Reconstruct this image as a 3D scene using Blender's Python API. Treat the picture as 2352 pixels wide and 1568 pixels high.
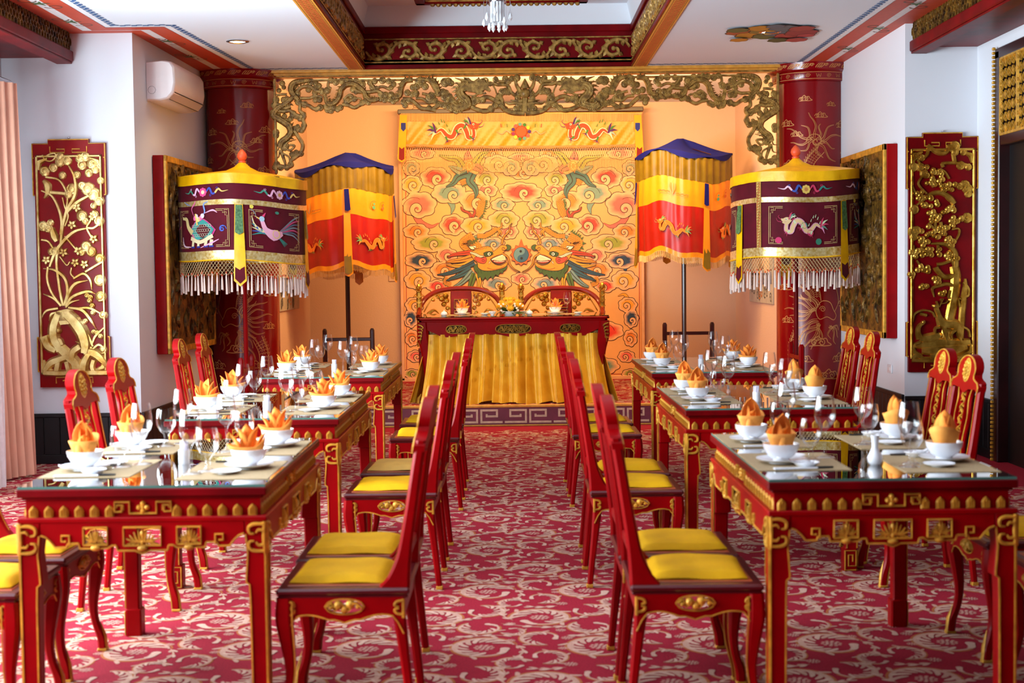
import bpy, math, random, numpy as np
from mathutils import Vector, Matrix
from mathutils.geometry import tessellate_polygon
for o in list(bpy.data.objects): bpy.data.objects.remove(o)
SC = bpy.context.scene
COL = SC.collection
R_ = math.radians
random.seed(7)

# ------------------------------------------------------------------ camera
FPX, CAMH, PITCH, ROLL = 3267.0, 1.43, math.atan(163/3267.0), .012
cam_f = Vector((0, math.cos(PITCH), -math.sin(PITCH)))
_r = Vector((1, 0, 0)); _u = _r.cross(cam_f)
cam_r = _r*math.cos(ROLL) - _u*math.sin(ROLL)
cam_u = _u*math.cos(ROLL) + _r*math.sin(ROLL)
cd = bpy.data.cameras.new('camera'); camo = bpy.data.objects.new('camera', cd); COL.objects.link(camo)
camo.matrix_world = Matrix(((cam_r.x, cam_u.x, -cam_f.x, 0), (cam_r.y, cam_u.y, -cam_f.y, 0), (cam_r.z, cam_u.z, -cam_f.z, CAMH), (0, 0, 0, 1)))
cd.sensor_width = 36; cd.lens = FPX*36/2352; cd.clip_start = .05; cd.clip_end = 60
cd.dof.use_dof = True; cd.dof.focus_distance = 13.0; cd.dof.aperture_fstop = 4.2
SC.camera = camo
def pix(px, py, y):
    """point seen at photo pixel (px,py) lying on the plane at distance y from the camera"""
    d = cam_f + cam_r*((px-1176)/FPX) - cam_u*((py-784)/FPX)
    t = y/d.y
    return Vector((d.x*t, y, CAMH+d.z*t))

# ------------------------------------------------------------------ world, lights, exposure
w = bpy.data.worlds.new('world'); SC.world = w; w.use_nodes = True
w.node_tree.nodes['Background'].inputs[0].default_value = (.75, .86, 1, 1)
w.node_tree.nodes['Background'].inputs[1].default_value = 1.0
SC.view_settings.view_transform = 'Standard'; SC.view_settings.look = 'None'
SC.view_settings.exposure = 0.26; SC.view_settings.gamma = 1; SC.view_settings.use_curve_mapping = False
def area(name, loc, rot, sx, sy, power, col):
    l = bpy.data.lights.new(name, 'AREA'); l.shape = 'RECTANGLE'; l.size = sx; l.size_y = sy; l.energy = power; l.color = col
    o = bpy.data.objects.new(name, l); o.location = loc; o.rotation_euler = rot; COL.objects.link(o); return o
def spot(name, loc, power, col, ang=100, blend=.8, size=.06, aim=(0, 0, -1)):
    l = bpy.data.lights.new(name, 'SPOT'); l.energy = power; l.color = col; l.spot_size = R_(ang); l.spot_blend = blend; l.shadow_soft_size = size
    o = bpy.data.objects.new(name, l); o.location = loc; o.rotation_euler = Vector(aim).to_track_quat('-Z', 'Y').to_euler(); COL.objects.link(o); return o
# daylight entering by the three windows of the left wall
for yw, pw in ((3.55, 290), (5.95, 280), (8.32, 100)): area('daylight_left_window', (-3.95, yw, 1.75), (0, R_(-84), 0), 2.1, 2.1, pw, (.84, .93, 1))
area('ceiling_fill_uplight', (-3.95, 5.9, 1.3), (0, R_(-132), 0), 1.2, 7.0, 440, (.66, .87, .98))   # added uplight to whiten the ceiling, standing in for ground-reflected daylight
# warm lamps of the stage alcove
WARM = (1, .58, .22)
area('alcove_cove_lamp', (.1, 13.45, 3.17), (R_(54), 0, 0), 3.8, .25, 185, WARM)
for i, x in enumerate((-1.5, .1, 1.7)):
    spot('stage_downlight', (x, 14.6, 3.22), 4, WARM, 120, .9)
WARM2 = (1, .72, .42)
spot('left_downlight', (-2.12, 11.24, 3.2), 32, WARM2, 110)
spot('right_downlight', (2.02, 11.09, 3.2), 22, WARM2, 110)

# ------------------------------------------------------------------ materials
def lin(c):
    if isinstance(c, str):
        c = c.lstrip('#'); c = [int(c[i:i+2], 16)/255 for i in (0, 2, 4)]
    return tuple((x/12.92 if x <= .04045 else ((x+.055)/1.055)**2.4) for x in c)
def mat(name, col, rough=.5, metal=0, coat=0, var=0, vscale=8, bump=0, bscale=60, dist=.002, sheen=0, spec=.5, vcol=False, dark=None, trans=0, emit=0, stretch=None, gpow=None):
    m = bpy.data.materials.new(name); m.use_nodes = True; nt = m.node_tree; b = nt.nodes['Principled BSDF']; L = nt.links
    c = lin(col)
    b.inputs['Base Color'].default_value = (*c, 1); b.inputs['Roughness'].default_value = rough; b.inputs['Metallic'].default_value = metal
    b.inputs['Coat Weight'].default_value = coat; b.inputs['Coat Roughness'].default_value = .12
    b.inputs['Sheen Weight'].default_value = sheen; b.inputs['Specular IOR Level'].default_value = spec
    b.inputs['Transmission Weight'].default_value = trans
    tc = nt.nodes.new('ShaderNodeTexCoord'); mp = nt.nodes.new('ShaderNodeMapping'); L.new(tc.outputs['Object'], mp.inputs['Vector'])
    if stretch: mp.inputs['Scale'].default_value = stretch
    src = None
    if vcol:
        a = nt.nodes.new('ShaderNodeAttribute'); a.attribute_name = 'Col'; src = a.outputs['Color']; L.new(src, b.inputs['Base Color'])
    if var or dark:
        n = nt.nodes.new('ShaderNodeTexNoise'); n.inputs['Scale'].default_value = vscale; n.inputs['Detail'].default_value = 5; L.new(mp.outputs[0], n.inputs['Vector'])
        r = nt.nodes.new('ShaderNodeValToRGB'); r.color_ramp.elements[0].position = .35; r.color_ramp.elements[1].position = .68
        d = lin(dark) if dark else tuple(x*(1-var) for x in c); e = tuple(min(1, x*(1+var*.6)) for x in c)
        L.new(n.outputs['Fac'], r.inputs[0])
        if src is not None:
            r.color_ramp.elements[0].color = (1-var,)*3+(1,); r.color_ramp.elements[1].color = (1, 1, 1, 1)
            mx = nt.nodes.new('ShaderNodeMix'); mx.data_type = 'RGBA'; mx.blend_type = 'MULTIPLY'; mx.inputs[0].default_value = 1
            L.new(src, mx.inputs[6]); L.new(r.outputs[0], mx.inputs[7]); L.new(mx.outputs[2], b.inputs['Base Color'])
        else:
            r.color_ramp.elements[0].color = (*d, 1); r.color_ramp.elements[1].color = (*e, 1); L.new(r.outputs[0], b.inputs['Base Color'])
    if bump:
        n2 = nt.nodes.new('ShaderNodeTexNoise'); n2.inputs['Scale'].default_value = bscale; n2.inputs['Detail'].default_value = 4; L.new(mp.outputs[0], n2.inputs['Vector'])
        bp = nt.nodes.new('ShaderNodeBump'); bp.inputs['Strength'].default_value = bump; bp.inputs['Distance'].default_value = dist
        L.new(n2.outputs['Fac'], bp.inputs['Height']); L.new(bp.outputs[0], b.inputs['Normal'])
    if emit:
        b.inputs['Emission Color'].default_value = (*c, 1); b.inputs['Emission Strength'].default_value = emit
    return m
def thin_glass(name, tint=(1, 1, 1), base=.04, power=1.0, rough=.0):
    m = bpy.data.materials.new(name); m.use_nodes = True; nt = m.node_tree; nt.nodes.clear(); L = nt.links
    out = nt.nodes.new('ShaderNodeOutputMaterial'); mx = nt.nodes.new('ShaderNodeMixShader'); t = nt.nodes.new('ShaderNodeBsdfTransparent'); g = nt.nodes.new('ShaderNodeBsdfGlossy')
    fr = nt.nodes.new('ShaderNodeLayerWeight'); fr.inputs[0].default_value = .5; pw = nt.nodes.new('ShaderNodeMath'); pw.operation = 'POWER'; pw.inputs[1].default_value = 3
    mt = nt.nodes.new('ShaderNodeMath'); mt.operation = 'MULTIPLY_ADD'; mt.use_clamp = True; mt.inputs[1].default_value = .9*power; mt.inputs[2].default_value = .013*power; L.new(fr.outputs['Facing'], pw.inputs[0])
    t.inputs[0].default_value = (*tint, 1); g.inputs['Roughness'].default_value = rough
    L.new(pw.outputs[0], mt.inputs[0]); L.new(mt.outputs[0], mx.inputs[0]); L.new(t.outputs[0], mx.inputs[1]); L.new(g.outputs[0], mx.inputs[2]); L.new(mx.outputs[0], out.inputs[0])
    return m
M = {}
M['lacquer'] = mat('red_lacquer', '#8e0004', .38, coat=.03, spec=.13, var=.2, vscale=5, bump=.15, bscale=30)
M['lacquer_dark'] = mat('dark_red_lacquer', '#6c0006', .42, coat=.02, spec=.12, var=.3, vscale=6)
M['lacquer_seat'] = mat('maroon_seat_lacquer', '#50060c', .34, coat=.12, var=.25, vscale=7)
M['gilt'] = mat('gilt_paint', '#d29a30', .42, metal=.3, var=.35, vscale=22, bump=.3, bscale=90)
M['gold'] = mat('gold_leaf', '#e0b04a', .30, metal=.85, dark='#9c6a18', vscale=14, bump=.5, bscale=70)
M['goldpale'] = mat('pale_gold_leaf', '#ecd08a', .34, metal=.75, dark='#b98a3c', vscale=12, bump=.5, bscale=60)
M['bronze'] = mat('aged_gilt_wood', '#c29a4c', .42, metal=.3, dark='#74531f', vscale=26, bump=.8, bscale=110)
M['bronzedk'] = mat('dull_bronze_relief', '#8a6420', .45, metal=.4, dark='#33210c', vscale=16, bump=1, bscale=40, dist=.01)
M['wall'] = mat('white_plaster', '#dddfe5', .85, bump=.25, bscale=120, dist=.0015)
M['unseendark'] = mat('unseen_wall_dark', '#2a1210', .5, var=.3, vscale=4, spec=.2)  # for walls out of view, dark to lessen bounced fill
M['wallstage'] = mat('textured_cream_plaster', '#cba98f', .9, bump=.7, bscale=70, dist=.003)
M['ceil'] = mat('ceiling_paint', '#e2e9f0', .8)
M['vc'] = mat('painted_colours', '#ffffff', .55, vcol=True, var=.10, vscale=30)
M['vcmatte'] = mat('printed_cloth_colours', '#ffffff', .8, vcol=True, var=.14, vscale=6)
M['vccarpet'] = mat('woven_carpet_colours', '#ffffff', .95, vcol=True, var=.22, vscale=170, spec=.15)
M['vcgold'] = mat('gold_line_paint', '#dba060', .4, metal=.3, dark='#b87034', vscale=3)
M['carpet'] = mat('crimson_carpet_pile', '#a02234', .95, var=.28, vscale=150, bump=.6, bscale=300, spec=.12)
M['wains'] = mat('black_stained_panel', '#0c070a', .5, var=.3, vscale=5, stretch=(6, 6, .6))
M['ceramic'] = mat('white_porcelain', '#eceef2', .12, coat=.6, var=.03, vscale=3)
M['napkin'] = mat('orange_linen', '#ffa848', .85, var=.12, vscale=30, bump=.5, bscale=300, dist=.0006)
M['napkin2'] = mat('deep_orange_linen', '#ff9230', .85, var=.1, vscale=30, bump=.5, bscale=300, dist=.0006)
M['mat'] = mat('woven_tan_placemat', '#a58d66', .8, var=.18, vscale=220, bump=.6, bscale=260, dist=.001)
M['glass'] = thin_glass('clear_wine_glass', power=1.4)
M['tglass'] = thin_glass('table_glass_sheet', (.93, .98, .96), power=2.2)
M['tedge'] = mat('green_glass_edge', '#4a7d70', .2, var=.05)
M['tabletop'] = mat('brown_table_board', '#3d2a26', .35, var=.35, vscale=4, stretch=(8, .6, 1))
M['cushion'] = mat('yellow_cushion_satin', '#dba400', .7, spec=.2, var=.10, vscale=9, bump=.35, bscale=22, dist=.004)
M['cushionold'] = mat('faded_cushion_cloth', '#cfa044', .7, var=.15, vscale=9)
M['satin'] = mat('yellow_satin', '#ffc000', .42, var=.15, vscale=9, bump=.5, bscale=12, dist=.01)
M['satino'] = mat('golden_orange_satin', '#d88a10', .36, var=.08, vscale=5, bump=.4, bscale=9, dist=.01)
M['velvet'] = mat('maroon_velvet', '#5a0018', .7, spec=.2, sheen=.08, var=.2, vscale=10)
M['brocade'] = mat('gold_brocade', '#c9a03a', .3, metal=.5, dark='#efe0a8', vscale=45)
M['olive'] = mat('olive_satin', '#6a5606', .36, var=.2, vscale=10)
M['redsatin'] = mat('vermilion_satin', '#981004', .38, var=.15, vscale=6)
M['blue'] = mat('navy_cloth', '#15196a', .7, spec=.08, var=.1)
M['greenbroc'] = mat('green_brocade', '#5f8f5a', .45, dark='#2f5a34', vscale=60)
M['net'] = mat('cream_net_cord', '#e9cf98', .8)
M['tassel'] = mat('cream_silk_tassel', '#e9d3c6', .7, var=.1)
M['fringe'] = mat('beige_fringe', '#d6a868', .8, var=.25, vscale=90, stretch=(1, 1, .05))
M['orangebead'] = mat('orange_bead', '#e0562c', .5, var=.1)
M['skirt'] = mat('yellow_brocade_skirt', '#f8c838', .34, dark='#e8ac20', vscale=9, bump=.3, bscale=20)
M['curtain'] = mat('salmon_curtain', '#dda488', .85, sheen=.3, var=.1, vscale=4)
M['sheer'] = mat('white_sheer_lace', '#f3f3f5', .9, var=.05, vscale=40)
M['colred'] = mat('column_red_paint', '#80020a', .2, coat=.25, spec=.3, var=.12, vscale=2)
M['ac'] = mat('white_plastic', '#ece6e4', .25, coat=.3, var=.02)
M['darkplastic'] = mat('dark_slot', '#141416', .5, var=.05)
M['brownwood'] = mat('dark_brown_wood', '#2c090a', .3, coat=.15, var=.35, vscale=6)
M['redwood'] = mat('rosewood', '#701208', .3, coat=.15, spec=.35, var=.3, vscale=6)
M['ceilred'] = mat('ceiling_vermilion', '#c23a1c', .5, var=.15, vscale=5)
M['orangepaint'] = mat('orange_gold_trim_paint', '#d89a3c', .35, var=.2, vscale=20)
M['crystal'] = thin_glass('chandelier_crystal', power=2.5)
M['frost'] = mat('frosted_lamp_rod', '#dfe6ea', .3, coat=.4)
M['lampon'] = mat('lit_lamp_disc', '#fff4dc', .5, emit=14)
M['petalf'] = mat('yellow_flower_petal', '#f2b31c', .6, var=.12, vscale=30)
M['petalw'] = mat('white_flower_petal', '#f4f1e6', .6, var=.05)
M['leaf'] = mat('fern_green', '#2d5a24', .55, var=.3, vscale=30)
M['steel'] = mat('chrome_steel', '#c8c8cc', .2, metal=1, var=.05)
M['outsky'] = mat('bright_window_pane', '#eef4ff', .3, var=.02)
# ------------------------------------------------------------------ geometry helpers
def cat(pts, n=4, closed=False):
    """Catmull-Rom through the points"""
    P = [tuple(p) for p in pts]
    if len(P) < 3 and not closed: 
        return [tuple(a+(b-a)*t/n for a, b in zip(P[0], P[1])) for t in range(n+1)]
    out = []; N = len(P); rng = N if closed else N-1
    for i in range(rng):
        p1 = P[i]; p2 = P[(i+1) % N]
        p0 = P[(i-1) % N] if (closed or i > 0) else tuple(2*a-b for a, b in zip(p1, p2))
        p3 = P[(i+2) % N] if (closed or i < N-2) else tuple(2*b-a for a, b in zip(p1, p2))
        for k in range(n):
            t = k/n
            out.append(tuple(.5*((2*b)+(-a+c)*t+(2*a-5*b+4*c-d)*t*t+(-a+3*b-3*c+d)*t**3) for a, b, c, d in zip(p0, p1, p2, p3)))
    if not closed: out.append(P[-1])
    return out
def spiral(cx, cy, r0, r1, a0, turns, n=14):
    return [(cx+(r0+(r1-r0)*t/n)*math.cos(a0+turns*2*math.pi*t/n), cy+(r0+(r1-r0)*t/n)*math.sin(a0+turns*2*math.pi*t/n)) for t in range(n+1)]
def ringbox(mb, x0, x1, y0, y1, t, z0, z1, b=0):
    """four bars round a rectangle without overlapping corners"""
    for a, c, d, e in ((x0, x1, y0, y0+t), (x0, x1, y1-t, y1), (x0, x0+t, y0+t, y1-t), (x1-t, x1, y0+t, y1-t)): mb.box(a, c, d, e, z0, z1, b)
class MB:
    def __init__(s): s.V = []; s.F = []; s.C = []; s.col = (1, 1, 1)
    def add(s, V, F, T=None):
        b = len(s.V)
        if T is not None: V = [tuple(T @ Vector(v)) for v in V]
        s.V += [tuple(v) for v in V]; s.C += [s.col]*len(V); s.F += [tuple(i+b for i in f) for f in F]
        return s
    def box(s, x0, x1, y0, y1, z0, z1, b=0, T=None):
        if not b:
            V = [(x, y, z) for x in (x0, x1) for y in (y0, y1) for z in (z0, z1)]
            return s.add(V, [(0, 1, 3, 2), (4, 6, 7, 5), (0, 4, 5, 1), (2, 3, 7, 6), (0, 2, 6, 4), (1, 5, 7, 3)], T)
        b = min(b, (x1-x0)*.49, (y1-y0)*.49, (z1-z0)*.49)
        V = []; idx = {}
        for ix, x in enumerate((x0, x1)):
            for iy, y in enumerate((y0, y1)):
                for iz, z in enumerate((z0, z1)):
                    sx, sy, sz = 1-2*ix, 1-2*iy, 1-2*iz
                    idx[ix, iy, iz, 0] = len(V); V.append((x, y+sy*b, z+sz*b))
                    idx[ix, iy, iz, 1] = len(V); V.append((x+sx*b, y, z+sz*b))
                    idx[ix, iy, iz, 2] = len(V); V.append((x+sx*b, y+sy*b, z))
        F = []
        for i in (0, 1):
            F.append(tuple(idx[i, a, c, 0] for a, c in ((0, 0), (1, 0), (1, 1), (0, 1))))
            F.append(tuple(idx[a, i, c, 1] for a, c in ((0, 0), (1, 0), (1, 1), (0, 1))))
            F.append(tuple(idx[a, c, i, 2] for a, c in ((0, 0), (1, 0), (1, 1), (0, 1))))
            for j in (0, 1):
                F.append((idx[i, j, 0, 0], idx[i, j, 1, 0], idx[i, j, 1, 1], idx[i, j, 0, 1]))
                F.append((idx[i, 0, j, 0], idx[i, 1, j, 0], idx[i, 1, j, 2], idx[i, 0, j, 2]))
                F.append((idx[0, i, j, 1], idx[1, i, j, 1], idx[1, i, j, 2], idx[0, i, j, 2]))
                for k in (0, 1): F.append((idx[i, j, k, 0], idx[i, j, k, 1], idx[i, j, k, 2]))
        return s.add(V, F, T)
    def lathe(s, prof, n=20, c=(0, 0, 0), T=None, sx=1, sy=1):
        V = []; F = []
        for r, z in prof:
            for k in range(n):
                a = 2*math.pi*k/n; V.append((c[0]+r*sx*math.cos(a), c[1]+r*sy*math.sin(a), c[2]+z))
        for i in range(len(prof)-1):
            for k in range(n):
                k2 = (k+1) % n; F.append((i*n+k, i*n+k2, (i+1)*n+k2, (i+1)*n+k))
        return s.add(V, F, T)
    def tube(s, path, r, n=8, T=None, cap=True, flat=1.0):
        P = [Vector(p) for p in path]; N = len(P)
        rr = r if isinstance(r, (list, tuple)) else [r]*N
        if len(rr) != N: rr = [rr[0]+(rr[-1]-rr[0])*i/(N-1) for i in range(N)] if len(rr) == 2 else [rr[min(int(i*len(rr)/N), len(rr)-1)] for i in range(N)]
        V = []; F = []; up = None
        for i in range(N):
            t = (P[min(i+1, N-1)]-P[max(i-1, 0)]).normalized()
            if up is None: up = Vector((0, 0, 1)) if abs(t.z) < .9 else Vector((1, 0, 0))
            a = (up-t*up.dot(t)).normalized(); b = t.cross(a); up = a
            for k in range(n):
                an = 2*math.pi*(k+.5)/n; V.append(tuple(P[i]+a*(rr[i]*flat*math.cos(an))+b*(rr[i]*math.sin(an))))
        for i in range(N-1):
            for k in range(n):
                k2 = (k+1) % n; F.append((i*n+k, i*n+k2, (i+1)*n+k2, (i+1)*n+k))
        if cap: F.append(tuple(range(n-1, -1, -1))); F.append(tuple((N-1)*n+k for k in range(n)))
        return s.add(V, F, T)
    def loft(s, secs, T=None, ch=.25):
        """secs: (x,y,z,wx,wy) horizontal chamfered rectangles joined upward"""
        V = []; F = []
        for x, y, z, wx, wy in secs:
            c = min(wx, wy)*ch; a, b = wx/2, wy/2
            V += [(x-a+c, y-b, z), (x+a-c, y-b, z), (x+a, y-b+c, z), (x+a, y+b-c, z), (x+a-c, y+b, z), (x-a+c, y+b, z), (x-a, y+b-c, z), (x-a, y-b+c, z)]
        for i in range(len(secs)-1):
            for k in range(8): F.append((i*8+k, i*8+(k+1) % 8, (i+1)*8+(k+1) % 8, (i+1)*8+k))
        F.append(tuple(range(7, -1, -1))); F.append(tuple((len(secs)-1)*8+k for k in range(8)))
        return s.add(V, F, T)
    def prism(s, pts, d0, d1, T=None):
        """polygon in local XY extruded along local Z"""
        n = len(pts); tri = tessellate_polygon([[Vector((p[0], p[1], 0)) for p in pts]])
        V = [(p[0], p[1], d0) for p in pts]+[(p[0], p[1], d1) for p in pts]
        F = [tuple(t) for t in tri]+[tuple(i+n for i in reversed(t)) for t in tri]+[(i, (i+1) % n, n+(i+1) % n, n+i) for i in range(n)]
        return s.add(V, F, T)
    def relief(s, pts, w, h, T=None, both=False, f=None):
        """carved band along a 2D path, raised ridge; w number or list (tapers)"""
        s.k = getattr(s, 'k', 0)+1; h = h*(1+.012*(s.k*7 % 23)); N = len(pts); V = []; F = []
        ws = w if isinstance(w, (list, tuple)) else [w]*N
        if len(ws) != N:
            m = len(ws)-1; ws = [ws[min(int(i*m/(N-1)), m-1)]*(1-((i*m/(N-1))-min(int(i*m/(N-1)), m-1)))+ws[min(int(i*m/(N-1)), m-1)+1]*((i*m/(N-1))-min(int(i*m/(N-1)), m-1)) for i in range(N)]
        K = 6 if both else 4
        for i in range(N):
            a = pts[max(i-1, 0)]; b = pts[min(i+1, N-1)]; dx, dy = b[0]-a[0], b[1]-a[1]; l = math.hypot(dx, dy) or 1; nx, ny = -dy/l, dx/l; x, y = pts[i][:2]; q = ws[i]
            hh = h*min(1, q/(max(ws)+1e-9)*1.6)
            row = [(-.5, 0), (-.27, hh), (.27, hh), (.5, 0)]+([(.27, -hh), (-.27, -hh)] if both else [])
            for u, z in row: V.append((x+nx*q*u, y+ny*q*u, z))
        for i in range(N-1):
            for k in range(K if both else 3): F.append((i*K+k, i*K+(k+1) % K, (i+1)*K+(k+1) % K, (i+1)*K+k))
        F.append(tuple(range(K-1, -1, -1))); F.append(tuple((N-1)*K+k for k in range(K)))
        if f: V = [tuple(f(*v)) for v in V]
        return s.add(V, F, T)
    def knob(s, cx, cy, r, h, T=None, n=10, both=False, ry=None, f=None):
        s.k = getattr(s, 'k', 0)+1; h = h*(1+.012*(s.k*7 % 23)); ry = ry or r; V = []; F = []; rings = [(1, 0), (.86, .6), (.45, .95)]
        for q, z in rings:
            for k in range(n): a = 2*math.pi*k/n; V.append((cx+r*q*math.cos(a), cy+ry*q*math.sin(a), z*h))
        V.append((cx, cy, h))
        for i in range(2):
            for k in range(n): F.append((i*n+k, i*n+(k+1) % n, (i+1)*n+(k+1) % n, (i+1)*n+k))
        for k in range(n): F.append((2*n+k, 2*n+(k+1) % n, 3*n))
        if both:
            b = len(V); V.append((cx, cy, -h*.6))
            for k in range(n): F.append(((k+1) % n, k, b))
        if f: V = [tuple(f(*v)) for v in V]
        return s.add(V, F, T)
    def grid(s, nu, nv, f, close=False):
        V = [tuple(f(i/(nu if close else nu-1), j/(nv-1))) for j in range(nv) for i in range(nu)]; F = []
        for j in range(nv-1):
            for i in range(nu if close else nu-1): i2 = (i+1) % nu; F.append((j*nu+i, j*nu+i2, (j+1)*nu+i2, (j+1)*nu+i))
        return s.add(V, F)
    def build(s, name, m, parent=None, smooth=35, loc=None, vc=False):
        me = bpy.data.meshes.new(name); me.from_pydata(s.V, [], s.F); me.materials.append(M[m] if isinstance(m, str) else m)
        if vc:
            a = me.color_attributes.new('Col', 'FLOAT_COLOR', 'POINT')
            arr = np.ones((len(s.V), 4), dtype=np.float32); arr[:, :3] = np.array(s.C, dtype=np.float32); a.data.foreach_set('color', arr.ravel())
        if smooth is not None:
            me.shade_smooth(); me.set_sharp_from_angle(angle=R_(smooth))
        me.update()
        o = bpy.data.objects.new(name, me); COL.objects.link(o)
        if parent is not None: o.parent = parent
        if loc is not None: o.location = loc
        return o
def boards(mb, xs, top, bot, holes, t0, t1, T=None):
    """board in XZ (local x, z) with thickness t0..t1 along y, wavy edges and openings; holes: list of (x0,x1,lo(x),hi(x))"""
    for i in range(len(xs)-1):
        xa, xb = xs[i], xs[i+1]; hs = [h for h in holes if h[0]-2e-4 <= xa and xb <= h[1]+2e-4]
        def segs(x): 
            if hs: return [(bot(x), hs[0][2](x)), (hs[0][3](x), top(x))]
            return [(bot(x), top(x))]
        for (a0, a1), (b0, b1) in zip(segs(xa), segs(xb)):
            mb.add([(xa, t0, a0), (xb, t0, b0), (xb, t0, b1), (xa, t0, a1), (xa, t1, a0), (xb, t1, b0), (xb, t1, b1), (xa, t1, a1)],
                   [(0, 1, 2, 3), (7, 6, 5, 4), (0, 4, 5, 1), (3, 2, 6, 7)]+([(0, 3, 7, 4)] if i == 0 or (hs and abs(xa-hs[0][0]) < 2e-4) else [])+([(1, 5, 6, 2)] if i == len(xs)-2 or (hs and abs(xb-hs[0][1]) < 2e-4) else []), T)
def frange(a, b, n): return [a+(b-a)*i/n for i in range(n+1)]
class Art(MB):
    """flat painted shapes, layered a fraction of a millimetre apart"""
    def __init__(s, f=None, step=.0005): super().__init__(); s.cnt = 0; s.f = f or (lambda u, v, h: (u, v, h)); s.step = step
    def _put(s, pts, F, layer, cols=None):
        s.cnt += 1; layer = layer+(s.cnt % 30)*.03; b = len(s.V); s.V += [tuple(s.f(p[0], p[1], layer*s.step)) for p in pts]
        s.C += cols if cols else [s.col]*len(pts); s.F += [tuple(i+b for i in f) for f in F]
    def poly(s, pts, col, layer=1):
        s.col = lin(col); s._put(pts, [tuple(t) for t in tessellate_polygon([[Vector((p[0], p[1], 0)) for p in pts]])], layer)
    def stroke(s, pts, w, col, layer=2):
        N = len(pts); ws = w if isinstance(w, (list, tuple)) else [w]*N
        if len(ws) != N: 
            m = len(ws)-1; q = []
            for i in range(N): t = i*m/(N-1); k = min(int(t), m-1); q.append(ws[k]*(1-(t-k))+ws[k+1]*(t-k))
            ws = q
        V = []; s.col = lin(col)
        for i in range(N):
            a = pts[max(i-1, 0)]; b = pts[min(i+1, N-1)]; dx, dy = b[0]-a[0], b[1]-a[1]; l = math.hypot(dx, dy) or 1
            nx, ny = -dy/l*ws[i]/2, dx/l*ws[i]/2; V += [(pts[i][0]+nx, pts[i][1]+ny), (pts[i][0]-nx, pts[i][1]-ny)]
        s._put(V, [(2*i, 2*i+1, 2*i+3, 2*i+2) for i in range(N-1)], layer)
    def fan(s, c, ring, cols, fr, layer):
        """soft gradient from the centre c to the ring; fr fractions with cols"""
        n = len(ring); V = []; C = []
        for q, co in zip(fr, cols):
            for p in ring: V.append((c[0]+(p[0]-c[0])*q, c[1]+(p[1]-c[1])*q)); C.append(co)
        V.append(c); C.append(cols[0]); F = [((k+1) % n, k, len(V)-1) for k in range(n)]
        for i in range(len(fr)-1):
            for k in range(n): F.append((i*n+k, i*n+(k+1) % n, (i+1)*n+(k+1) % n, (i+1)*n+k))
        s._put(V, F, layer, C)
    def disc(s, cx, cy, r, col, layer=2, n=16, ry=None):
        s.poly([(cx+r*math.cos(2*math.pi*k/n), cy+(ry or r)*math.sin(2*math.pi*k/n)) for k in range(n)], col, layer)

# ------------------------------------------------------------------ object helpers
def tag(o, label=None, cat=None, group=None, kind=None):
    if label: o['label'] = label
    if cat: o['category'] = cat
    if group: o['group'] = group
    if kind: o['kind'] = kind
    return o
def thing(name, label, cat, loc=(0, 0, 0), rz=0, group=None):
    o = bpy.data.objects.new(name, None); COL.objects.link(o); o.location = loc; o.rotation_euler = (0, 0, rz); o.empty_display_size = .1
    return tag(o, label, cat, group)
def struct(name, mb, m, parent=None, smooth=35, vc=False):
    o = mb.build(name, m, parent, smooth, vc=vc)
    if parent is None: o['kind'] = 'structure'
    return o
def sempty(name):
    o = bpy.data.objects.new(name, None); COL.objects.link(o); o['kind'] = 'structure'; return o
def obj_from(name, src, parent, loc=(0, 0, 0), rot=(0, 0, 0), scale=(1, 1, 1)):
    o = bpy.data.objects.new(name, src.data); COL.objects.link(o); o.parent = parent; o.location = loc; o.rotation_euler = rot; o.scale = scale; return o
KIDS = {}
def dup(root, loc, rz=0, label=None, group=None):
    if root.name not in KIDS:
        KIDS[root.name] = [(c, list(c.children)) for c in list(root.children)]
    r = root.copy(); COL.objects.link(r); r.location = loc; r.rotation_euler = (0, 0, rz)
    if label: r['label'] = label
    if group: r['group'] = group
    for c, gs in KIDS[root.name]:
        c2 = c.copy(); COL.objects.link(c2); c2.parent = r
        for g in gs: g2 = g.copy(); COL.objects.link(g2); g2.parent = c2
    return r
# ------------------------------------------------------------------ the room
ZC = 3.25; YB = 16.1; STZ = .19; STY = 13.05
XL, XR = -3.82, 3.53; YN = -1.4; YF = 10.8
mb = MB(); mb.box(XL-.1, XR+.1, YN-.1, STY+.3, -.1, 0); FLOOR = struct('floor', mb, 'carpet', smooth=None)
mb = MB()
for x0, x1, y0, y1 in ((XL-.1, -1.30, YN-.1, 12.98), (1.11, XR+.1, YN-.1, 12.98), (-1.30, 1.11, 12.87, 12.98), (-1.30, 1.11, YN-.1, 6.6)): mb.box(x0, x1, y0, y1, ZC, ZC+.08)
mb.box(-1.5, 1.3, 6.4, 13.0, 3.80, 3.88)
CEIL = struct('ceiling', mb, 'ceil', smooth=None)
mb = MB(); mb.box(-2.9, 3.1, 12.98, YB+.1, 3.3, 3.38); struct('ceiling', mb, 'ceil', smooth=None)
mb = MB(); mb.box(-2.6, 2.8, YB, YB+.1, 0, 3.32); WB = struct('wall_back', mb, 'wallstage', smooth=None)
mb = MB(); mb.box(-2.40, -2.28, 13.1, YB, 0, 3.32); struct('wall_stage_left', mb, 'wallstage', smooth=None)
mb = MB(); mb.box(2.54, 2.66, 13.1, YB, 0, 3.32); struct('wall_stage_right', mb, 'wallstage', smooth=None)
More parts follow.
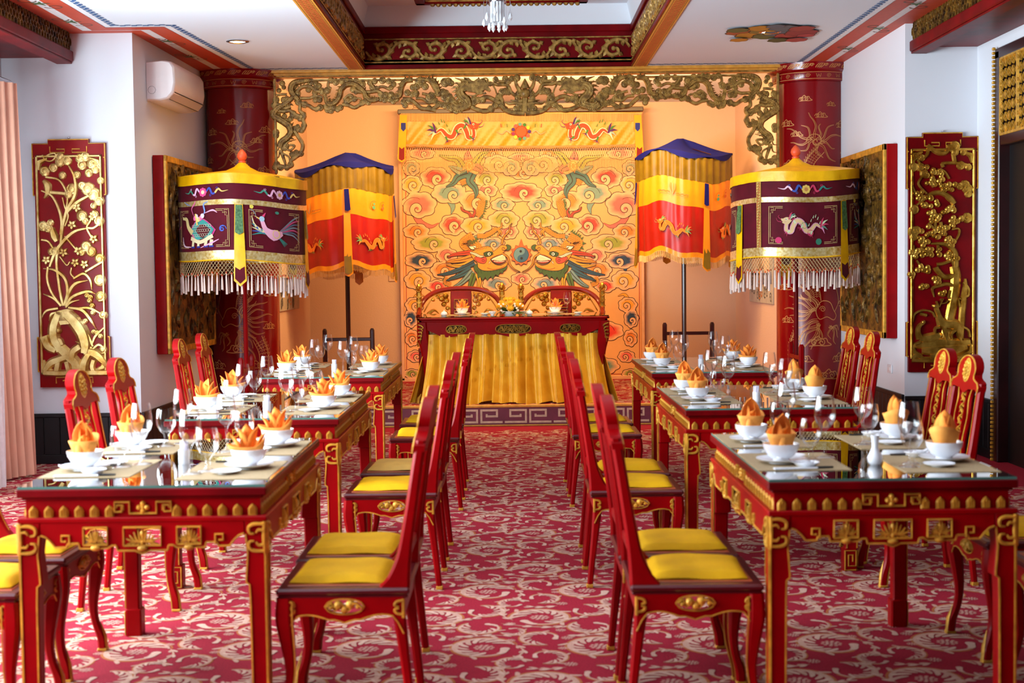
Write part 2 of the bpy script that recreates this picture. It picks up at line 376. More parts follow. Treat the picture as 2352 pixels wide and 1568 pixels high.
mb = MB(); mb.add([(-2.83, YF, 0), (-2.76, 13.3, 0), (-3.0, 13.3, 0), (-3.82, 11.0, 0), (-3.82, YF, 0), (-2.83, YF, ZC), (-2.76, 13.3, ZC), (-3.0, 13.3, ZC), (-3.82, 11.0, ZC), (-3.82, YF, ZC)],
       [(0, 1, 6, 5), (1, 2, 7, 6), (2, 3, 8, 7), (3, 4, 9, 8), (4, 0, 5, 9)]); struct('wall_left_pillar', mb, 'wall', smooth=None)
mb = MB(); mb.box(2.985, 3.6, YF, 13.3, 0, ZC); struct('wall_right_pillar', mb, 'wall', smooth=None)
# left wall with window openings, right wall with the door, unseen rear wall made dark to cut bounce light
def wall_x(name, x0, x1, ya, yb, opens, zmax=ZC):
    mb = MB(); y = ya
    for (o0, o1, z0, z1) in opens:
        mb.box(x0, x1, y, o0, 0, zmax)
        if z0 > 0: mb.box(x0, x1, o0, o1, 0, z0)
        mb.box(x0, x1, o0, o1, z1, zmax); y = o1
    mb.box(x0, x1, y, yb, 0, zmax); return struct(name, mb, 'wall', smooth=None)
wins = [(2.5, 4.6, .7, 2.8), (4.9, 7.0, .7, 2.8), (7.3, 9.35, .7, 2.8)]
wall_x('wall_left', XL-.12, XL, YN, YF+.1, wins)
wall_x('wall_right', XR, XR+.12, 9.0, YF+.1, [(9.15, 10.3, 0, 2.93)])
mb = MB(); mb.box(XR, XR+.12, YN, 9.0, 0, ZC); struct('wall_right_unseen_dark', mb, 'unseendark', smooth=None)  # unseen near stretch, darkened to reduce fill on the tables
mb = MB(); mb.box(XL, XR, YN-.12, YN, 0, ZC); struct('wall_rear', mb, 'unseendark', smooth=None)
for k, (a, b, z0, z1) in enumerate(wins):
    wn = sempty('window_%d' % (k+1)); mb = MB()
    for y in (a, (a+b)/2-.02, b-.04): mb.box(XL-.1, XL-.04, y, y+.04, z0, z1)
    for z in (z0, z1-.05, z0+.62*(z1-z0)): mb.box(XL-.1, XL-.04, a, b, z, z+.05)
    mb.build('window_frame', 'brownwood', wn, None)
# door of the right wall: carved transom above a dark leaf
dn = sempty('door_1'); mb = MB()
for y0, y1 in ((10.24, 10.33), (9.12, 9.2)): mb.box(XR-.03, XR+.12, y0, y1, 0, 2.96, .008)
mb.box(XR-.03, XR+.12, 9.12, 10.33, 2.9, 2.98, .008); mb.box(XR-.02, XR+.1, 9.2, 10.24, 2.28, 2.36, .006)
mb.build('door_frame', 'brownwood', dn)
mb = MB(); mb.box(XR+.05, XR+.1, 9.2, 10.24, 0, 2.28); mb.box(XR+.09, XR+.11, 9.2, 10.24, 2.36, 2.9); mb.build('door_leaf', 'wains', dn, None)
mb = MB()
fx = lambda u, v, h: (XR-.01-h, 9.2+u, 2.36+v)
for i in range(14):
    for j in range(7):
        cx, cy = .04+i*.0745, .04+j*.077
        mb.relief([(cx-.03, cy), (cx, cy+.03), (cx+.03, cy), (cx, cy-.03), (cx-.03, cy)], .011, .012, f=fx)
        if (i+j) % 3 == 0: mb.knob(cx, cy, .02, .012, f=fx, n=6)
for z in (.0, .54): mb.relief([(0, z), (1.04, z)], .03, .014, f=fx)
for u in (.0, .35, .7, 1.04): mb.relief([(u, 0), (u, .54)], .03, .014, f=fx)
mb.build('transom_carving', 'gilt', dn)
mb = MB()
for k in range(100): mb.box(XR-.045, XR-.02, 10.33, 10.352, .0+k*.03, .022+k*.03, .005)
tag(mb.build('gilt_bead_edge', 'gilt', dn), kind='stuff')
# wainscot
TR = sempty('trim_1')
def planks(p0, p1, z1, n, name='plank'):
    """row of separate boards from p0 to p1 standing proud of the wall on the room side"""
    a = Vector((*p0, 0)); b = Vector((*p1, 0)); L = (b-a).length; rot = math.atan2(b.y-a.y, b.x-a.x); src = None
    for k in range(n):
        if src is None:
            mb = MB(); mb.box(.002, L/n-.002, -.018, 0, .07, z1-.03, .003); src = mb.build('plank', 'wains', TR)
            o = src
        else: o = obj_from('plank', src, TR)
        o.location = a+(b-a)*k/n; o.rotation_euler = (0, 0, rot)
    mb = MB(); mb.box(0, L, -.024, 0, z1-.03, z1, .004); mb.box(0, L, -.022, 0, 0, .07, .004)
    o = mb.build('wainscot_rail', 'wains', TR); o.location = a; o.rotation_euler = (0, 0, rot)
planks((XL, YF), (-2.83, YF), .385, 8); planks((2.985, YF), (XR, YF), .44, 5)
planks((-2.83, YF), (-2.77, 12.9), .385, 18)
planks((2.985, 12.9), (2.985, YF), .45, 18); planks((XR, YF), (XR, 10.36), .44, 4)

# stage
ST = thing('stage_platform', 'low carpeted stage under the dragon mural with a greek key riser', 'stage', (0, STY, 0)); 
mb = MB(); mb.box(-2.13, 2.43, .012, .38, 0, STZ); mb.box(-2.275, 2.535, .38, YB-STY-.005, 0, STZ); mb.build('platform', 'carpet', ST, None)
mb = MB(); mb.box(-2.13, 2.43, -.012, .014, STZ-.018, STZ+.008, .006); mb.box(-2.13, 2.43, -.008, .012, 0, .014, .004); mb.build('brass_nosing', 'orangepaint', ST)
mb = MB(); mb.box(-2.13, 2.43, 0, .012, .014, STZ-.018); mb.build('riser_board', mat('plum_riser', '#6d2537', .6, var=.2), ST, None)
src = None
for k in range(20):
    if src is None:
        mb = MB(); t = .019; g = lambda x0, x1, z0, z1: mb.box(x0, x1, -.004, .001, z0, z1, .001)
        W, Hk = .205, .128
        g(0, W, 0, t); g(0, t, t, Hk); g(t, W-t*2.2, Hk-t, Hk); g(W-t*3.2, W-t*2.2, Hk*.42, Hk-t); g(t*2.6, W-t*3.2, Hk*.42, Hk*.42+t); g(t*2.6, t*3.6, Hk*.42+t, Hk*.66)
        src = mb.build('key_fret', mat('cream_key_paint', '#c9a98c', .7, var=.2, vscale=20), ST); o = src
    else: o = obj_from('key_fret', src, ST)
    o.location = (-2.10+k*.225, 0, .028)
    if k % 2: o.scale = (-1, 1, 1); o.location.x += .205
# woven carpet scrolls
PALE, PALE2, RUST = '#cfa08c', '#d8ae9a', '#b8683a'
TW, TH = .44, .94
def leaf(A, x, y, a, L, W, curl, col, lay):
    """feather-like leaf from x,y heading a and bending by curl"""
    P = []; n = 5
    for i in range(n+1): P.append((x, y)); x += L/n*math.cos(a); y += L/n*math.sin(a); a += curl/n
    A.stroke(P, [W*.9, W, W*1.05, W*1.1, W*.95, W*.35], col, lay)
def cscroll(A, cx, cy, rx, ry, a0, span, d, lay=0, fine=True):
    """acanthus C-scroll: rust contour outside, feathered pale leaves sweeping inwards, closing in a curl"""
    E_ = lambda a, k: (cx+rx*k*math.cos(a), cy+ry*k*math.sin(a)); n = 20; w = min(rx, ry)
    kk = lambda t: 1-.16*t*t
    A.stroke([E_(a0+d*span*i/n, kk(i/n)) for i in range(n+1)], [w*.05, w*.13, w*.13, w*.10], RUST, 1+lay)
    A.stroke([E_(a0+d*span*i/n, kk(i/n)*.90) for i in range(n+1)], [w*.07, w*.16, w*.19, w*.14, w*.09], PALE, 2+lay)
    m = max(4, int(span*2.0))
    for i in range(m):
        t = (i+.3)/m*.86; a = a0+d*span*t; p = E_(a, kk(t)*.88); q = E_(a+d*.1, kk(t)*.86); h = math.atan2(q[1]-p[1], q[0]-p[0])
        leaf(A, p[0], p[1], h+d*.50, w*.60*(1-.25*t), w*.145, d*.75, PALE2 if i % 2 else PALE, 3+lay)
    p = E_(a0+d*span, kk(1)*.88); a = a0+d*(span+.25); e = E_(a, .72); f = E_(a+d*.5, .62)
    A.stroke(cat([p, e, f], 3), [w*.16, w*.2, w*.26], PALE2, 3+lay); A.disc(f[0], f[1], w*.15, PALE2, 4+lay, 8)
    for t, s in ((.18, 1), (.5, 1), (.8, 1)):   # outward leaf tufts
        a = a0+d*span*t; p = E_(a, kk(t)*1.0); q = E_(a+d*.1, kk(t)); h = math.atan2(q[1]-p[1], q[0]-p[0]); leaf(A, p[0], p[1], h-d*.55, w*.36, w*.13, -d*.5, PALE, 2+lay)
def flower(A, cx, cy, r):
    for k in range(10): a = k*.6283; A.disc(cx+r*.76*math.cos(a), cy+r*.76*math.sin(a), r*.19, '#d29484', 2, 5)
    for k in range(6): a = k*1.047+.3; A.disc(cx+r*.42*math.cos(a), cy+r*.42*math.sin(a), r*.18, '#dcaa98', 3, 5)
    A.disc(cx, cy, r*.16, '#dcaa98', 3, 5)
A = Art(step=.0003)
for cx, cy, rx, ry, a0, sp, d in ((.14, .20, .120, .135, .3, 5.0, 1), (.36, .66, .120, .135, 3.3, 5.0, -1), (.36, .33, .080, .100, -1.3, 4.4, -1), (.12, .50, .085, .095, 2.2, 4.4, 1), (.13, .78, .080, .100, 1.8, 4.4, -1), (.38, .06, .070, .090, 4.4, 4.3, 1), (.25, .92, .062, .075, .6, 4.2, 1), (.25, .44, .05, .06, 3.4, 4.0, 1)):
    cscroll(A, cx, cy, rx*1.1, ry*1.1, a0, sp, d)
for pts in ([(.26, .24), (.29, .15), (.27, .06), (.31, .0)], [(.25, .62), (.21, .70), (.22, .80), (.20, .88)], [(.02, .37), (.06, .36), (.16, .38), (.27, .37)], [(.46, .52), (.40, .50), (.30, .52), (.20, .57)], [(.44, .86), (.38, .84), (.32, .85)], [(.0, .62), (.05, .63), (.10, .66)]):
    p = cat(pts, 4); A.stroke(p, [.004, .012, .010, .003], RUST, 1); A.stroke(p, [.002, .009, .008, .001], PALE, 2)
    for k in range(1, len(p)-1, 3): a = math.atan2(p[k+1][1]-p[k][1], p[k+1][0]-p[k][0]); leaf(A, p[k][0], p[k][1], a+.6, .04, .013, -.6, PALE2, 3); leaf(A, p[k][0], p[k][1], a-.6, .035, .012, .6, PALE, 3)
for x, y, r in ((.14, .20, .044), (.36, .66, .044), (.02, .33, .026), (.44, .45, .024), (.24, .30, .022), (.02, .90, .028), (.24, .56, .024), (.44, .18, .022)): flower(A, x, y, r)
tV = np.array(A.V); tF = A.F; tC = np.array(A.C)
def lay_carpet(name, parent, x0, x1, y0, y1, z):
    Vs, Cs, Fs = [], [], []; b = 0; rows = int((y1-y0)/TH); cols = int((x1-x0)/TW)
    for j in range(rows):
        for i in range(cols):
            xx = x0+i*TW; yy = y0+j*TH
            Vs.append(tV+np.array((xx, yy, z))); Cs.append(tC); Fs.append((b)); b += len(tV)
    V = np.concatenate(Vs); C = np.concatenate(Cs); me = bpy.data.meshes.new(name)
    loops = np.array([i for f in tF for i in f], dtype=np.int32); ln = np.array([len(f) for f in tF], dtype=np.int32)
    LL = np.concatenate([loops+o for o in Fs]); N = len(Fs); LN = np.tile(ln, N); ST_ = np.concatenate(([0], np.cumsum(LN)[:-1]))
    me.vertices.add(len(V)); me.vertices.foreach_set('co', V.ravel()); me.loops.add(len(LL)); me.loops.foreach_set('vertex_index', LL); me.polygons.add(len(LN)); me.polygons.foreach_set('loop_start', ST_.astype(np.int32))
    me.update(calc_edges=True); a = me.color_attributes.new('Col', 'FLOAT_COLOR', 'POINT'); c4 = np.ones((len(V), 4), dtype=np.float32); c4[:, :3] = C; a.data.foreach_set('color', c4.ravel())
    me.materials.append(M['vccarpet']); o = bpy.data.objects.new(name, me); COL.objects.link(o); o.parent = parent; o['kind'] = 'stuff'; return o
lay_carpet('woven_scroll_pattern', FLOOR, -3.78, 3.5, 4.2, 13.03, .0004)
lay_carpet('woven_scroll_pattern', ST, -2.12, 2.43, .02, 3.0, STZ+.0004)

# ------------------------------------------------------------------ ceiling coffer, cornice and beams
CF = sempty('trim_2'); X0, X1, Y0, Y1 = -1.30, 1.11, 6.6, 12.87
mb = MB()
for a, b, c, d in ((X0-.02, X0, Y0, Y1), (X1, X1+.02, Y0, Y1), (X0, X1, Y1-.0, Y1+.02), (X0, X1, Y0-.02, Y0)): mb.box(a, b, c, d, ZC, 3.62)
mb.build('coffer_side_board', 'lacquer_dark', CF, None)
mb = MB(); q = .05
mb.add([(X0, Y0, 3.62), (X1, Y0, 3.62), (X1, Y1, 3.62), (X0, Y1, 3.62), (X0+q, Y0+q, 3.80), (X1-q, Y0+q, 3.80), (X1-q, Y1-q, 3.80), (X0+q, Y1-q, 3.80)], [(0, 1, 5, 4), (1, 2, 6, 5), (2, 3, 7, 6), (3, 0, 4, 7)])
mb.build('cove_moulding', 'ceil', CF, None)
mb = MB()
for z in (3.30, 3.505):
    mb.box(X0, X1, Y1-.012, Y1, z, z+.012, .003); mb.box(X0, X0+.012, Y0, Y1, z, z+.012, .003); mb.box(X1-.012, X1, Y0, Y1, z, z+.012, .003)
mb.build('gilt_fillet', 'bronze', CF)
mb = MB()
for z0, z1, d in ((ZC-.004, 3.285, .015), (3.56, 3.62, .02)):
    mb.box(X0, X1, Y1-d, Y1, z0, z1, .005); mb.box(X0, X0+d, Y0, Y1, z0, z1, .005); mb.box(X1-d, X1, Y0, Y1, z0, z1, .005)
mb.build('red_moulding', 'lacquer_dark', CF)
def scrollband(mb, f, L, Hh, seg, th):
    """rinceau of leafy scrolls along a band of length L and height Hh"""
    n = int(round(L/seg)); seg = L/n
    for k in range(n):
        s = 1 if k % 2 else -1; m = 1 if k < n/2 else -1; x0 = k*seg; c = Hh/2
        g = lambda u, v: (x0+(u if m > 0 else 1-u)*seg, c+s*v*Hh)
        mb.relief(cat([g(*p) for p in ((0, .05), (.2, .36), (.55, .42), (.85, .2), (.9, -.15), (.7, -.36), (.45, -.25), (.48, -.02), (.62, -.02))], 4), [Hh*.14, Hh*.26, Hh*.22, Hh*.16], th, f=f)
        mb.relief(cat([g(*p) for p in ((.85, .2), (1.0, -.02), (1.06, -.1))], 3), [Hh*.18, Hh*.3, Hh*.1], th, f=f)
        for a in ((.2, .36, .05, .46), (.55, .42, .42, .2), (.9, -.15, 1.02, -.42), (.45, -.25, .28, -.38), (.3, .38, .26, .1), (.78, .3, .98, .44), (.72, -.36, .6, -.48)):
            p0 = g(a[0], a[1]); p1 = g(a[2], a[3]); mid = ((p0[0]+p1[0])/2+Hh*.03, (p0[1]+p1[1])/2); mb.relief([p0, mid, p1], [Hh*.16, Hh*.27, Hh*.05], th*1.1, f=f)
        e = g(.62, -.02); mb.knob(e[0], e[1], Hh*.13, th*1.4, f=f, n=8)
mb = MB(); scrollband(mb, lambda u, v, h: (X0+.02+u, Y1-.003-h, 3.325+v), X1-X0-.04, .172, .24, .014); mb.build('scroll_carving', 'bronze', CF)
for sx, x in ((1, X0), (-1, X1)):
    mb = MB(); scrollband(mb, lambda u, v, h: (x+sx*(.003+h), 8.2+u, 3.325+v), 4.6, .172, .24, .014); mb.build('scroll_carving', 'bronze', CF)
# orange fret-painted strip on the ceiling around the coffer
A = Art(lambda u, v, h: (u, v, ZC-.006-h))
for x0, x1 in ((-1.435, -1.30), (1.11, 1.235)):
    A.poly([(x0, 6.6), (x1, 6.6), (x1, 12.88), (x0, 12.88)], '#e2a03c', 0); w_ = x1-x0
    for e in (.12, .88): A.stroke([(x0+w_*e, 6.6), (x0+w_*e, 12.88)], .004, '#7a3512', 1)
    y = 8.8; k = 0
    while y < 12.8:
        for c in (0, 1, 2):
            xx = x0+w_*(.2+.21*c); yy = y+(.03 if c % 2 else 0); A.poly([(xx, yy), (xx+w_*.17, yy), (xx+w_*.17, yy+.036), (xx, yy+.036)], '#c8502a', 2)
            A.stroke([(xx-.004, yy-.008), (xx+w_*.19, yy-.008), (xx+w_*.19, yy+.044)], 0.0022, '#a0602a', 1)
        y += .06
A.build('fret_painted_strip', 'vc', CF, None, vc=True)
mb = MB()
for x0, x1 in ((-1.435, -1.30), (1.11, 1.235)): mb.box(x0, x1, 6.6, 12.88, ZC-.006, ZC)
mb.build('strip_board', 'orangepaint', CF, None)
# inner frame in the recess
fr = MB(); ix0, ix1, iy0, iy1 = -.80, .69, 8.6, 12.45
for a, b, c, d in ((ix0, ix0+.09, iy0, iy1), (ix1-.09, ix1, iy0, iy1), (ix0, ix1, iy1-.09, iy1), (ix0, ix1, iy0, iy0+.09)): fr.box(a, b, c, d, 3.73, 3.80, .01)
fr.build('inner_frame', 'lacquer_dark', CF)
fr = MB(); e = .09
for a, b, c, d in ((ix0+e, ix0+e+.03, iy0+e, iy1-e), (ix1-e-.03, ix1-e, iy0+e, iy1-e), (ix0+e, ix1-e, iy1-e-.03, iy1-e), (ix0+e, ix1-e, iy0+e, iy0+e+.03)): fr.box(a, b, c, d, 3.74, 3.79, .006)
for k in range(26):
    x = ix0+.15+k*.05; fr.knob(x, 0, .022, .02, f=lambda u, v, h: (u, iy1-.05+v, 3.73-h), n=6)
fr.build('gilt_inner_carving', 'bronze', CF)
# cornice above the fretwork
mb = MB(); mb.box(-2.3, 2.5, 12.87, 12.98, 3.222, ZC, .006); mb.box(-2.3, 2.5, 12.90, 13.0, 3.205, 3.224, .005); mb.box(-2.3, 2.5, 12.985, 13.06, 3.195, 3.32)
CR = sempty('trim_3'); mb.build('cornice_moulding', 'orangepaint', CR)
# carved pelmet beams at both sides
for nm, xa, xb, face in (('trim_4', XL, -3.30, 1), ('trim_5', 3.044, XR, -1)):
    t = sempty(nm); mb = MB(); mb.box(xa, xb, 3.0, YF, 3.07, ZC); mb.build('beam_board', 'lacquer_dark', t, None)
    fxx = xb if face > 0 else xa; mb = MB(); d = .03*face
    mb.box(min(fxx-.1*face, fxx+d), max(fxx-.1*face, fxx+d), 3.0, YF-.01, 3.035, 3.115, .008); mb.box(min(fxx-.1*face, fxx+d*.6), max(fxx-.1*face, fxx+d*.6), 3.0, YF-.01, 3.02, 3.036, .004); mb.build('beam_moulding', 'lacquer_dark', t)
    mb = MB(); f = lambda u, v, h: (fxx+face*(.002+h), u, v)
    y = 8.2
    while y < YF-.05:
        for z in (3.138, 3.178, 3.218):
            c = y+(.03 if z == 3.178 else 0); mb.relief([(c+.026*math.cos(a*.785), z+.03*math.sin(a*.785)) for a in range(9)], .011, .014, f=f)
        y += .06
    o = mb.build('ring_lattice_carving', 'bronzedk', t); tag(o, kind='stuff')
# painted border of the ceiling
A = Art(lambda u, v, h: (u, v, ZC-.002-h))
RED = '#c4431f'
A.poly([(-3.30, 3), (-2.96, 3), (-2.96, 10.56), (-2.53, 10.56), (-2.36, 12.85), (-2.78, 12.85), (-2.85, YF), (-3.30, YF)], RED, 0)
A.stroke([(-2.93, 3), (-2.93, 10.53), (-2.5, 10.53), (-2.33, 12.85)], .05, '#eef0f2', 1)
A.stroke([(-3.13, 3), (-3.13, 10.68), (-2.70, 10.68), (-2.58, 12.85)], .07, '#e6e2e0', 1)
A.poly([(2.66, 3), (3.044, 3), (3.044, YF), (2.985, YF), (2.985, 12.85), (2.66, 12.85)], RED, 0)
A.stroke([(2.63, 3), (2.63, 12.85)], .05, '#eef0f2', 1); A.stroke([(2.84, 3), (2.84, 12.85)], .065, '#e6e2e0', 1)
def zig(p, q):
    L = math.hypot(q[0]-p[0], q[1]-p[1]); n = max(1, int(L/.07)); ux, uy = (q[0]-p[0])/L, (q[1]-p[1])/L; nx, ny = -uy, ux
    for k in range(n):
        s = k*L/n; b = L/n
        for (a, c, e) in ((0, .5, -.022), (.5, 1, .0)):
            A.poly([(p[0]+ux*(s+a*b)+nx*e, p[1]+uy*(s+a*b)+ny*e), (p[0]+ux*(s+c*b)+nx*e, p[1]+uy*(s+c*b)+ny*e), (p[0]+ux*(s+c*b)+nx*(e+.026), p[1]+uy*(s+c*b)+ny*(e+.026)), (p[0]+ux*(s+a*b)+nx*(e+.026), p[1]+uy*(s+a*b)+ny*(e+.026))], '#33639a', 2)
for p, q in (((-2.88, 8), (-2.88, 10.49)), ((-2.88, 10.48), (-2.46, 10.48)), ((-2.45, 10.48), (-2.28, 12.75)), ((2.585, 8), (2.585, 12.75)), ((-2.28, 12.78), (-1.44, 12.78)), ((1.24, 12.78), (2.58, 12.78))): zig(p, q)
for x, ys in ((-3.13, (8.6, 9.6, 10.3)), (-2.66, (11.2, 12.0)), (2.84, (9.0, 10.0, 11.0, 12.0))):
    for y in ys:
        A.stroke(spiral(x-.06, y-.1, .07, .02, 0, 1.1), .012, '#6b4a30', 3); A.stroke(spiral(x+.06, y+.12, .07, .02, 3, -1.1), .012, '#7d4a34', 3)
        for k in range(5): A.stroke([(x, y), (x+.07*math.cos(k*1.256), y+.07*math.sin(k*1.256))], [.03, .01], '#4d6a3a', 4)
A.build('painted_border', 'vc', CEIL, None, vc=True)
# painted cloud medallion round the right downlight
A = Art(lambda u, v, h: (2.03+u, 11.09+v, ZC-.002-h))
blobs = [(-.22, .02, .09, '#b4603a'), (-.14, .16, .08, '#c58a2c'), (-.05, -.05, .09, '#8a7a3c'), (.0, .2, .08, '#5e6a3c'), (.08, .05, .09, '#5b6b78'), (.17, .17, .08, '#b04a44'), (.24, .03, .09, '#9c3c3c'), (.3, .16, .05, '#b4484a'), (-.12, -.2, .07, '#c58a2c'), (.06, -.2, .08, '#5d6c74'), (.2, -.18, .07, '#a84640'), (-.28, -.14, .06, '#5e6a3c'), (-.02, -.3, .05, '#5b6b78'), (.12, .34, .06, '#4d5a34'), (-.2, .3, .05, '#c58a2c'), (.26, .32, .06, '#b04a44')]
for i, (x, y, r, c) in enumerate(blobs):
    ring = [(x+r*1.25*(1+.16*abs(math.sin(k*1.05)))*math.cos(k*math.pi/9), y+r*1.5*(1+.16*abs(math.sin(k*1.05)))*math.sin(k*math.pi/9)) for k in range(18)]
    A.poly([(x+(p-x)*1.08, y+(q_-y)*1.08) for p, q_ in ring], '#3c2c28', 1+i*2); A.poly(ring, c, 2+i*2)
A.build('painted_cloud_medallion', 'vc', CEIL, None, vc=True)
for x, y, lb in ((-2.12, 11.24, 'round recessed downlight alone in the white ceiling left of the coffer'), (2.02, 11.09, 'round recessed downlight in the middle of the painted cloud medallion')):
    t = thing('recessed_downlight', lb, 'ceiling light', (x, y, ZC-.001))
    mb = MB(); mb.lathe([(.062, 0), (.085, 0), (.088, -.006), (.07, -.012), (.062, -.006)], 24); mb.build('trim_ring', 'steel', t)
    mb = MB(); mb.lathe([(0, -.0045), (.062, -.0045)], 24); mb.build('lit_disc', 'lampon', t)
# ------------------------------------------------------------------ columns
def column(x, label, flip, zlab):
    y0 = 13.1; r = .312
    t = thing('dragon_column', label, 'column', (x, y0, 0))
    mb = MB(); mb.lathe([(r+.04, 0), (r+.04, .1), (r+.01, .13), (r, .16), (r, 3.12)], 56); mb.build('shaft', 'colred', t)
    mb = MB(); mb.lathe([(r, 3.085), (r+.03, 3.09), (r+.035, 3.10), (r+.035, 3.165), (r+.045, 3.17), (r+.075, 3.185), (r+.085, 3.25), (0, 3.25)], 56); cap = mb.build('capital', 'colred', t)
    f = lambda u, v, h: ((r+.0015+h)*math.sin(u*flip/r), -(r+.0015+h)*math.cos(u*flip/r), v)
    A = Art(f, .0004); g = '#c58a4a'
    def cloud(cx, cy, s, a=0):
        A.stroke(cat([(cx-s, cy), (cx-s*.8, cy+s*.4), (cx-s*.3, cy+s*.35), (cx, cy+s*.65), (cx+s*.45, cy+s*.3), (cx+s*.8, cy+s*.25), (cx+s, cy-s*.1)], 3), s*.06+.003, g)
        A.stroke(spiral(cx-s*.35, cy, s*.4, s*.06, .5, 1.5, 18), s*.06+.003, g); A.stroke(spiral(cx+s*.4, cy-s*.02, s*.32, s*.05, 2.6, -1.4, 18), s*.06+.003, g)
        A.stroke(cat([(cx-s, cy), (cx-s*1.4, cy-s*.25), (cx-s*.7, cy-s*.35), (cx, cy-s*.3), (cx+s*.9, cy-s*.35)], 3), s*.055+.003, g)
    def flame(cx, cy, n, a0, a1, l0, l1, w=.0065):
        for k in range(n):
            a = a0+(a1-a0)*k/(n-1); L = l0+(l1-l0)*((k*7) % 5)/4; ca, sa = math.cos(a), math.sin(a)
            P = [(cx+ca*L*t-sa*.02*math.sin(t*7+k), cy+sa*L*t+ca*.02*math.sin(t*7+k)) for t in (.12, .3, .5, .7, .85, 1)]
            A.stroke(cat(P, 3), [w, w, w*.4], g); Q = [(p[0]-sa*.018*(1-i/6), p[1]+ca*.018*(1-i/6)) for i, p in enumerate(P)]; A.stroke(cat(Q, 3), [w*.8, w*.3], g)
    def body(pts, w):
        P = cat(pts, 6); N = len(P)
        for sd in (-1, 1):
            q = []
            for i in range(N):
                a = P[max(i-1, 0)]; b = P[min(i+1, N-1)]; l = math.hypot(b[0]-a[0], b[1]-a[1]) or 1
                q.append((P[i][0]-(b[1]-a[1])/l*w*sd/2, P[i][1]+(b[0]-a[0])/l*w*sd/2))
            A.stroke(q, .007, g)
            if sd > 0:
                for i in range(1, N-1, 1): A.stroke([q[i], (q[i][0]+(q[i][0]-P[i][0])*.5, q[i][1]+(q[i][1]-P[i][1])*.5+.01), q[min(i+1, N-1)]], .0045, g)
        for i in range(2, N-2):
            for k in (-.28, 0, .28):
                a = P[i-1]; b = P[i+1]; l = math.hypot(b[0]-a[0], b[1]-a[1]) or 1; nx, ny = -(b[1]-a[1])/l*w, (b[0]-a[0])/l*w
                c = (P[i][0]+nx*k, P[i][1]+ny*k); A.stroke(spiral(c[0], c[1], w*.14, w*.14, 0, .5, 5), .0038, g)
    # tail vortex, body, head with mane, waves of cloud
    for k in range(4): A.stroke(spiral(.02, 2.55, .085-.018*k, .01, k*1.5, .9, 16), .006, g)
    flame(.02, 2.55, 11, -.6, 4.4, .16, .30)
    body([(-.03, 2.48), (.06, 2.38), (.10, 2.25), (.02, 2.13), (-.10, 2.07), (-.20, 2.02)], .075)
    body([(.10, 1.55), (.17, 1.42), (.13, 1.30), (.04, 1.22), (.02, 1.12)], .09)
    body([(.16, .85), (.22, .7), (.2, .5), (.1, .38)], .09)
    H = (-.06, 1.02)
    A.stroke(cat([(H[0]-.09, H[1]+.02), (H[0]-.05, H[1]+.09), (H[0]+.03, H[1]+.10), (H[0]+.08, H[1]+.02), (H[0]+.05, H[1]-.06), (H[0]-.02, H[1]-.04), (H[0]-.09, H[1]-.07), (H[0]-.12, H[1]-.03), (H[0]-.09, H[1]+.02)], 4), .007, g)
    A.stroke(spiral(H[0]+.02, H[1]+.03, .03, .006, 0, 1.6), .006, g); A.stroke(cat([(H[0]-.1, H[1]), (H[0]-.15, H[1]+.1), (H[0]-.12, H[1]+.25), (H[0]-.16, H[1]+.35)], 4), .006, g)
    flame(H[0]+.05, H[1]+.02, 7, -.5, 1.0, .22, .34); flame(H[0]+.03, H[1]-.08, 7, -1.5, -.2, .2, .34); flame(H[0]-.05, H[1]-.1, 4, 3.6, 4.7, .12, .2)
    for cx, cy, s in ((.12, 2.93, .05), (-.12, 2.88, .04), (-.24, 2.7, .06), (.3, 2.72, .06), (.27, 2.35, .07), (-.13, 2.0, .13), (.17, 2.03, .12), (.0, 1.82, .1), (-.25, 1.95, .07), (-.18, 1.5, .08), (.27, 1.75, .08), (-.28, 1.1, .07), (.33, 1.25, .07), (-.1, 1.62, .11), (.07, 1.7, .08), (.3, .95, .06), (-.22, .6, .08), (-.02, 2.78, .05), (.2, 2.62, .05), (-.3, 2.45, .06), (-.27, 2.2, .07), (.0, .75, .09), (.14, .6, .07), (.28, 2.15, .06), (-.3, 1.3, .06), (.3, 1.48, .06), (-.1, .45, .09)): cloud(cx, cy, s)
    A.build('gold_dragon_drawing', 'vcgold', t, None)
    A = Art(lambda u, v, h: ((r+.0365+h)*math.sin(u/r), -(r+.0365+h)*math.cos(u/r), v), .0004)
    for k in range(-7, 8):
        if k % 2: A.stroke(spiral(k*.085, 3.132, .021, .003, 0, 1.8), .003, g)
        else: A.stroke(cat([(k*.085-.02, 3.15), (k*.085-.012, 3.118), (k*.085, 3.142), (k*.085+.012, 3.118), (k*.085+.02, 3.15)], 3), .003, g)
    A.stroke([(u*.05, 3.104) for u in range(-14, 15)], .005, g); A.stroke([(u*.05, 3.163) for u in range(-14, 15)], .0045, g)
    A.build('capital_scroll_drawing', 'vcgold', cap, None)
    A = Art(lambda u, v, h: ((r+.081+h)*math.sin(u/r), -(r+.081+h)*math.cos(u/r), v), .0004)
    for k in range(-5, 6):
        for q in range(4): A.stroke(cat([(k*.1-.03+q*.012, 3.195), (k*.1-.02+q*.016, 3.215), (k*.1+.01+q*.008, 3.243)], 3), .006, g)
        A.stroke(spiral(k*.1+.045, 3.22, .016, .003, 0, 1.5), .006, g)
    A.build('capital_flame_drawing', 'vcgold', cap, None)
    return t
column(-2.452, 'round red column with gold dragon drawing left of the stage, air conditioner beside it', 1, 0)
column(2.757, 'round red column with gold dragon drawing right of the stage', -1, 0)

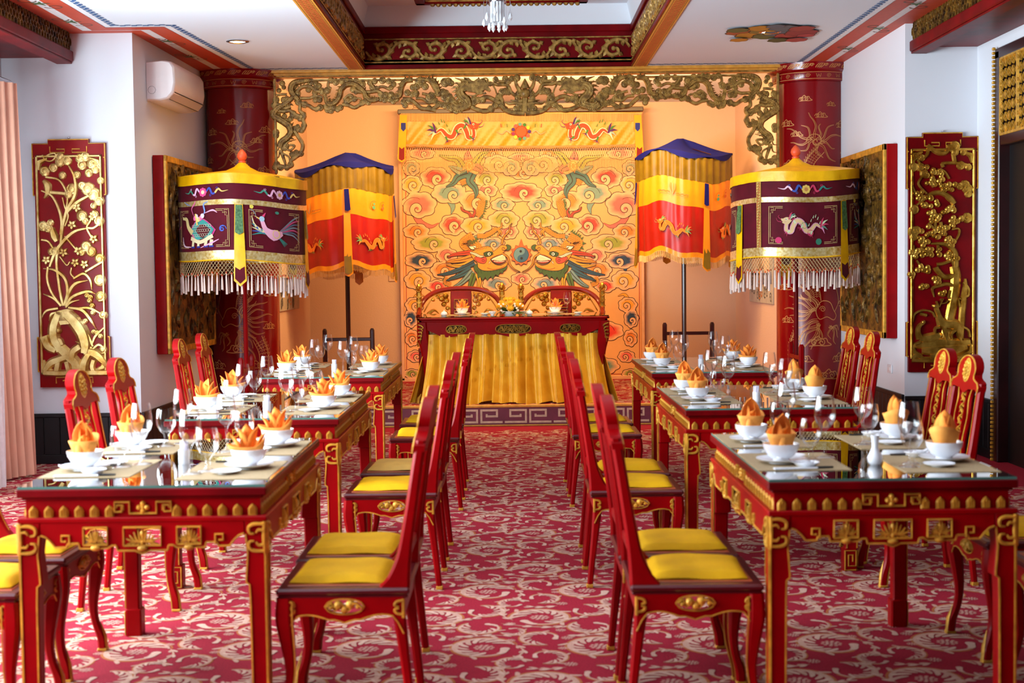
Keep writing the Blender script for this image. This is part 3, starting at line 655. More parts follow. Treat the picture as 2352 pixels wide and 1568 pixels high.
# ------------------------------------------------------------------ dragon fretwork between the columns
FW = thing('dragon_fretwork', 'openwork gilt dragons and clouds carving hung between the two red columns', 'carving', (.15, 12.95, 3.2))
FY = 12.95
def P2(px, py): v = pix(px, py, FY); return (v.x-.15, v.z-3.2)
mb = MB(); a = P2(640, 172); mb.box(-2.26, 2.27, -.02, .02, -.004, .03, .004); mb.build('top_rail', 'bronze', FW)
mb = MB(); mb.box(-2.275, -2.255, -.02, .02, -.87, 0, .003); mb.box(2.27, 2.29, -.02, .02, -.87, 0, .003); mb.build('side_rail', 'bronze', FW)
def fr_left(sgn, mode):
    """mode: 'side','top','centre'; carving authored for the left half, mirrored for the right"""
    mb = MB(); K = 5.6; k1 = 1/K
    def c1(p): return P2(600+p[0]*k1, 140+p[1]*k1)
    def c2(p): return P2(980+p[0]/5.88, 140+p[1]/5.88)
    f = lambda u, v, h: (sgn*u if sgn < 0 else u, h, v)
    f = (lambda u, v, h: (u, h, v)) if sgn > 0 else (lambda u, v, h: (2*c2((1328, 440))[0]-u, h, v))
    ft = lambda u, v, h: f(u, v, -h)
    def st(pts, w, th=.016, c=c1): mb.relief(cat([c(p) for p in pts], 4), [x*1.5/K*.00397 for x in w] if isinstance(w, list) else w*1.5/K*.00397, th, both=True, f=ft)
    def bl(pts, r=30, c=c1):
        for i, p in enumerate(pts):
            q = c(p); rr = (p[2] if len(p) > 2 else r)*1.42/K*.00397; mb.knob(q[0], q[1], rr, .011, both=True, f=ft, n=9)
            mb.relief(spiral(q[0], q[1], rr*.86, rr*.12, i*1.3, 1.5, 12), rr*.24, .010, f=lambda u, v, h: ft(u, v, h+.006))
    def body(pts, w, c=c1):
        P = cat([c(p) for p in pts], 5); N = len(P); W = w*1.3/K*.00397
        mb.relief(P, [W*.6, W, W, W*.8], .026, both=True, f=ft)
        for i in range(1, N-1):
            a = P[i-1]; b = P[i+1]; l = math.hypot(b[0]-a[0], b[1]-a[1]) or 1; nx, ny = -(b[1]-a[1])/l*W, (b[0]-a[0])/l*W
            if i % 2 == 0: mb.relief([(P[i][0]+nx*.45, P[i][1]+ny*.45), (P[i][0]+nx*.85-ny*.15, P[i][1]+ny*.85+nx*.15)], [W*.34, W*.05], .01, both=True, f=ft)
            for q in (-.25, 0.05, .3): mb.knob(P[i][0]+nx*q, P[i][1]+ny*q, W*.12, .006, f=lambda u, v, h: ft(u, v, h+.024), n=5)
    if mode == 'side':
        body([(440, 440), (330, 540), (200, 620), (160, 700), (220, 740), (300, 790), (360, 840), (380, 920), (330, 990), (260, 1040), (240, 1110)], 72)
        st([(400, 420), (450, 480), (500, 560), (500, 640), (560, 700), (540, 760), (560, 830), (540, 890)], 34); st([(430, 900), (480, 980), (530, 1060), (530, 1130), (500, 1200)], 36)
        st([(500, 1200), (440, 1240), (380, 1290), (400, 1340), (330, 1370), (240, 1350), (180, 1380)], 34)
        st([(200, 640), (300, 650), (370, 640), (440, 690), (530, 720)], 34); st([(160, 560), (230, 560), (300, 610), (380, 590)], 30); st([(200, 440), (270, 430), (330, 430)], 24)
        st([(290, 1100), (370, 1150), (430, 1090), (360, 1080)], 22); st([(300, 1100), (350, 1040), (450, 1010)], [20, 14, 5]); st([(250, 1140), (280, 1230), (310, 1330), (270, 1370)], [34, 26, 14]); st([(230, 1100), (210, 1150), (150, 1155)], [16, 10, 4]); st([(240, 1150), (220, 1240), (160, 1255)], [20, 12, 4]); st([(280, 1190), (350, 1230), (370, 1280)], 18)
        bl([(300, 1100, 44), (190, 920, 34), (190, 960, 30), (440, 870), (480, 880), (520, 890), (550, 830), (470, 840, 22), (410, 680, 34), (450, 710), (500, 740), (540, 690), (300, 710, 26), (320, 780, 34), (380, 740, 28), (190, 500, 34), (170, 570, 34), (200, 600, 34), (290, 500), (330, 490), (230, 380, 24), (510, 1190), (450, 1180), (400, 1200), (420, 1240), (380, 1330, 32), (330, 1370), (200, 1330, 34), (250, 1370, 32), (180, 1370), (270, 290, 28), (290, 340, 22), (480, 530, 34), (340, 560), (150, 660, 26)])
    if mode == 'top':
        body([(640, 255), (520, 262), (420, 290), (385, 350), (410, 430), (480, 500)], 66)
        body([(820, 430), (840, 520), (880, 560), (960, 530), (1010, 450), (1030, 370), (1090, 310), (1170, 300), (1240, 330), (1320, 400), (1350, 470), (1430, 510), (1510, 490)], 60)
        body([(1690, 480), (1780, 450), (1800, 350), (1850, 260), (1950, 245)], 60); body([(2080, 240), (2170, 260), (2220, 330), (2270, 430)], 46)
        st([(460, 400), (520, 340), (620, 330), (700, 380), (760, 400)], 34); st([(500, 480), (620, 480), (700, 450), (790, 470)], 30); st([(520, 540), (620, 580), (690, 620), (760, 600)], 34)
        st([(820, 560), (840, 620), (900, 600)], 40); st([(1040, 560), (1120, 570), (1200, 600), (1280, 560), (1340, 530)], 34); st([(870, 250), (860, 330), (900, 360)], 26); st([(1200, 370), (1260, 400), (1400, 400), (1500, 390), (1560, 430)], 34)
        st([(1400, 270), (1460, 350), (1560, 330), (1660, 370)], 26); st([(1820, 490), (1920, 500), (2000, 560), (2060, 610), (2160, 620), (2250, 640)], 38); st([(1990, 480), (2080, 490), (2150, 540), (2230, 520)], 30)
        st([(1060, 500), (1130, 440), (1180, 460)], 28); st([(1120, 540), (1180, 500), (1250, 480), (1290, 500)], 22); st([(2070, 420), (2160, 440), (2230, 470)], 26); st([(600, 250), (760, 250), (900, 245), (1100, 245), (1300, 250), (1500, 245), (1700, 245), (1900, 242), (2240, 235)], 20)
        bl([(640, 270, 34), (700, 290), (740, 320), (610, 370), (700, 350), (780, 390, 34), (850, 380, 34), (690, 410), (900, 250), (960, 270, 34), (1040, 260, 34), (1100, 250), (1150, 260), (1220, 260, 32), (1300, 300, 34), (1250, 290), (1400, 280), (1460, 260), (1560, 250, 34), (1640, 260), (1700, 300), (1670, 340, 26), (1430, 340), (1480, 360),
            (560, 560, 34), (700, 500), (750, 500), (760, 600, 34), (710, 620, 26), (860, 620, 38), (930, 600, 32), (980, 620), (1020, 600), (900, 640), (1180, 370), (1220, 400, 24), (1340, 520), (1300, 540), (1380, 530), (1540, 430, 32), (1600, 440, 34), (1650, 490, 34), (1700, 520), (1590, 500), (1670, 430), (1740, 490), (1540, 490),
            (1880, 410, 32), (1940, 430), (1990, 420, 34), (1950, 340), (2050, 300, 34), (2110, 330, 34), (2020, 260, 34), (2090, 250), (2000, 330, 34), (1830, 530), (1850, 570), (1900, 510), (1100, 510, 34), (1160, 460, 26), (1200, 490), (470, 420, 30), (2200, 450, 34), (2230, 510, 34), (2160, 600, 26), (2050, 240)])
    if mode == 'centre':
        c = c2
        body([(330, 600), (400, 640), (500, 620), (560, 590), (540, 530), (480, 480), (450, 410), (490, 350), (580, 330)], 95, c); body([(0, 250), (80, 270), (130, 340), (160, 430)], 62, c)
        P = [c(p) for p in ((600, 300), (660, 270), (720, 250), (780, 265), (800, 300), (860, 300), (900, 285), (890, 320), (830, 345), (870, 400), (850, 420), (790, 395), (740, 410), (790, 440), (720, 460), (640, 430), (560, 420), (520, 370))]
        V = [ft(u, v, -.02) for u, v in P]; mb.prism(P, -.02, .024, T=None) if False else None
        tri = tessellate_polygon([[Vector((p[0], p[1], 0)) for p in P]]); n = len(P)
        mb.add([ft(u, v, .03) for u, v in P]+[ft(u, v, -.02) for u, v in P], [tuple(t) for t in tri]+[tuple(i+n for i in t) for t in tri]+[(i, (i+1) % n, n+(i+1) % n, n+i) for i in range(n)])
        for q in ([(640, 300), (520, 270), (380, 230)], [(640, 320), (500, 310), (350, 300)], [(620, 350), (480, 340), (330, 370)], [(600, 380), (500, 400), (420, 410)], [(600, 300), (560, 250), (500, 225)], [(640, 330), (590, 280), (560, 225)], [(660, 290), (700, 250), (700, 220)]): st(q, [36, 28, 6], .022, c)
        st([(890, 320), (925, 380), (950, 450)], 16, .01, c); st([(700, 270), (790, 230), (830, 260), (830, 310)], 14, .01, c); st([(700, 440), (640, 470), (540, 460)], [26, 16, 6], .014, c); st([(800, 430), (760, 460)], [24, 6], .014, c)
        bl([(770, 310, 46), (700, 340, 44), (740, 385, 30), (860, 310, 24)], 30, c)
        st([(0, 640), (60, 655), (130, 620), (170, 590)], 40, .016, c); st([(600, 620), (690, 660), (780, 680), (860, 660), (900, 620)], 42, .016, c); st([(720, 520), (800, 490), (880, 510), (940, 550), (1000, 570)], 40, .016, c); st([(1000, 600), (1060, 660), (1130, 690), (1220, 705), (1328, 708)], 46, .02, c)
        st([(1200, 470), (1140, 420), (1100, 340), (1040, 320), (960, 320), (900, 300)], 32, .016, c); (st([(1328, 370), (1326, 240)], [90, 10], .02, c) if sgn > 0 else None); st([(1270, 420), (1220, 340), (1195, 260), (1180, 220)], [40, 30, 16], .016, c); st([(1290, 540), (1200, 540), (1130, 530)], [40, 24, 8], .016, c); st([(1310, 590), (1200, 570), (1110, 580), (1060, 550)], [40, 26, 14], .016, c)
        (st([(1328, 500), (1328, 700)], 60, .018, c) if sgn > 0 else None); st([(940, 470), (990, 490), (1020, 540), (1000, 600)], 36, .016, c); st([(940, 220), (960, 270), (1080, 280)], 24, .014, c)
        bl([(250, 600, 34), (300, 620, 34), (340, 650, 34), (400, 670, 34), (450, 660, 32), (200, 590), (160, 580), (160, 430, 40), (220, 420, 34), (260, 430), (300, 480, 36), (340, 530, 34), (370, 560), (240, 490, 36), (280, 540, 36), (250, 290, 44), (290, 280, 40), (330, 300), (40, 500, 40), (60, 460, 30), (870, 650, 36), (930, 600, 36), (640, 560, 34), (690, 530, 34), (640, 510), (760, 530, 30),
            (980, 480, 36), (1020, 420, 36), (1070, 410, 36), (1110, 420), (950, 520, 30), (1010, 600, 36), (1060, 650), (1100, 270, 34), (1150, 240), (1220, 230, 34), (1060, 240, 30), (930, 250, 28), (1210, 650, 34), (1270, 640, 36), (1240, 440, 30), (1230, 500, 30), (1240, 590, 30)], 30, c)
        q = c((1328, 440)); (mb.knob(q[0], q[1], .048, .04, both=True, f=ft, n=20) if sgn > 0 else None)
    return mb
for sg in (1, -1):
    for md in ('side', 'top', 'centre'): fr_left(sg, md).build({'side': 'drop_carving', 'top': 'frieze_carving', 'centre': 'dragon_head_carving'}[md], 'bronze', FW)

# ------------------------------------------------------------------ dragon mural behind the head table
MY = 16.04
MU = thing('dragon_mural', 'tall painted panel of two facing dragons among coloured clouds', 'painting', (.12, MY, .2))
def mp(px, py, h=0): v = pix(px, py, MY-h); return (v.x-.12, v.y-MY, v.z-.2)
mb = MB(); mb.box(-1.335, 1.345, .002, .05, .0, 2.98, .006); mb.build('panel_board', mat('apricot_panel_ground', '#e0a468', .6, var=.08, vscale=2), MU)
mb = MB()
for b in ((-1.37, -1.335, -.012, .05, 0, 3.0), (1.345, 1.38, -.012, .05, 0, 3.0), (-1.37, 1.38, -.012, .05, -.012, .03)): mb.box(*b, .004)
mb.build('frame_edge', mat('pale_frame_edge', '#d9a57c', .6, var=.1), MU)
A = Art(mp, .0006)
INK = '#241812'; CREAM = '#e8ae80'
def mcloud(cx, cy, rx, ry, c, sp=None, tail=None, lobes=7, L=0, mir=False):
    X = lambda x: 2394-x if mir else x
    n = 42; ph = (cx*13+cy*7) % 6.28
    ring = [(cx+rx*(.86+.14*abs(math.sin(lobes*.5*t+ph)))*math.cos(t), cy+ry*(.86+.14*abs(math.sin(lobes*.5*t+ph)))*math.sin(t)) for t in [2*math.pi*k/n for k in range(n)]]
    big = [(cx+(x-cx)*(1+1.5/rx), cy+(y-cy)*(1+1.5/ry)) for x, y in ring]
    cc = lin(c); cr = lin(CREAM)
    if tail:
        T = cat(tail, 5); A.stroke([(X(x), y) for x, y in T], [rx*.42+2, rx*.25+2, 2], INK, L); A.stroke([(X(x), y) for x, y in T], [rx*.42, rx*.25, .5], c, L+.5)
    A.poly([(X(x), y) for x, y in big], INK, L+1); A.poly([(X(x), y) for x, y in ring], CREAM, L+2)
    A.fan((X(cx), cy), [(X(x), y) for x, y in ring], [cc, cc, cr], [.05, .52, .9], L+3)
    sx, sy, d = sp or (cx+rx*.15, cy+ry*.15, 1)
    R = min(rx, ry)*.62
    A.stroke([(X(x), y) for x, y in spiral(sx, sy, R*.72, R*.1, 1.57, d*1.3, 20)], [R*.62, R*.35, R*.1], CREAM, L+4)
    A.stroke([(X(x), y) for x, y in spiral(sx, sy, R, R*.12, 1.9, d*1.45, 24)], 1.4, INK, L+5)
    A.stroke([(X(x), y) for x, y in spiral(sx-d*R*.2, sy-R*.1, R*1.5, R*1.2, 3.3, d*.3, 8)], 1.0, INK, L+5)
RD, PK, OR, AM, OL, TE, NV, GB = '#d9382a', '#e8665a', '#dd7a22', '#e59a20', '#8f9430', '#6f8f84', '#1f3a58', '#6c8490'
for mir in (False, True):
    for a in ((945, 386, 20, 19, TE), (946, 423, 24, 21, AM), (1000, 408, 36, 25, RD), (1118, 436, 26, 18, PK), (1116, 411, 27, 19, OL), (1092, 462, 36, 26, OR), (1032, 443, 42, 25, TE, (1042, 449, 1), [(1032, 455), (1040, 475), (1036, 492)]), (963, 470, 41, 31, PK, (958, 480, 1), [(955, 490), (965, 510), (990, 520), (1008, 512)]),
              (1155, 470, 28, 16, TE), (1172, 384, 24, 20, TE), (1142, 376, 32, 21, '#e0a468'), (1130, 352, 26, 12, OR), (970, 352, 30, 14, PK), (956, 531, 31, 18, OR), (1040, 516, 31, 25, RD), (1157, 504, 37, 21, OL), (1168, 531, 23, 19, PK), (1096, 549, 19, 13, TE), (1130, 560, 30, 16, GB), (1026, 586, 25, 18, PK), (991, 558, 47, 21, OL), (1094, 518, 37, 21, AM),
              (966, 598, 37, 19, NV, None, [(968, 605), (958, 615), (960, 629)]), (1019, 620, 31, 21, OR), (959, 643, 31, 23, AM), (1004, 657, 25, 15, RD), (1141, 652, 34, 17, GB), (952, 700, 22, 18, AM, None, [(950, 690), (960, 676), (975, 680)]), (944, 731, 17, 22, NV, (942, 736, 1), [(950, 725), (962, 700), (952, 686)]), (946, 776, 16, 20, OR), (955, 818, 20, 14, PK), (946, 858, 20, 11, OL), (1000, 760, 40, 22, RD), (1010, 840, 40, 20, TE)):
        mcloud(*a, mir=mir, L=(a[0]*7) % 5)
    X = (lambda p: (2394-p[0], p[1])) if mir else (lambda p: p)
    z8 = lambda p: X((900+p[0]/7.127, 480+p[1]/7.127)); z7 = lambda p: X((900+p[0]/6.03, 240+p[1]/6.03))
    def ribbon(pts, w, c, L=20, z=z8, k=7.127):
        P = [z(p) for p in cat(pts, 5)]; ww = [x/k for x in (w if isinstance(w, list) else [w, w])]
        A.stroke(P, [x+2.4 for x in ww], INK, L); A.stroke(P, ww, c, L+1); A.stroke(P, [x*.12+.3 for x in ww], INK, L+2)
    def shape(pts, c, L=30, z=z8, n=3):
        P = [z(p) for p in cat(pts, n, True)]; A.poly(P, c, L); A.stroke(P+P[:1], 1.1, INK, L+1)
    def scales(pts, w, L=12, z=z8, k=7.127):
        P = [z(p) for p in cat(pts, 6)]; W = w/k; A.stroke(P, W+1.6, INK, L); A.stroke(P, W, '#e0932a', L+1); N = len(P)
        for i in range(0, N, 1):
            a = P[max(i-1, 0)]; b = P[min(i+1, N-1)]; l = math.hypot(b[0]-a[0], b[1]-a[1]) or 1; nx, ny = -(b[1]-a[1])/l*W, (b[0]-a[0])/l*W
            for q in (-.32, 0, .32):
                cx, cy = P[i][0]+nx*(q+(.16 if i % 2 else 0)), P[i][1]+ny*(q+(.16 if i % 2 else 0)); A.stroke(spiral(cx, cy, W*.14, W*.14, 0, .8, 7), .45, '#5a3410', L+2)
            if i % 2 == 0: A.stroke([(P[i][0]+nx*.45, P[i][1]+ny*.45), (P[i][0]+nx*.85, P[i][1]+ny*.85)], [W*.34, W*.05], '#47602c', L+1)
    scales([(1440, 560), (1330, 640), (1240, 620), (1180, 560), (1240, 500), (1330, 440)], 150, 11); scales([(1400, 440), (1520, 440), (1620, 390), (1720, 320)], 70, 12); scales([(1390, 110), (1440, 40), (1470, -60), (1480, -140)], 120, 11)
    scales([(900, 1120), (880, 1200), (960, 1240)], 70, 11); scales([(960, 1090), (1020, 1060)], 80, 11, z7, 6.03)
    for q in ([(1720, 320), (1790, 300), (1800, 220)], [(1730, 330), (1760, 390), (1730, 440)], [(1740, 330), (1790, 380), (1780, 430)]): ribbon(q, [26, 20, 10], AM, 14)
    for q in ([(1300, 130), (1260, 60), (1160, 20), (1130, -40)], [(1320, 130), (1360, 50), (1330, -20)]): ribbon(q, [40, 26, 5], '#c23a20', 15)
    for q, c in (([(980, 870), (900, 760), (780, 740), (650, 700)], '#9a9c34'), ([(1150, 820), (1240, 700), (1350, 650)], '#9a9c34'), ([(1060, 760), (1050, 700), (1060, 640)], PK), ([(960, 930), (870, 890), (790, 850)], TE), ([(1150, 850), (1230, 900), (1220, 960)], PK), ([(1050, 950), (920, 1000), (850, 1090), (750, 1140)], '#3f6a66'), ([(1120, 950), (1080, 1060), (1150, 1150), (1170, 1230), (1150, 1300)], '#3f6a66')): ribbon(q, [110, 90, 60, 6], c, 16, z7, 6.03)
    A.disc(*z7((1070, 850)), 9, '#c98a2a', 20, 14, 12); 
    for k in range(9): A.disc(z7((1070, 850))[0]+5*math.cos(k*.7), z7((1070, 850))[1]+8*math.sin(k*.7), 1.8, '#efc070', 21, 8)
    # head: mane, beard, jaws, horns, eye
    for q, w, c in (([(1350, 870), (1230, 930), (1050, 1010), (880, 1060), (740, 1075)], [90, 80, 60, 40, 4], '#24506c'), ([(1300, 980), (1180, 1050), (1050, 1110), (890, 1170)], [80, 80, 50, 4], '#2c5a70'), ([(1320, 1010), (1230, 1120), (1120, 1220), (1010, 1275)], [80, 80, 60, 20], '#6f8f94'), ([(1350, 1050), (1310, 1180), (1280, 1280)], [90, 90, 60], '#4d6a30'), ([(1400, 1060), (1430, 1180), (1420, 1280)], [70, 60, 40], '#d9a02a'), ([(1330, 850), (1200, 910), (1050, 930), (890, 915)], [90, 70, 50, 6], '#e5a030'), ([(1340, 780), (1150, 830), (1000, 850), (880, 870)], [100, 70, 50, 6], '#e58a2a'), ([(1300, 710), (1150, 725), (1020, 745), (910, 785)], [70, 60, 40, 4], '#cf3a20')): ribbon(q, w, c, 24)
    shape([(1340, 930), (1420, 900), (1600, 960), (1740, 960), (1885, 915), (1870, 990), (1830, 1010), (1820, 1050), (1770, 1040), (1740, 1100), (1700, 1070), (1650, 1150), (1620, 1100), (1560, 1170), (1530, 1110), (1490, 1170), (1450, 1110), (1410, 1130), (1400, 1050), (1360, 1010)], '#3c5a2c', 30, n=2)
    shape([(1290, 720), (1400, 650), (1560, 605), (1640, 640), (1660, 690), (1720, 650), (1790, 590), (1870, 600), (1885, 650), (1840, 690), (1810, 730), (1700, 765), (1620, 810), (1630, 850), (1690, 905), (1790, 920), (1880, 870), (1890, 900), (1850, 950), (1740, 990), (1600, 1010), (1480, 1000), (1410, 950), (1400, 880), (1340, 820)], '#e0902a', 33)
    shape([(1625, 822), (1700, 780), (1790, 748), (1835, 740), (1862, 790), (1868, 850), (1790, 878), (1720, 872), (1660, 850)], '#f3cfae', 36, n=2); shape([(1630, 835), (1680, 875), (1760, 892), (1830, 872), (1862, 835), (1800, 850), (1720, 845)], '#9c2018', 38, n=2)
    for k in range(8): A.poly([z8((1630+k*25, 822-k*10)), z8((1654+k*25, 814-k*10)), z8((1646+k*25, 842-k*10))], '#fbf4e6', 39)
    for k in range(7): A.poly([z8((1668+k*26, 862+5*math.sin(k*.5))), z8((1688+k*26, 862+5*math.sin(k*.5))), z8((1680+k*26, 842))], '#fbf4e6', 39)
    A.stroke([z8(p) for p in cat([(1610, 815), (1700, 765), (1800, 735), (1830, 700), (1845, 690)], 3)], 1.5, '#9a5212', 37); A.stroke([z8(p) for p in cat([(1560, 960), (1640, 985), (1750, 975), (1850, 930)], 3)], 1.2, '#8a4a10', 37)
    shape([(1250, 610), (1300, 660), (1360, 660), (1330, 620), (1380, 640), (1370, 600)], '#f3e4d0', 35, n=1); ribbon([(1280, 710), (1370, 740), (1440, 775), (1510, 770)], [16, 34, 34, 8], '#f6e8d4', 36)
    shape([(1350, 800), (1400, 780), (1470, 800), (1530, 785), (1552, 830), (1530, 880), (1490, 893), (1410, 868)], '#cf4434', 37, n=2); A.stroke([z8(p) for p in spiral(1495, 835, 30, 6, 0, 1.2)], 1.2, INK, 38)
    for k in range(9): A.stroke([z8((1400+k*52, 985+12*math.sin(k))), z8((1420+k*50, 1050-k*5+12*math.sin(k*2)))], 1.0, '#1f3418', 32)
    shape([(1500, 720), (1540, 700), (1600, 690), (1650, 700), (1660, 740), (1610, 770), (1540, 780), (1510, 760)], '#2c4a24', 36, n=1)
    A.disc(*z8((1590, 735)), 5.0, '#17120e', 38); A.disc(*z8((1592, 735)), 3.6, '#f6efe0', 39); A.disc(*z8((1596, 735)), 1.8, '#17120e', 40)
    A.stroke([z8(p) for p in spiral(1830, 645, 40, 6, 0, 1.3)], 1.2, INK, 38); shape([(1600, 850), (1620, 860), (1580, 910)], '#f6efe0', 39, n=1); shape([(1880, 580), (1940, 600), (1950, 640), (1900, 680), (1860, 640)], '#3c5a2c', 31, n=2)
    for k in range(5): A.stroke([z8((1380+k*50, 690-k*14)), z8((1460+k*34, 640-k*6))], .6, INK, 36)
    ribbon([(1800, 720), (1900, 790), (1930, 900), (2000, 980), (2100, 1030)], [20, 18, 12, 3], AM, 40); ribbon([(1800, 570), (1830, 460), (1920, 360), (1930, 280), (1970, 230)], [22, 18, 12, 3], AM, 40)
mcloud(1197, 441, 50, 23, RD, lobes=9); mcloud(1197, 394, 32, 18, OR, lobes=8); mcloud(1197, 640, 24, 14, PK); mcloud(1197, 362, 30, 11, PK)
cx, cy = 1197, 585
fl = []
for k in range(24): a = 2*math.pi*k/24; r = (24.5 if k % 2 == 0 else 20)+(11 if k == 18 else 0); fl.append((cx+r*math.cos(a), cy+r*math.sin(a)))
A.poly([(cx+(x-cx)*1.05, cy+(y-cy)*1.05) for x, y in fl], INK, 26); A.poly(fl, '#e2602c', 27); A.disc(cx, cy, 18, INK, 28, 32); A.disc(cx, cy, 17, '#5d8a9c', 29, 32)
A.poly([(cx+17*math.cos(t), cy+17*math.sin(t)) for t in frange(-1.57, 1.57, 16)]+[(cx+8.5*math.cos(t), cy+8.5+8.5*math.sin(t)) for t in frange(1.57, 4.71, 10)]+[(cx+8.5*math.cos(t), cy-8.5+8.5*math.sin(t)) for t in frange(1.5, -1.57, 10)], '#2c5a7c', 30)
A.disc(cx-1, cy-8, 3, '#101820', 32); A.disc(cx+1, cy+8, 3, '#101820', 32)
A.stroke([(931.5, 262), (934, 864), (1469, 858), (1467, 260)], 1.6, '#a8201c', 3)
A.build('painted_dragons_and_clouds', 'vc', MU, None, vc=True)

# embroidered valance over the mural
VY = 15.93
VA = thing('embroidered_valance', 'golden satin valance with two red dragons, hanging from a dark bar', 'valance', (.12, VY, 3.2))
def vp(px, py, h=0): v = pix(px, py, VY-h); return (v.x-.12, v.y-VY, v.z-3.2)
mb = MB(); mb.box(-1.36, 1.37, -.03, .1, -.02, .03, .006); mb.build('hanging_bar', 'brownwood', VA)
def wav(u, v): return .012*math.sin(u*9+2*v)+.008*math.sin(u*23+v*5)
mb = MB(); mb.grid(120, 14, lambda u, v: (lambda p: (p[0], p[1]-.012-wav(u*6, v*3)*(v), p[2]))(vp(918+u*556, 258+v*82+(4*math.sin(u*3.1)*v-3*v), 0))); mb.build('satin_cloth', 'satino', VA, 80)
mb = MB(); 
for k in range(280):
    x = 922+k*1.97; p = vp(x, 261); L = .085+.006*math.sin(k*1.7); mb.box(p[0]-.003, p[0]+.003, -.034, -.03, p[2]-L, p[2], 0)
o = mb.build('upper_fringe', 'fringe', VA, None); tag(o, kind='stuff')
mb = MB(); 
for k in range(170):
    x = 922+k*3.26; top = 341+4*math.sin((x-918)/556*3.1)-3; p = vp(x, top+22+5*math.sin(k*.12)); q = vp(x, top+55+4*math.sin(k*.5)); mb.box(p[0]-.0022, p[0]+.0022, -.02, -.016, q[2], p[2], 0)
o = mb.build('lower_fringe', 'fringe', VA, None); tag(o, kind='stuff')
mb = MB(); 
for k in range(110):
    x = 921+k*5; t = 338+4*math.sin((x-918)/556*3.1)-3
    for s in (-1, 1):
        a = vp(x, t); b = vp(x+s*9, t+24); mb.tube([(a[0], -.02, a[2]), (b[0], -.02, b[2])], .0014, 3, cap=False)
o = mb.build('net_edging', 'net', VA, None); tag(o, kind='stuff')
mb = MB(); mb.grid(60, 2, lambda u, v: (lambda p: (p[0], -.03, p[2]))(vp(922+u*548, 334+v*5+4*math.sin(u*3.1)-3))); mb.build('braid', mat('brown_braid', '#b07a3c', .6, var=.2, vscale=80), VA, None)
for sx, x0 in ((1, 918), (-1, 1456)):
    A = Art(lambda u, v, h: (lambda p: (p[0], p[1], p[2]))(vp(u, v, .045+h)), .001)
    x0b = x0-(4 if sx > 0 else -4)
    A.poly([(x0, 264), (x0+17, 264), (x0b+18, 340), (x0b+17, 366), (x0b+9, 373), (x0b-1, 366), (x0b, 340)], '#e8a51e', 0); A.poly([(x0+3, 282), (x0+14, 282), (x0+14, 296), (x0+8.5, 302), (x0+3, 296)], '#1f2f8c', 1)
    A.poly([(x0b+3, 337), (x0b+9, 342), (x0b+15, 337), (x0b+15, 365), (x0b+9, 369), (x0b+2, 365)], '#7d0a12', 1); A.build('side_streamer', 'vcmatte', VA, None, vc=True)
A = Art(lambda u, v, h: vp(u, v, .040+h), .001)
def edragon(A, cx, cy, s, cols, mir=1, y=-1):
    """small embroidered dragon; y=-1 for pixel rows, +1 when v points up"""
    g = lambda u, v: (cx+u*s*mir, cy+v*s*(-y)*-1)
    st = lambda pts, w, c, L: A.stroke([g(*p) for p in cat(pts, 4)], [x*s for x in w], c, L)
    a, b, c, d, e = cols
    for k in range(14):
        t = k/13; x = -.9+1.5*t; yy = .32*math.sin(t*9); st([(x, yy+.12), (x-.05, yy+.26)], [.05, .02], c, 1)
    st([(-.95, -.05), (-.7, .1), (-.45, -.15), (-.2, -.2), (0, .2), (.25, .28), (.42, .0), (.5, -.25), (.72, -.2), (.72, .1), (.62, .25)], [.10, .22, .26, .27, .27, .25, .22, .2, .16], b, 2)
    st([(-.95, -.05), (-.7, .1), (-.45, -.15), (-.2, -.2), (0, .2), (.25, .28), (.42, .0), (.5, -.25), (.72, -.2), (.72, .1), (.62, .25)], [.06, .14, .18, .19, .19, .18, .15, .13, .1], a, 3)
    for k, (dx, dy) in enumerate(((-1.3, .3), (-1.35, .08), (-1.3, -.18), (-1.15, -.35), (-1.1, .42))): st([(-.95, -.05), ((-.95+dx)/2, (dy)/2+.06), (dx, dy)], [.09, .09, .01], (c, d, e, b, d)[k], 4)
    st([(.52, .22), (.68, .34), (.85, .3), (.98, .36)], [.16, .22, .18, .05], a, 5); st([(.6, .18), (.78, .16), (.92, .2)], [.12, .1, .04], a, 5); A.disc(*g(.72, .34), .05*s, '#f2e6d0', 6, 8); A.disc(*g(.73, .34), .025*s, '#141014', 7, 8)
    for k, (dx, dy) in enumerate(((.25, .5), (.32, .62), (.45, .68))): st([(.6, .34), ((.6+dx)/2, (.34+dy)/2+.06), (dx, dy)], [.09, .07, .01], (c, e, d)[k], 5)
    st([(.95, .32), (1.1, .45), (1.05, .55)], [.03, .02, .01], d, 5); st([(.95, .22), (1.12, .25), (1.2, .4)], [.03, .02, .01], d, 5)
    for px_, py_, ang in ((-.5, -.2, -1.2), (-.05, .1, -1.0), (.3, .15, 1.0), (.55, -.2, -.5)):
        st([(px_, py_), (px_+.16*math.cos(ang), py_+.2*math.sin(ang))], [.1, .06], c, 4)
        for q in (-.5, 0, .5): st([(px_+.16*math.cos(ang), py_+.2*math.sin(ang)), (px_+.3*math.cos(ang+q), py_+.33*math.sin(ang+q))], [.04, .01], d, 5)
for mir, cx in ((1, 1050), (-1, 1348)):
    A = Art(lambda u, v, h: vp(u, v, .040+h), .001); edragon(A, cx, 303, 52, ('#d8482c', '#efe2c0', '#3c7a34', '#4a1f6c', '#8fb0a8'), mir, -1); A.build('embroidered_dragon', 'vcmatte', VA, None, vc=True)
A = Art(lambda u, v, h: vp(u, v, .040+h), .001)
A.disc(1197, 302, 14, '#c8341c', 2, 20); A.disc(1197, 302, 12, '#dd5a30', 3, 20)
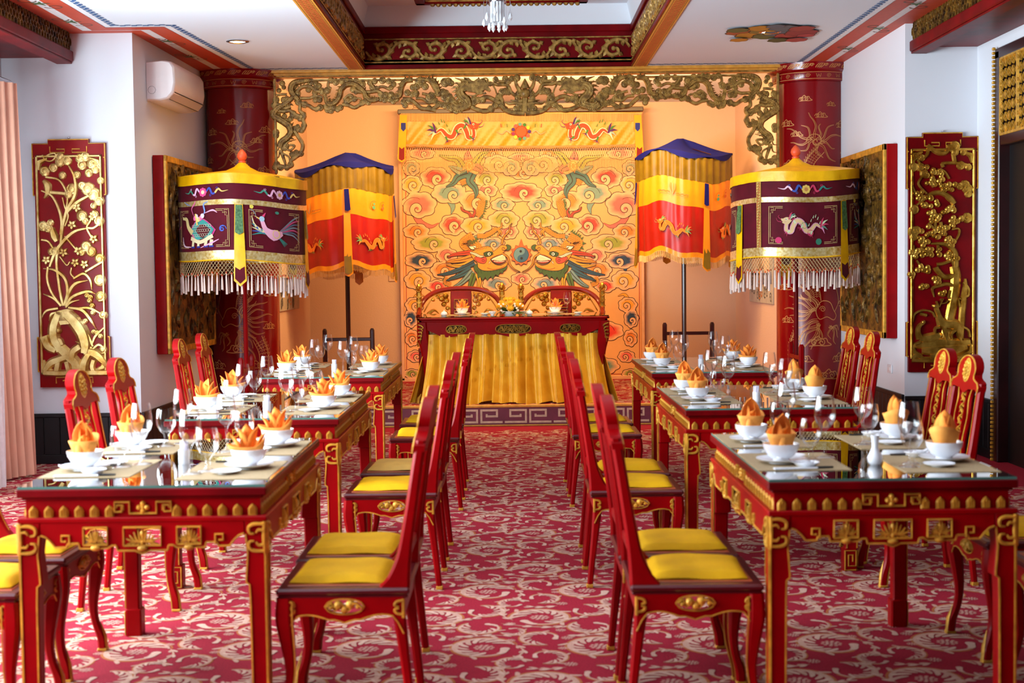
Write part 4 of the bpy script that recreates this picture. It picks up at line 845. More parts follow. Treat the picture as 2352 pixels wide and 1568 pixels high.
for k in range(11): a_ = k*.571; A.disc(1197+19*math.cos(a_), 302+17*math.sin(a_), 4.2, ('#4a2a7c', '#d05a5a', '#5f9a9a', '#3c7a34', '#e8d040', '#8a2a5c')[k % 6], 2, 8)
for s in (-1, 1):
    A.stroke(cat([(1197+s*24, 306), (1197+s*34, 300), (1197+s*44, 308), (1197+s*56, 302)], 4), [3, 1], '#d8a080', 2)
    for k, c in enumerate(('#3c7a34', '#d8b040', '#c84a3c')): A.stroke([(1197+s*(32+k*7), 292), (1197+s*(33+k*7), 284)], 1.8, c, 2)
A.build('embroidered_sun', 'vcmatte', VA, None, vc=True)

# handwriting and pencilled dotted lines on the plaster above the valance bar
A = Art(lambda u, v, h: tuple(pix(u, v, YB-.003-h)), .0005)
for P in ([(931, 250), (932, 242), (934, 249), (936, 242), (938, 249)], [(941, 249), (942, 248)], [(947, 243), (956, 242)], [(951, 242), (950, 249), (946, 250)], [(952, 246), (953, 249), (955, 246), (956, 249), (957, 246), (959, 249)]): A.stroke(P, 1.1, '#5a3a1c', 1)
for (x0, y0, x1, y1, n) in ((958, 245, 1012, 228, 26), (990, 250, 1016, 240, 12), (1195, 178, 1245, 194, 26), (1204, 176, 1250, 192, 26), (1250, 198, 1300, 216, 26), (1330, 210, 1344, 216, 8)):
    for k in range(n): q = k/n; x = x0+(x1-x0)*q; y = y0+(y1-y0)*q; A.stroke([(x, y), (x+1.0, y+.6*math.sin(k))], .9, '#9a6a30', 1)
tag(A.build('handwritten_marks', 'vcmatte', WB, None, vc=True), kind='stuff')
# ------------------------------------------------------------------ ceremonial canopies
def zat(py, y, px=1176): return pix(px, py, y).z
def rack(name, label, x, y, axis, sep, h, z0):
    """stand that holds a canopy pole: two posts with rounded heads, two rails, feet"""
    t = thing(name, label, 'stand', (x, y, z0)); ax = (lambda a, b: (a, b)) if axis == 'x' else (lambda a, b: (b, a))
    for s in (-1, 1):
        mb = MB(); q = ax(s*sep, 0); mb.loft([(q[0], q[1], 0, .05, .05), (q[0], q[1], h-.05, .045, .045), (q[0], q[1], h-.02, .045, .045), (q[0], q[1], h, .025, .025)]); mb.build('post', 'brownwood' if axis == 'x' else 'lacquer', t)
        mb = MB(); a = ax(s*sep-.035, -.17); b = ax(s*sep+.035, .17); mb.box(min(a[0], b[0]), max(a[0], b[0]), min(a[1], b[1]), max(a[1], b[1]), 0, .05, .01); mb.build('foot', 'brownwood' if axis == 'x' else 'lacquer', t)
    for z in (h-.13, .2):
        mb = MB(); a = ax(-sep, -.018); b = ax(sep, .018); mb.box(a[0], b[0], min(a[1], b[1]), max(a[1], b[1]), z, z+.035, .005); mb.build('cross_rail', 'brownwood' if axis == 'x' else 'lacquer', t)
    return t
def canopy_front(cx, cy, R, label, sgn, zt):
    """round maroon velvet canopy: yellow roof with finial, brocade bands, streamers, net and tassels; zt is the rim height"""
    t = thing('velvet_canopy', label, 'canopy', (cx, cy, 0)); seed = 1.3 if sgn > 0 else 4.1
    def RR(th, z): return R*(1+.018*math.sin(5*th+seed)+.010*math.sin(11*th+z*3+seed)+.02*math.sin(2*th+seed))
    def tilt(th): return .022*math.sin(th*1.0+seed)*0+.012*math.sin(3*th+seed)+.03*sgn*(-1)*math.sin(th)*.6
    def S(th, z, h=0): r = RR(th, z)+h; return (r*math.sin(th), -r*math.cos(th), z+tilt(th))
    zy, zb1, zb2, zl, zg, zn, zs = zt-.075, zt-.20, zt-.24, zt-.60, zt-.675, zt-.79, zt-.93
    def band(name, z0, z1, m, h=0, n=96, nv=4, ruf=0):
        mb = MB(); mb.grid(n, nv, lambda u, v: S(u*2*math.pi, z0+(z1-z0)*v, h+ruf*math.sin(u*2*math.pi*30)*(1-v)), close=True); return mb.build(name, m, t, 80)
    mb = MB(); mb.grid(96, 9, lambda u, v: (lambda p, q: (p[0]*q, p[1]*q, zt+tilt(u*6.283)*q+(.015 if v > .95 else 0)+.085*(1-q)**.85+.06*max(0, .2-q)/.2+.004*math.sin(u*2*math.pi*24)*q*v))(S(u*2*math.pi, zt, .006), max(.0, 1-v)), close=True); mb.build('roof_cloth', 'satin', t, 80)
    band('roof_skirt', zy, zt+.004, 'satin', .010, ruf=.004); band('upper_band', zb1, zy+.01, 'velvet'); band('upper_brocade', zb2, zb1, 'brocade', .004, 96, 2); band('lower_band', zl, zb2, 'velvet', -.001, 96, 6); band('lower_brocade', zg, zl, 'brocade', .004, 96, 3)
    mb = MB(); P = [S(2*math.pi*k/96, zg, .006) for k in range(97)]; mb.tube(P, .006, 5, cap=False); mb.build('yellow_piping', 'satin', t)
    mb = MB(); n = 110
    for k in range(n):
        for s in (-1, 1):
            a = 2*math.pi*k/n; b = a+s*2*math.pi*3/n; mb.tube([S(a+(b-a)*q, zg-.004-(zg-zn)*q) for q in (0, .33, .66, 1)], .0013, 3, cap=False)
    tag(mb.build('net_fringe', 'net', t, None), kind='stuff')
    mb = MB(); mo = MB()
    for k in range(84):
        a = 2*math.pi*k/84+.01*math.sin(k*9); z1 = zn+.012*math.sin(k*1.9); z2 = zs+.02*math.sin(k*2.7); p = S(a, z1); mb.tube([p, S(a, z1-.03), S(a+.006*math.sin(k), z2)], [.003, .0065, .0095], 5); mo.lathe([(0, 0), (.0045, .003), (.0045, .016), (0, .019)], 6, (p[0], p[1], p[2]-.004))
    tag(mb.build('silk_tassel_fringe', 'tassel', t), kind='stuff'); tag(mo.build('orange_beads', 'orangebead', t), kind='stuff')
    # streamers
    angs = (-1.2, .125, 1.35, 2.5, 3.8) if sgn > 0 else (-1.2, .60, 1.9, 3.1, 4.2)
    for a in angs:
        st = MB(); w = .034; zz = [zb1-.02, zb2-.20, zb2-.45, zb2-.60]
        def strip(name, z1, z0, m, wa, wb, h, tip=0, par=None):
            mb = MB(); K = 5; F = []; V = []
            for j in range(K+1):
                q = j/K; ww = wa+(wb-wa)*q
                for u in (-1, 0, 1): p = S(a+u*ww/R, z1+(z0-z1)*q-(0 if u else tip*q), h+.012*q); V.append(p)
            for j in range(K):
                for u in (0, 1): F.append((j*3+u, j*3+u+1, j*3+4+u, j*3+3+u))
            mb.add(V, F); return mb.build(name, m, par or t, 80)
        par = strip('streamer', zb2+.0, zb2-.60, 'satin', .030, .046, .012, .045)
        strip('green_panel', zb2-.005, zb2-.22, 'greenbroc', .024, .030, .016, .02, par); strip('maroon_tip', zb2-.42, zb2-.585, 'velvet', .034, .036, .016, .038, par)
    # embroidery in arc-length coordinates (u to the right as seen from the aisle, v up)
    A = Art(lambda u, v, h: S(u/R, v, .007+h), .0006)
    G = '#d9bd7a'
    def corner(x, y, sx, sy, s=.09):
        A.stroke([(x, y-sy*s*2.0), (x, y), (x+sx*s*1.2, y)], .004, G); A.stroke([(x+sx*.012, y-sy*s*2), (x+sx*.012, y-sy*.05), (x+sx*.03, y-sy*.05), (x+sx*.03, y-sy*.03), (x+sx*.05, y-sy*.03), (x+sx*.05, y-sy*.012), (x+sx*s*1.2, y-sy*.012)], .0035, G)
        A.stroke([(x+sx*.008, y-sy*.008), (x+sx*.036, y-sy*.008), (x+sx*.036, y-sy*.024), (x+sx*.018, y-sy*.024), (x+sx*.018, y-sy*.04)], .003, G)
    vt, vb = zb2-.035, zl+.03
    pans = ((-.55, .02, 'turtle'), (.11, .63, 'bird'), (-1.4, -.75, 'd')) if sgn > 0 else ((-.34, .27, 'dragon'), (.36, .95, 'bird'), (-1.3, -.65, 'd'))
    for x0, x1, kind in pans:
        A = Art(lambda u, v, h: S(u/R, v, .007+h), .0006)
        for x, sx in ((x0+.03, 1), (x1-.03, -1)):
            corner(x, vt, sx, 1); corner(x, vb, sx, -1); A.stroke([(x, vt-.15), (x, vb+.15)], .003, G)
        xm = (x0+x1)/2; zm = (vt+vb)/2
        if kind == 'turtle':
            shell = [(xm-.12+.25*q, zm-.01+.085*math.sin(math.pi*q)) for q in frange(0, 1, 12)]+[(xm+.10, zm-.06), (xm-.05, zm-.09)]
            A.poly([(xm+(p[0]-xm)*1.12, zm+(p[1]-zm)*1.15-.003) for p in shell], '#d8428c', 1); A.poly(shell, '#3a9c94', 2)
            for k in range(9):
                for j in range(3): A.stroke(spiral(xm-.09+k*.023, zm-.05+j*.036, .012, .012, 0, 1, 6), .002, '#e6e0c0', 3)
            A.stroke(cat([(xm-.12, zm-.07), (xm, zm-.105), (xm+.12, zm-.06)], 4), .03, '#ecdcae', 2)
            A.stroke(cat([(xm-.10, zm-.03), (xm-.15, zm+.02), (xm-.17, zm+.08), (xm-.22, zm+.09)], 4), [.045, .035, .03, .02], '#ecd890', 3); A.disc(xm-.195, zm+.098, .005, '#201820', 4, 6)
            for dx in (-.09, -.02, .06, .11): A.stroke([(xm+dx, zm-.09), (xm+dx-.01, zm-.14)], .028, '#ecdcae', 1); A.stroke([(xm+dx-.025, zm-.143), (xm+dx+.015, zm-.143)], .014, '#2a2f8c', 2)
            for k in range(5): A.disc(xm-.06+k*.022, zm+.085+.015*math.sin(k*2), .02, ('#e864a4', '#f2d8e4', '#f0d880')[k % 3], 4, 8)
            A.stroke([(xm-.03, zm+.03), (xm-.05, zm+.12)], .018, '#f0d070', 5)
            for pts, c in (([(xm-.07, zm+.1), (xm-.1, zm+.16), (xm-.06, zm+.2), (xm-.05, zm+.22)], '#e86aa0'), ([(xm+.02, zm+.1), (xm+.05, zm+.13), (xm+.04, zm+.19), (xm+.08, zm+.21)], '#7a9ad8'), ([(xm+.05, zm+.12), (xm+.12, zm+.14), (xm+.16, zm+.12)], '#f0b0cc'), ([(xm-.12, zm+.19), (xm-.16, zm+.2), (xm-.2, zm+.22)], '#8aa0c8'), ([(xm-.28, zm+.0), (xm-.24, zm+.03)], '#e03a6c'), ([(xm-.22, zm-.06), (xm-.2, zm-.13), (xm-.12, zm-.14)], '#f0d0e0'), ([(xm+.0, zm-.15), (xm+.1, zm-.12), (xm+.17, zm-.09)], '#f0a8cc')): A.stroke(cat(pts, 4), [.004, .014, .005], c, 2)
            for k in range(3): A.stroke(spiral(xm+.2, zm-.01, .035-.01*k, .008, k, 1.1, 10), .005, '#4a6ad0', 2)
        elif kind == 'bird':
            A.stroke(cat([(xm-.13, zm+.07), (xm-.10, zm), (xm-.03, zm-.04), (xm+.05, zm-.02)], 4), [.03, .04, .09, .03], '#e6a8c0', 2); A.disc(xm-.01, zm-.03, .035, '#e8c87a', 3, 10)
            A.disc(xm-.13, zm+.08, .022, '#a8c8d8', 3, 10); A.stroke([(xm-.15, zm+.08), (xm-.19, zm+.1)], [.012, .002], '#e8c060', 3); A.stroke([(xm-.12, zm+.1), (xm-.1, zm+.13)], [.02, .004], '#d83a6c', 3)
            for k in range(6): A.stroke(cat([(xm-.06, zm-.04), (xm-.13-.01*k, zm-.03+.01*k), (xm-.21, zm-.05+.03*k)], 3), [.02, .015, .004], ('#2f8f84', '#3a58b0', '#e8d8a0')[k % 3], 1)
            for k in range(7): A.stroke(cat([(xm+.02, zm-.01), (xm+.10, zm+.03+.012*k-.05), (xm+.17, zm+.02+.022*k-.05), (xm+.24, zm+.0+.035*k-.08)], 4), [.012, .012, .012, .002], ('#7a8c98', '#56687c', '#c84a7a')[k % 3], 1)
            for k in range(4): A.stroke([(xm+.02, zm-.06), (xm+.10-.01*k, zm-.10-.008*k)], [.016, .004], '#2f7f74', 1)
            A.disc(xm+.0, zm+.14, .02, '#3f9078', 2, 8, .012); A.stroke(cat([(xm-.17, zm+.08), (xm-.19, zm+.13), (xm-.22, zm+.15)], 3), .004, '#7a8ca8', 2); A.disc(xm-.21, zm+.17, .018, '#e0d050', 2, 5)
        elif kind == 'dragon':
            A.step = .0006; edragon(A, xm-.02, zm-.01, .165, ('#e0c08a', '#d88ab0', '#c8d8b0', '#c8345c', '#5a8a7a'), -1, 1)
            for x, y, c in ((-.2, -.12, '#d8346c'), (.05, -.06, '#c8345c'), (.12, -.13, '#2f7f64'), (.0, .0, '#2f7f64')): A.disc(xm+x, zm+y, .026, c, 3, 9)
        else: edragon(A, xm, zm, .12, ('#e0c08a', '#d88ab0', '#c8d8b0', '#c8345c', '#5a8a7a'), 1, 1)
        A.build('embroidered_'+{'d': 'dragon', 'bird': 'phoenix'}.get(kind, kind), 'vcmatte', t, None, vc=True)
    fl = ((-.23, '#e8488c', '#f0d8b0'), (.40, '#e8b8d0', '#c89a5a'), (-1.1, '#e8488c', '#f0d8b0')) if sgn > 0 else ((-.02, '#e8c860', '#c88a4a'), (.56, '#d86a7c', '#f0d8b0'), (-1.0, '#e8c860', '#c88a4a'))
    zc = (zb1+zy)/2
    for x, c, c2 in fl:
        A = Art(lambda u, v, h: S(u/R, v, .007+h), .0006)
        cols = ('#3f9078', '#f0b8d8', '#3a4ab0', '#e8c870') if sgn > 0 else ('#f0c8d8', '#3a58b0', '#c8345c', '#2f7f74')
        for k in range(8): a = k*.785; A.disc(x+.024*math.cos(a), zc+.024*math.sin(a), .013, c, 2, 8)
        A.disc(x, zc, .016, c2, 3, 10)
        for s, (ca, cb) in ((-1, (cols[1], cols[0])), (1, (cols[2], cols[3]))):
            A.stroke(cat([(x+s*.035, zc+.005), (x+s*.06, zc+.03), (x+s*.085, zc-.015), (x+s*.11, zc-.01)], 4), [.012, .018, .012], ca, 2); A.stroke(cat([(x+s*.11, zc-.01), (x+s*.14, zc+.02), (x+s*.17, zc), (x+s*.22, zc+.008)], 4), [.014, .016, .010, .002], cb, 2)
            for q in (.07, .13): A.stroke(spiral(x+s*q, zc+(.03 if q > .1 else -.028), .011, .003, q*20, 1.1, 8), .003, ca, 2)
        A.build('embroidered_flower', 'vcmatte', t, None, vc=True)
    if sgn < 0:
        A = Art(lambda u, v, h: S(u/R, v, .007+h), .0006); A.stroke([(-.40, zy), (-.40, zl)], .045, '#b8873c', 1)
        for k in range(70): A.disc(-.415+.03*((k*7) % 10)/10, zl+(zy-zl)*k/70, .005, ('#e8d080', '#c84a2c', '#8a5a20')[k % 3], 2, 5)
        A.build('glitter_strip', 'vcmatte', t, None, vc=True)
    mb = MB(); ztop = zt+.135; mb.lathe([(0, 0), (.03, 0), (.032, .012), (.022, .018), (.034, .03), (.042, .05), (.036, .075), (.018, .098), (.006, .108), (0, .110)], 16, (0, 0, ztop)); mb.build('lotus_bud_finial', 'orangebead', t)
    mb = MB(); mb.tube([(0, 0, .06), (0, 0, ztop)], .019, 10); mb.build('pole', 'lacquer' if sgn > 0 else 'lacquer_dark', t)
    mb = MB()
    for k in range(8): a = k*math.pi/4; mb.tube([(0, 0, zt+.05), ((R-.02)*math.cos(a), (R-.02)*math.sin(a), zt-.01)], .006, 5)
    mb.build('rib', 'brownwood', t)
    return t
canopy_front(-2.20, 11.75, .525, 'maroon velvet canopy with embroidered turtle and phoenix, yellow roof, left side', 1, zat(402, 11.25, 549))
canopy_front(2.36, 11.80, .515, 'maroon velvet canopy with embroidered dragon and glitter band, yellow roof, right side', -1, zat(392, 11.3, 1829))
rack('canopy_stand', 'red stand with rounded posts holding the turtle canopy pole by the left column', -2.20, 11.75, 'y', .24, .75, 0)
rack('canopy_stand', 'red stand with rounded posts holding the dragon canopy pole by the right column', 2.36, 11.80, 'y', .22, .80, 0)

def canopy_rear(cx, cy, R, label, sgn, za, zr):
    t = thing('satin_canopy', label, 'canopy', (cx, cy, 0)); sd = 0 if sgn > 0 else 2.2
    def S(th, z, h=0):
        q = max(0, min(1, (zr-z)/.9)); r = R*(1+.03*math.sin(3*th+sd)+.012*q*math.sin(13*th+sd)+.010*q*math.sin(23*th+z*4))+h
        return (r*math.sin(th), -r*math.cos(th), z+.035*math.sin(3*th+sd+1.2)+(.02*math.sin(8*th)*q)-.04*sgn*math.sin(th)*-1*.5)
    H = za-zr
    mb = MB(); mb.grid(72, 10, lambda u, v: (lambda p: (p[0]*v, p[1]*v, p[2]*min(1, v*4)+(za-.02)*(1-min(1, v*4))*0+(1-min(1, v*4))*zr+(za-zr)*(1-v)**1.35))(S(u*2*math.pi, zr, .01)), close=True); mb.build('blue_roof', 'blue', t, 80)
    mb = MB(); mb.grid(96, 3, lambda u, v: (lambda p: (p[0], p[1], p[2]-v*(.035+.025*math.sin(u*2*math.pi*6+sd))))(S(u*2*math.pi, zr, .012)), close=True); mb.build('roof_border', 'blue', t, 80)
    ZZ = [zr-.02, zr-.27, zr-.53, zr-.99, zr-1.04]
    for nm, a, b, m, n, rf in (('olive_band', 0, 1, 'olive', 5, .010), ('yellow_band', 1, 2, 'satino', 5, .004), ('vermilion_band', 2, 3, 'redsatin', 7, .004), ('yellow_border', 3, 4, 'satino', 3, .002)):
        mb = MB(); mb.grid(180, n, lambda u, v: S(u*2*math.pi, ZZ[a]+(ZZ[b]-ZZ[a])*v, rf*math.sin(u*2*math.pi*34+3*math.sin(u*19))*(1-v*(a > 0))), close=True); mb.build(nm, m, t, 80)
    mb = MB(); 
    for k in range(260):
        a = 2*math.pi*k/260; p = S(a, ZZ[4]+.004); q = S(a+.004, ZZ[4]-.058-.004*math.sin(k*3)); mb.tube([p, q], .0032, 3, cap=False)
    tag(mb.build('silk_fringe', 'fringe', t, None), kind='stuff')
    for a in ((-1.5, .12, 1.45, 3.0) if sgn > 0 else (-1.42, .36, 1.9, 3.4)):
        def strip(name, z1, z0, m, wa, wb, h, tip=0, par=None):
            mb = MB(); V = []; F = []
            for j in range(7):
                q = j/6
                for u in (-1, 0, 1): V.append(S(a+u*(wa+(wb-wa)*q)/R+.02*q*sgn, z1+(z0-z1)*q-(0 if u else tip*q), h+.012*q))
            for j in range(6):
                for u in (0, 1): F.append((j*3+u, j*3+u+1, j*3+4+u, j*3+3+u))
            mb.add(V, F); return mb.build(name, m, par or t, 80)
        par = strip('streamer', zr-.27, zr-1.13, 'satino', .026, .042, .014, .03); strip('blue_panel', zr-.275, zr-.49, 'blue', .022, .026, .02, .012, par); strip('olive_tip', zr-.89, zr-1.115, 'olive', .032, .036, .02, .02, par)
    AA = lambda: Art(lambda u, v, h: S(u/R, v, .014+h), .0006)
    for x in ((-.38, .34) if sgn > 0 else (-.18, .5)):
        A = AA(); edragon(A, x, zr-.78, .15, ('#d8701c', '#c8862c', '#e08040', '#6a8a4c', '#5f9a6a'), -1 if sgn < 0 else (1 if x > 0 else -1), 1); A.build('embroidered_dragon', 'vcmatte', t, None, vc=True)
    x = -.36 if sgn > 0 else -.16; A = AA()
    for s in (-1, 1):
        A.stroke([(x+s*(.03+.02*k), zr-.43+.012*(k % 2)) for k in range(7)], .004, '#b8481c', 2); A.stroke([(x+s*.03, zr-.415), (x+s*.15, zr-.418), (x+s*.15, zr-.442), (x+s*.03, zr-.445)], .003, '#3a7a4c', 2)
    for k in range(5): A.stroke(cat([(x, zr-.44), (x+(-.03+.015*k), zr-.38), (x+(-.05+.025*k)*.6, zr-.33)], 3), [.006, .003], ('#5f8a5a', '#c85a1c', '#c0a890')[k % 3], 2)
    A.build('embroidered_emblem', 'vcmatte', t, None, vc=True)
    for x, c in ((.33, '#4f9a7a'), (.45, '#c05a2c')): A = AA(); A.disc(x, zr-.42, .018, c, 2, 8); A.disc(x+.005, zr-.385, .011, c, 2, 8); A.stroke(spiral(x, zr-.4, .045, .035, 1, .5, 8), .004, '#c8481c', 2); A.build('embroidered_gourd', 'vcmatte', t, None, vc=True)
    mb = MB(); mb.tube([(0, 0, .06), (0, 0, za-.02)], .024, 10); mb.build('pole', 'brownwood', t)
    mb = MB()
    for k in range(6): a = k*math.pi/3; mb.tube([(0, 0, zr+.1), ((R-.03)*math.cos(a), (R-.03)*math.sin(a), zr-.02)], .006, 5)
    mb.build('rib', 'brownwood', t)
YR = 14.7
xl, xr = pix(683, 400, YR).x, pix(905, 400, YR).x
canopy_rear((xl+xr)/2, YR, (xr-xl)/2*1.0, 'blue topped canopy of olive, yellow and vermilion satin left of the mural', 1, zat(350, YR, 797), zat(388, YR, 797))
rack('canopy_stand', 'dark wooden stand for the blue topped canopy left of the mural', (xl+xr)/2, YR, 'x', .245, zat(754, YR, 810)-STZ, STZ)
xl, xr = pix(1458, 400, YR).x, pix(1676, 400, YR).x
canopy_rear((xl+xr)/2+.01, YR, (xr-xl)/2, 'blue topped canopy of olive, yellow and vermilion satin right of the mural', -1, zat(318, YR, 1557), zat(358, YR, 1557))
rack('canopy_stand', 'dark wooden stand for the blue topped canopy right of the mural', pix(1581, 750, YR).x, YR, 'x', .245, zat(740, YR, 1581)-STZ, STZ)
for (px, py, lb) in ((822, 366, 'red round paper fan peeking from behind the left blue topped canopy'), (1592, 345, 'red round paper fan peeking from behind the right blue topped canopy')):
    p = pix(px, py, 15.9); t = thing('round_paper_fan', lb, 'fan', (p.x, YB-.006, p.z-.12))
    mb = MB(); mb.prism([((.1 if k % 2 else .107)*math.cos(k*.1309), .05+(.1 if k % 2 else .107)*math.sin(k*.1309)) for k in range(48)], -.006, .006, T=Matrix(((1, 0, 0, 0), (0, 0, 1, 0), (0, 1, 0, 0), (0, 0, 0, 1)))); mb.build('fan_leaf', mat('red_paper', '#e8202c', .6, var=.08), t)
    mb = MB(); mb.tube([(0, -.002, -.05), (0, -.002, -.35)], .006, 6); mb.build('handle', 'brownwood', t)

# ------------------------------------------------------------------ tall carved and gilded wall panels
def wallpanel(label, x0, x1, z0, z1, paint):
    xc = (x0+x1)/2; W = x1-x0; Hh = z1-z0; yw = YF-.035 if True else 0
    t = thing('carved_wall_panel', label, 'wall panel', (xc, YF, z0)); f0 = lambda u, v, h: (u, -.03-h, v)
    w2 = W/2
    def plate(pts, d0, d1, m, name): mb = MB(); mb.prism(pts, d0, d1, T=Matrix(((1, 0, 0, 0), (0, 0, -1, 0), (0, 1, 0, 0), (0, 0, 0, 1)))); return mb.build(name, m, t)
    s = .016
    out = [(-w2+s, .0), (w2-s, .0), (w2-s, .12), (w2, .12), (w2, .38), (w2-s, .38), (w2-s, Hh-.42), (w2, Hh-.42), (w2, Hh-.03), (w2*.55, Hh-.03), (w2*.55, Hh), (-w2*.55, Hh), (-w2*.55, Hh-.03), (-w2, Hh-.03), (-w2, Hh-.42), (-w2+s, Hh-.42), (-w2+s, .38), (-w2, .38), (-w2, .12), (-w2+s, .12)]
    plate(out, .0, .03, 'lacquer' if paint else 'lacquer_dark', 'frame')
    ins = .022; ix, iz0, iz1 = w2-s-ins+.01, .10, Hh-.12
    mb = MB()
    for a, b, c, d in ((-ix, -ix+.018, iz0, iz1), (ix-.018, ix, iz0, iz1), (-ix, ix, iz0, iz0+.018), (-ix, ix, iz1-.018, iz1)): mb.box(a, b, -.048, -.03, c, d, .005)
    mb.build('gilt_inner_frame', 'goldpale' if paint else 'gold', t)
    mb = MB(); f = lambda u, v, h: (u, -.031-h, v)
    for sx in (-1, 1):
        for zc, sg in ((Hh-.075, 1), (.05, -1)):
            k = .045; mb.relief([(sx*(w2*.5), zc+.02*sg), (sx*(w2*.5), zc-.025*sg), (sx*(w2*.5-.11), zc-.025*sg), (sx*(w2*.5-.11), zc), (sx*(w2*.5-.05), zc)], .010, .006, f=f)
        for za in (Hh-.42, Hh-.14, .38, .12): mb.relief([(sx*(w2-s), za), (sx*(w2-.004), za)], .010, .006, f=f)
        mb.relief([(sx*(w2-.004), Hh-.42), (sx*(w2-.004), Hh-.035), (sx*w2*.55, Hh-.035), (sx*w2*.55, Hh-.004), (0, Hh-.004)], .010, .006, f=f); mb.relief([(sx*(w2-.004), .38), (sx*(w2-.004), .12)], .010, .006, f=f)
    mb.build('gilt_key_ornament', 'gilt', t)
    mb = MB(); mb.lathe([(0, 0), (.008, .003), (.008, .012), (0, .016)], 8, (0, -.02, Hh+.003)); mb.build('hanging_nail', 'steel', t)
    return t, ix, iz0, iz1
def crop_xy(ox, oy, k, xc, z0):
    def c(p): v = pix(ox+p[0]/k, oy+p[1]/k, YF-.04); return (v.x-xc, v.z-z0)
    return c
z0, z1 = pix(165, 888, YF).z, pix(165, 320, YF).z
T1, ix, a0, a1 = wallpanel('tall panel of gilded orchids growing from a pierced rock, left wall beside the curtain', -3.60, -3.045, z0, z1, True)
C = crop_xy(60, 290, 2.573, -3.3225, z0); f = lambda u, v, h: (u, -.032-h, v); U = 10.76/3267/2.573
def RS(mb, pts, w, th=.014, cc=None): mb.relief(cat([(cc or C)(p) for p in pts], 4), [x*1.55*U for x in w] if isinstance(w, list) else w*1.55*U, th, f=f)
def RB(mb, pts, r=24, th=.016):
    for i, p in enumerate(pts):
        q = C(p); rr = (p[2] if len(p) > 2 else r)*1.3*U; mb.knob(q[0], q[1], rr, th, f=f, n=9); mb.relief(spiral(q[0], q[1], rr*.75, rr*.1, i*2.1, 1.3, 10), rr*.28, .006, f=lambda u, v, h: f(u, v, h+th*.8))
mb = MB()
for p, w in (([(250, 230), (285, 300), (290, 400), (240, 500), (215, 600), (205, 690)], [8, 16, 16, 14]), ([(90, 380), (150, 410), (190, 480), (210, 560), (205, 640)], [8, 14, 14]), ([(375, 600), (290, 620), (220, 680), (170, 750), (140, 830)], [6, 18, 18, 12]), ([(190, 720), (180, 800), (190, 900), (205, 1000), (220, 1060)], 14), ([(130, 830), (125, 900), (150, 980), (205, 1060)], 12),
             ([(100, 840), (170, 850), (230, 900), (245, 980), (225, 1060)], [4, 16, 16, 12]), ([(365, 910), (290, 930), (250, 990), (232, 1060)], [4, 18, 16, 12]), ([(410, 990), (370, 975), (310, 990), (265, 1015), (240, 1060)], [6, 16, 16, 12]), ([(100, 990), (160, 1015), (210, 1060)], [4, 12, 12]), ([(315, 1025), (265, 1040), (235, 1070)], [4, 12, 10]), ([(88, 1140), (120, 1090), (190, 1075)], [4, 12, 12]), ([(135, 1150), (150, 1110), (180, 1100)], [4, 14, 8]), ([(250, 1070), (330, 1085), (380, 1140), (415, 1200)], [12, 18, 16, 4]), ([(300, 1075), (380, 1075), (465, 1120)], [10, 14, 5]),
             ([(365, 600), (400, 600), (440, 570)], 12), ([(400, 500), (380, 560), (360, 600), (390, 660)], 10), ([(240, 510), (300, 450), (370, 410)], [14, 18, 12]), ([(280, 900), (340, 870), (380, 910), (388, 965)], [10, 14, 12, 5]), ([(350, 860), (400, 830), (450, 800)], 12), ([(115, 300), (190, 315), (230, 370), (245, 430), (235, 500)], 10), ([(140, 390), (200, 395), (240, 400)], 16), ([(100, 320), (125, 350), (125, 395), (105, 425)], [14, 34, 24, 8]), ([(215, 420), (230, 480), (250, 530), (230, 590)], 7), ([(230, 650), (290, 720), (310, 740), (360, 730)], 9), ([(270, 835), (265, 870), (290, 900)], 8), ([(150, 600), (165, 650), (180, 680)], [22, 34, 20]), ([(90, 670), (130, 680), (160, 720)], 10), ([(200, 770), (240, 820), (260, 800)], 7),
             ([(390, 1290), (410, 1240), (460, 1190)], [8, 14, 8]), ([(290, 1270), (340, 1290), (390, 1310)], [4, 14, 12]), ([(390, 1320), (430, 1290), (475, 1320)], [10, 14, 6]), ([(330, 1180), (370, 1240), (395, 1300)], [6, 14, 12])): RS(mb, p, w)
RB(mb, [(320, 190, 26), (350, 180), (390, 220, 28), (410, 250, 26), (330, 230), (300, 285, 20), (370, 275, 22), (365, 370, 34), (400, 400, 34), (330, 350, 22), (270, 370, 28), (250, 400, 24), (430, 440, 26), (400, 470, 18), (330, 530, 28), (350, 560, 20), (430, 560, 26), (405, 520, 22), (100, 590, 26), (145, 570, 18), (130, 600), (355, 710, 28), (385, 740, 26), (330, 745, 18), (435, 780, 26), (435, 910, 30), (440, 1005, 28), (110, 265, 26), (160, 245, 22), (200, 210, 26), (240, 200, 26), (200, 180, 22), (215, 290, 20), (440, 320, 20), (455, 1115, 22), (455, 1320, 22), (400, 230), (170, 740, 26), (150, 740, 20)])
for x, y in ((300, 480), (272, 582), (222, 745), (310, 735), (290, 805), (345, 815), (120, 790), (400, 665), (395, 530)):
    for k in range(5): a = k*1.256+.4; RS(mb, [(x, y), (x+15*math.cos(a), y+15*math.sin(a)), (x+32*math.cos(a), y+32*math.sin(a))], [6, 16, 3], .018)
for x, y in ((360, 1000), (375, 1030), (390, 1060), (395, 1100), (380, 1010), (310, 1140), (335, 1165), (350, 1150), (320, 1165), (400, 1215), (440, 1240), (420, 1220)): RB(mb, [(x, y, 15)])
mb.relief(cat([C(p) for p in ((95, 170), (115, 200), (150, 205), (175, 180), (170, 160), (140, 165), (120, 175))], 3), 12*U, .012, f=f)
mb.build('gilded_orchid_carving', 'goldpale', T1)
mb = MB()
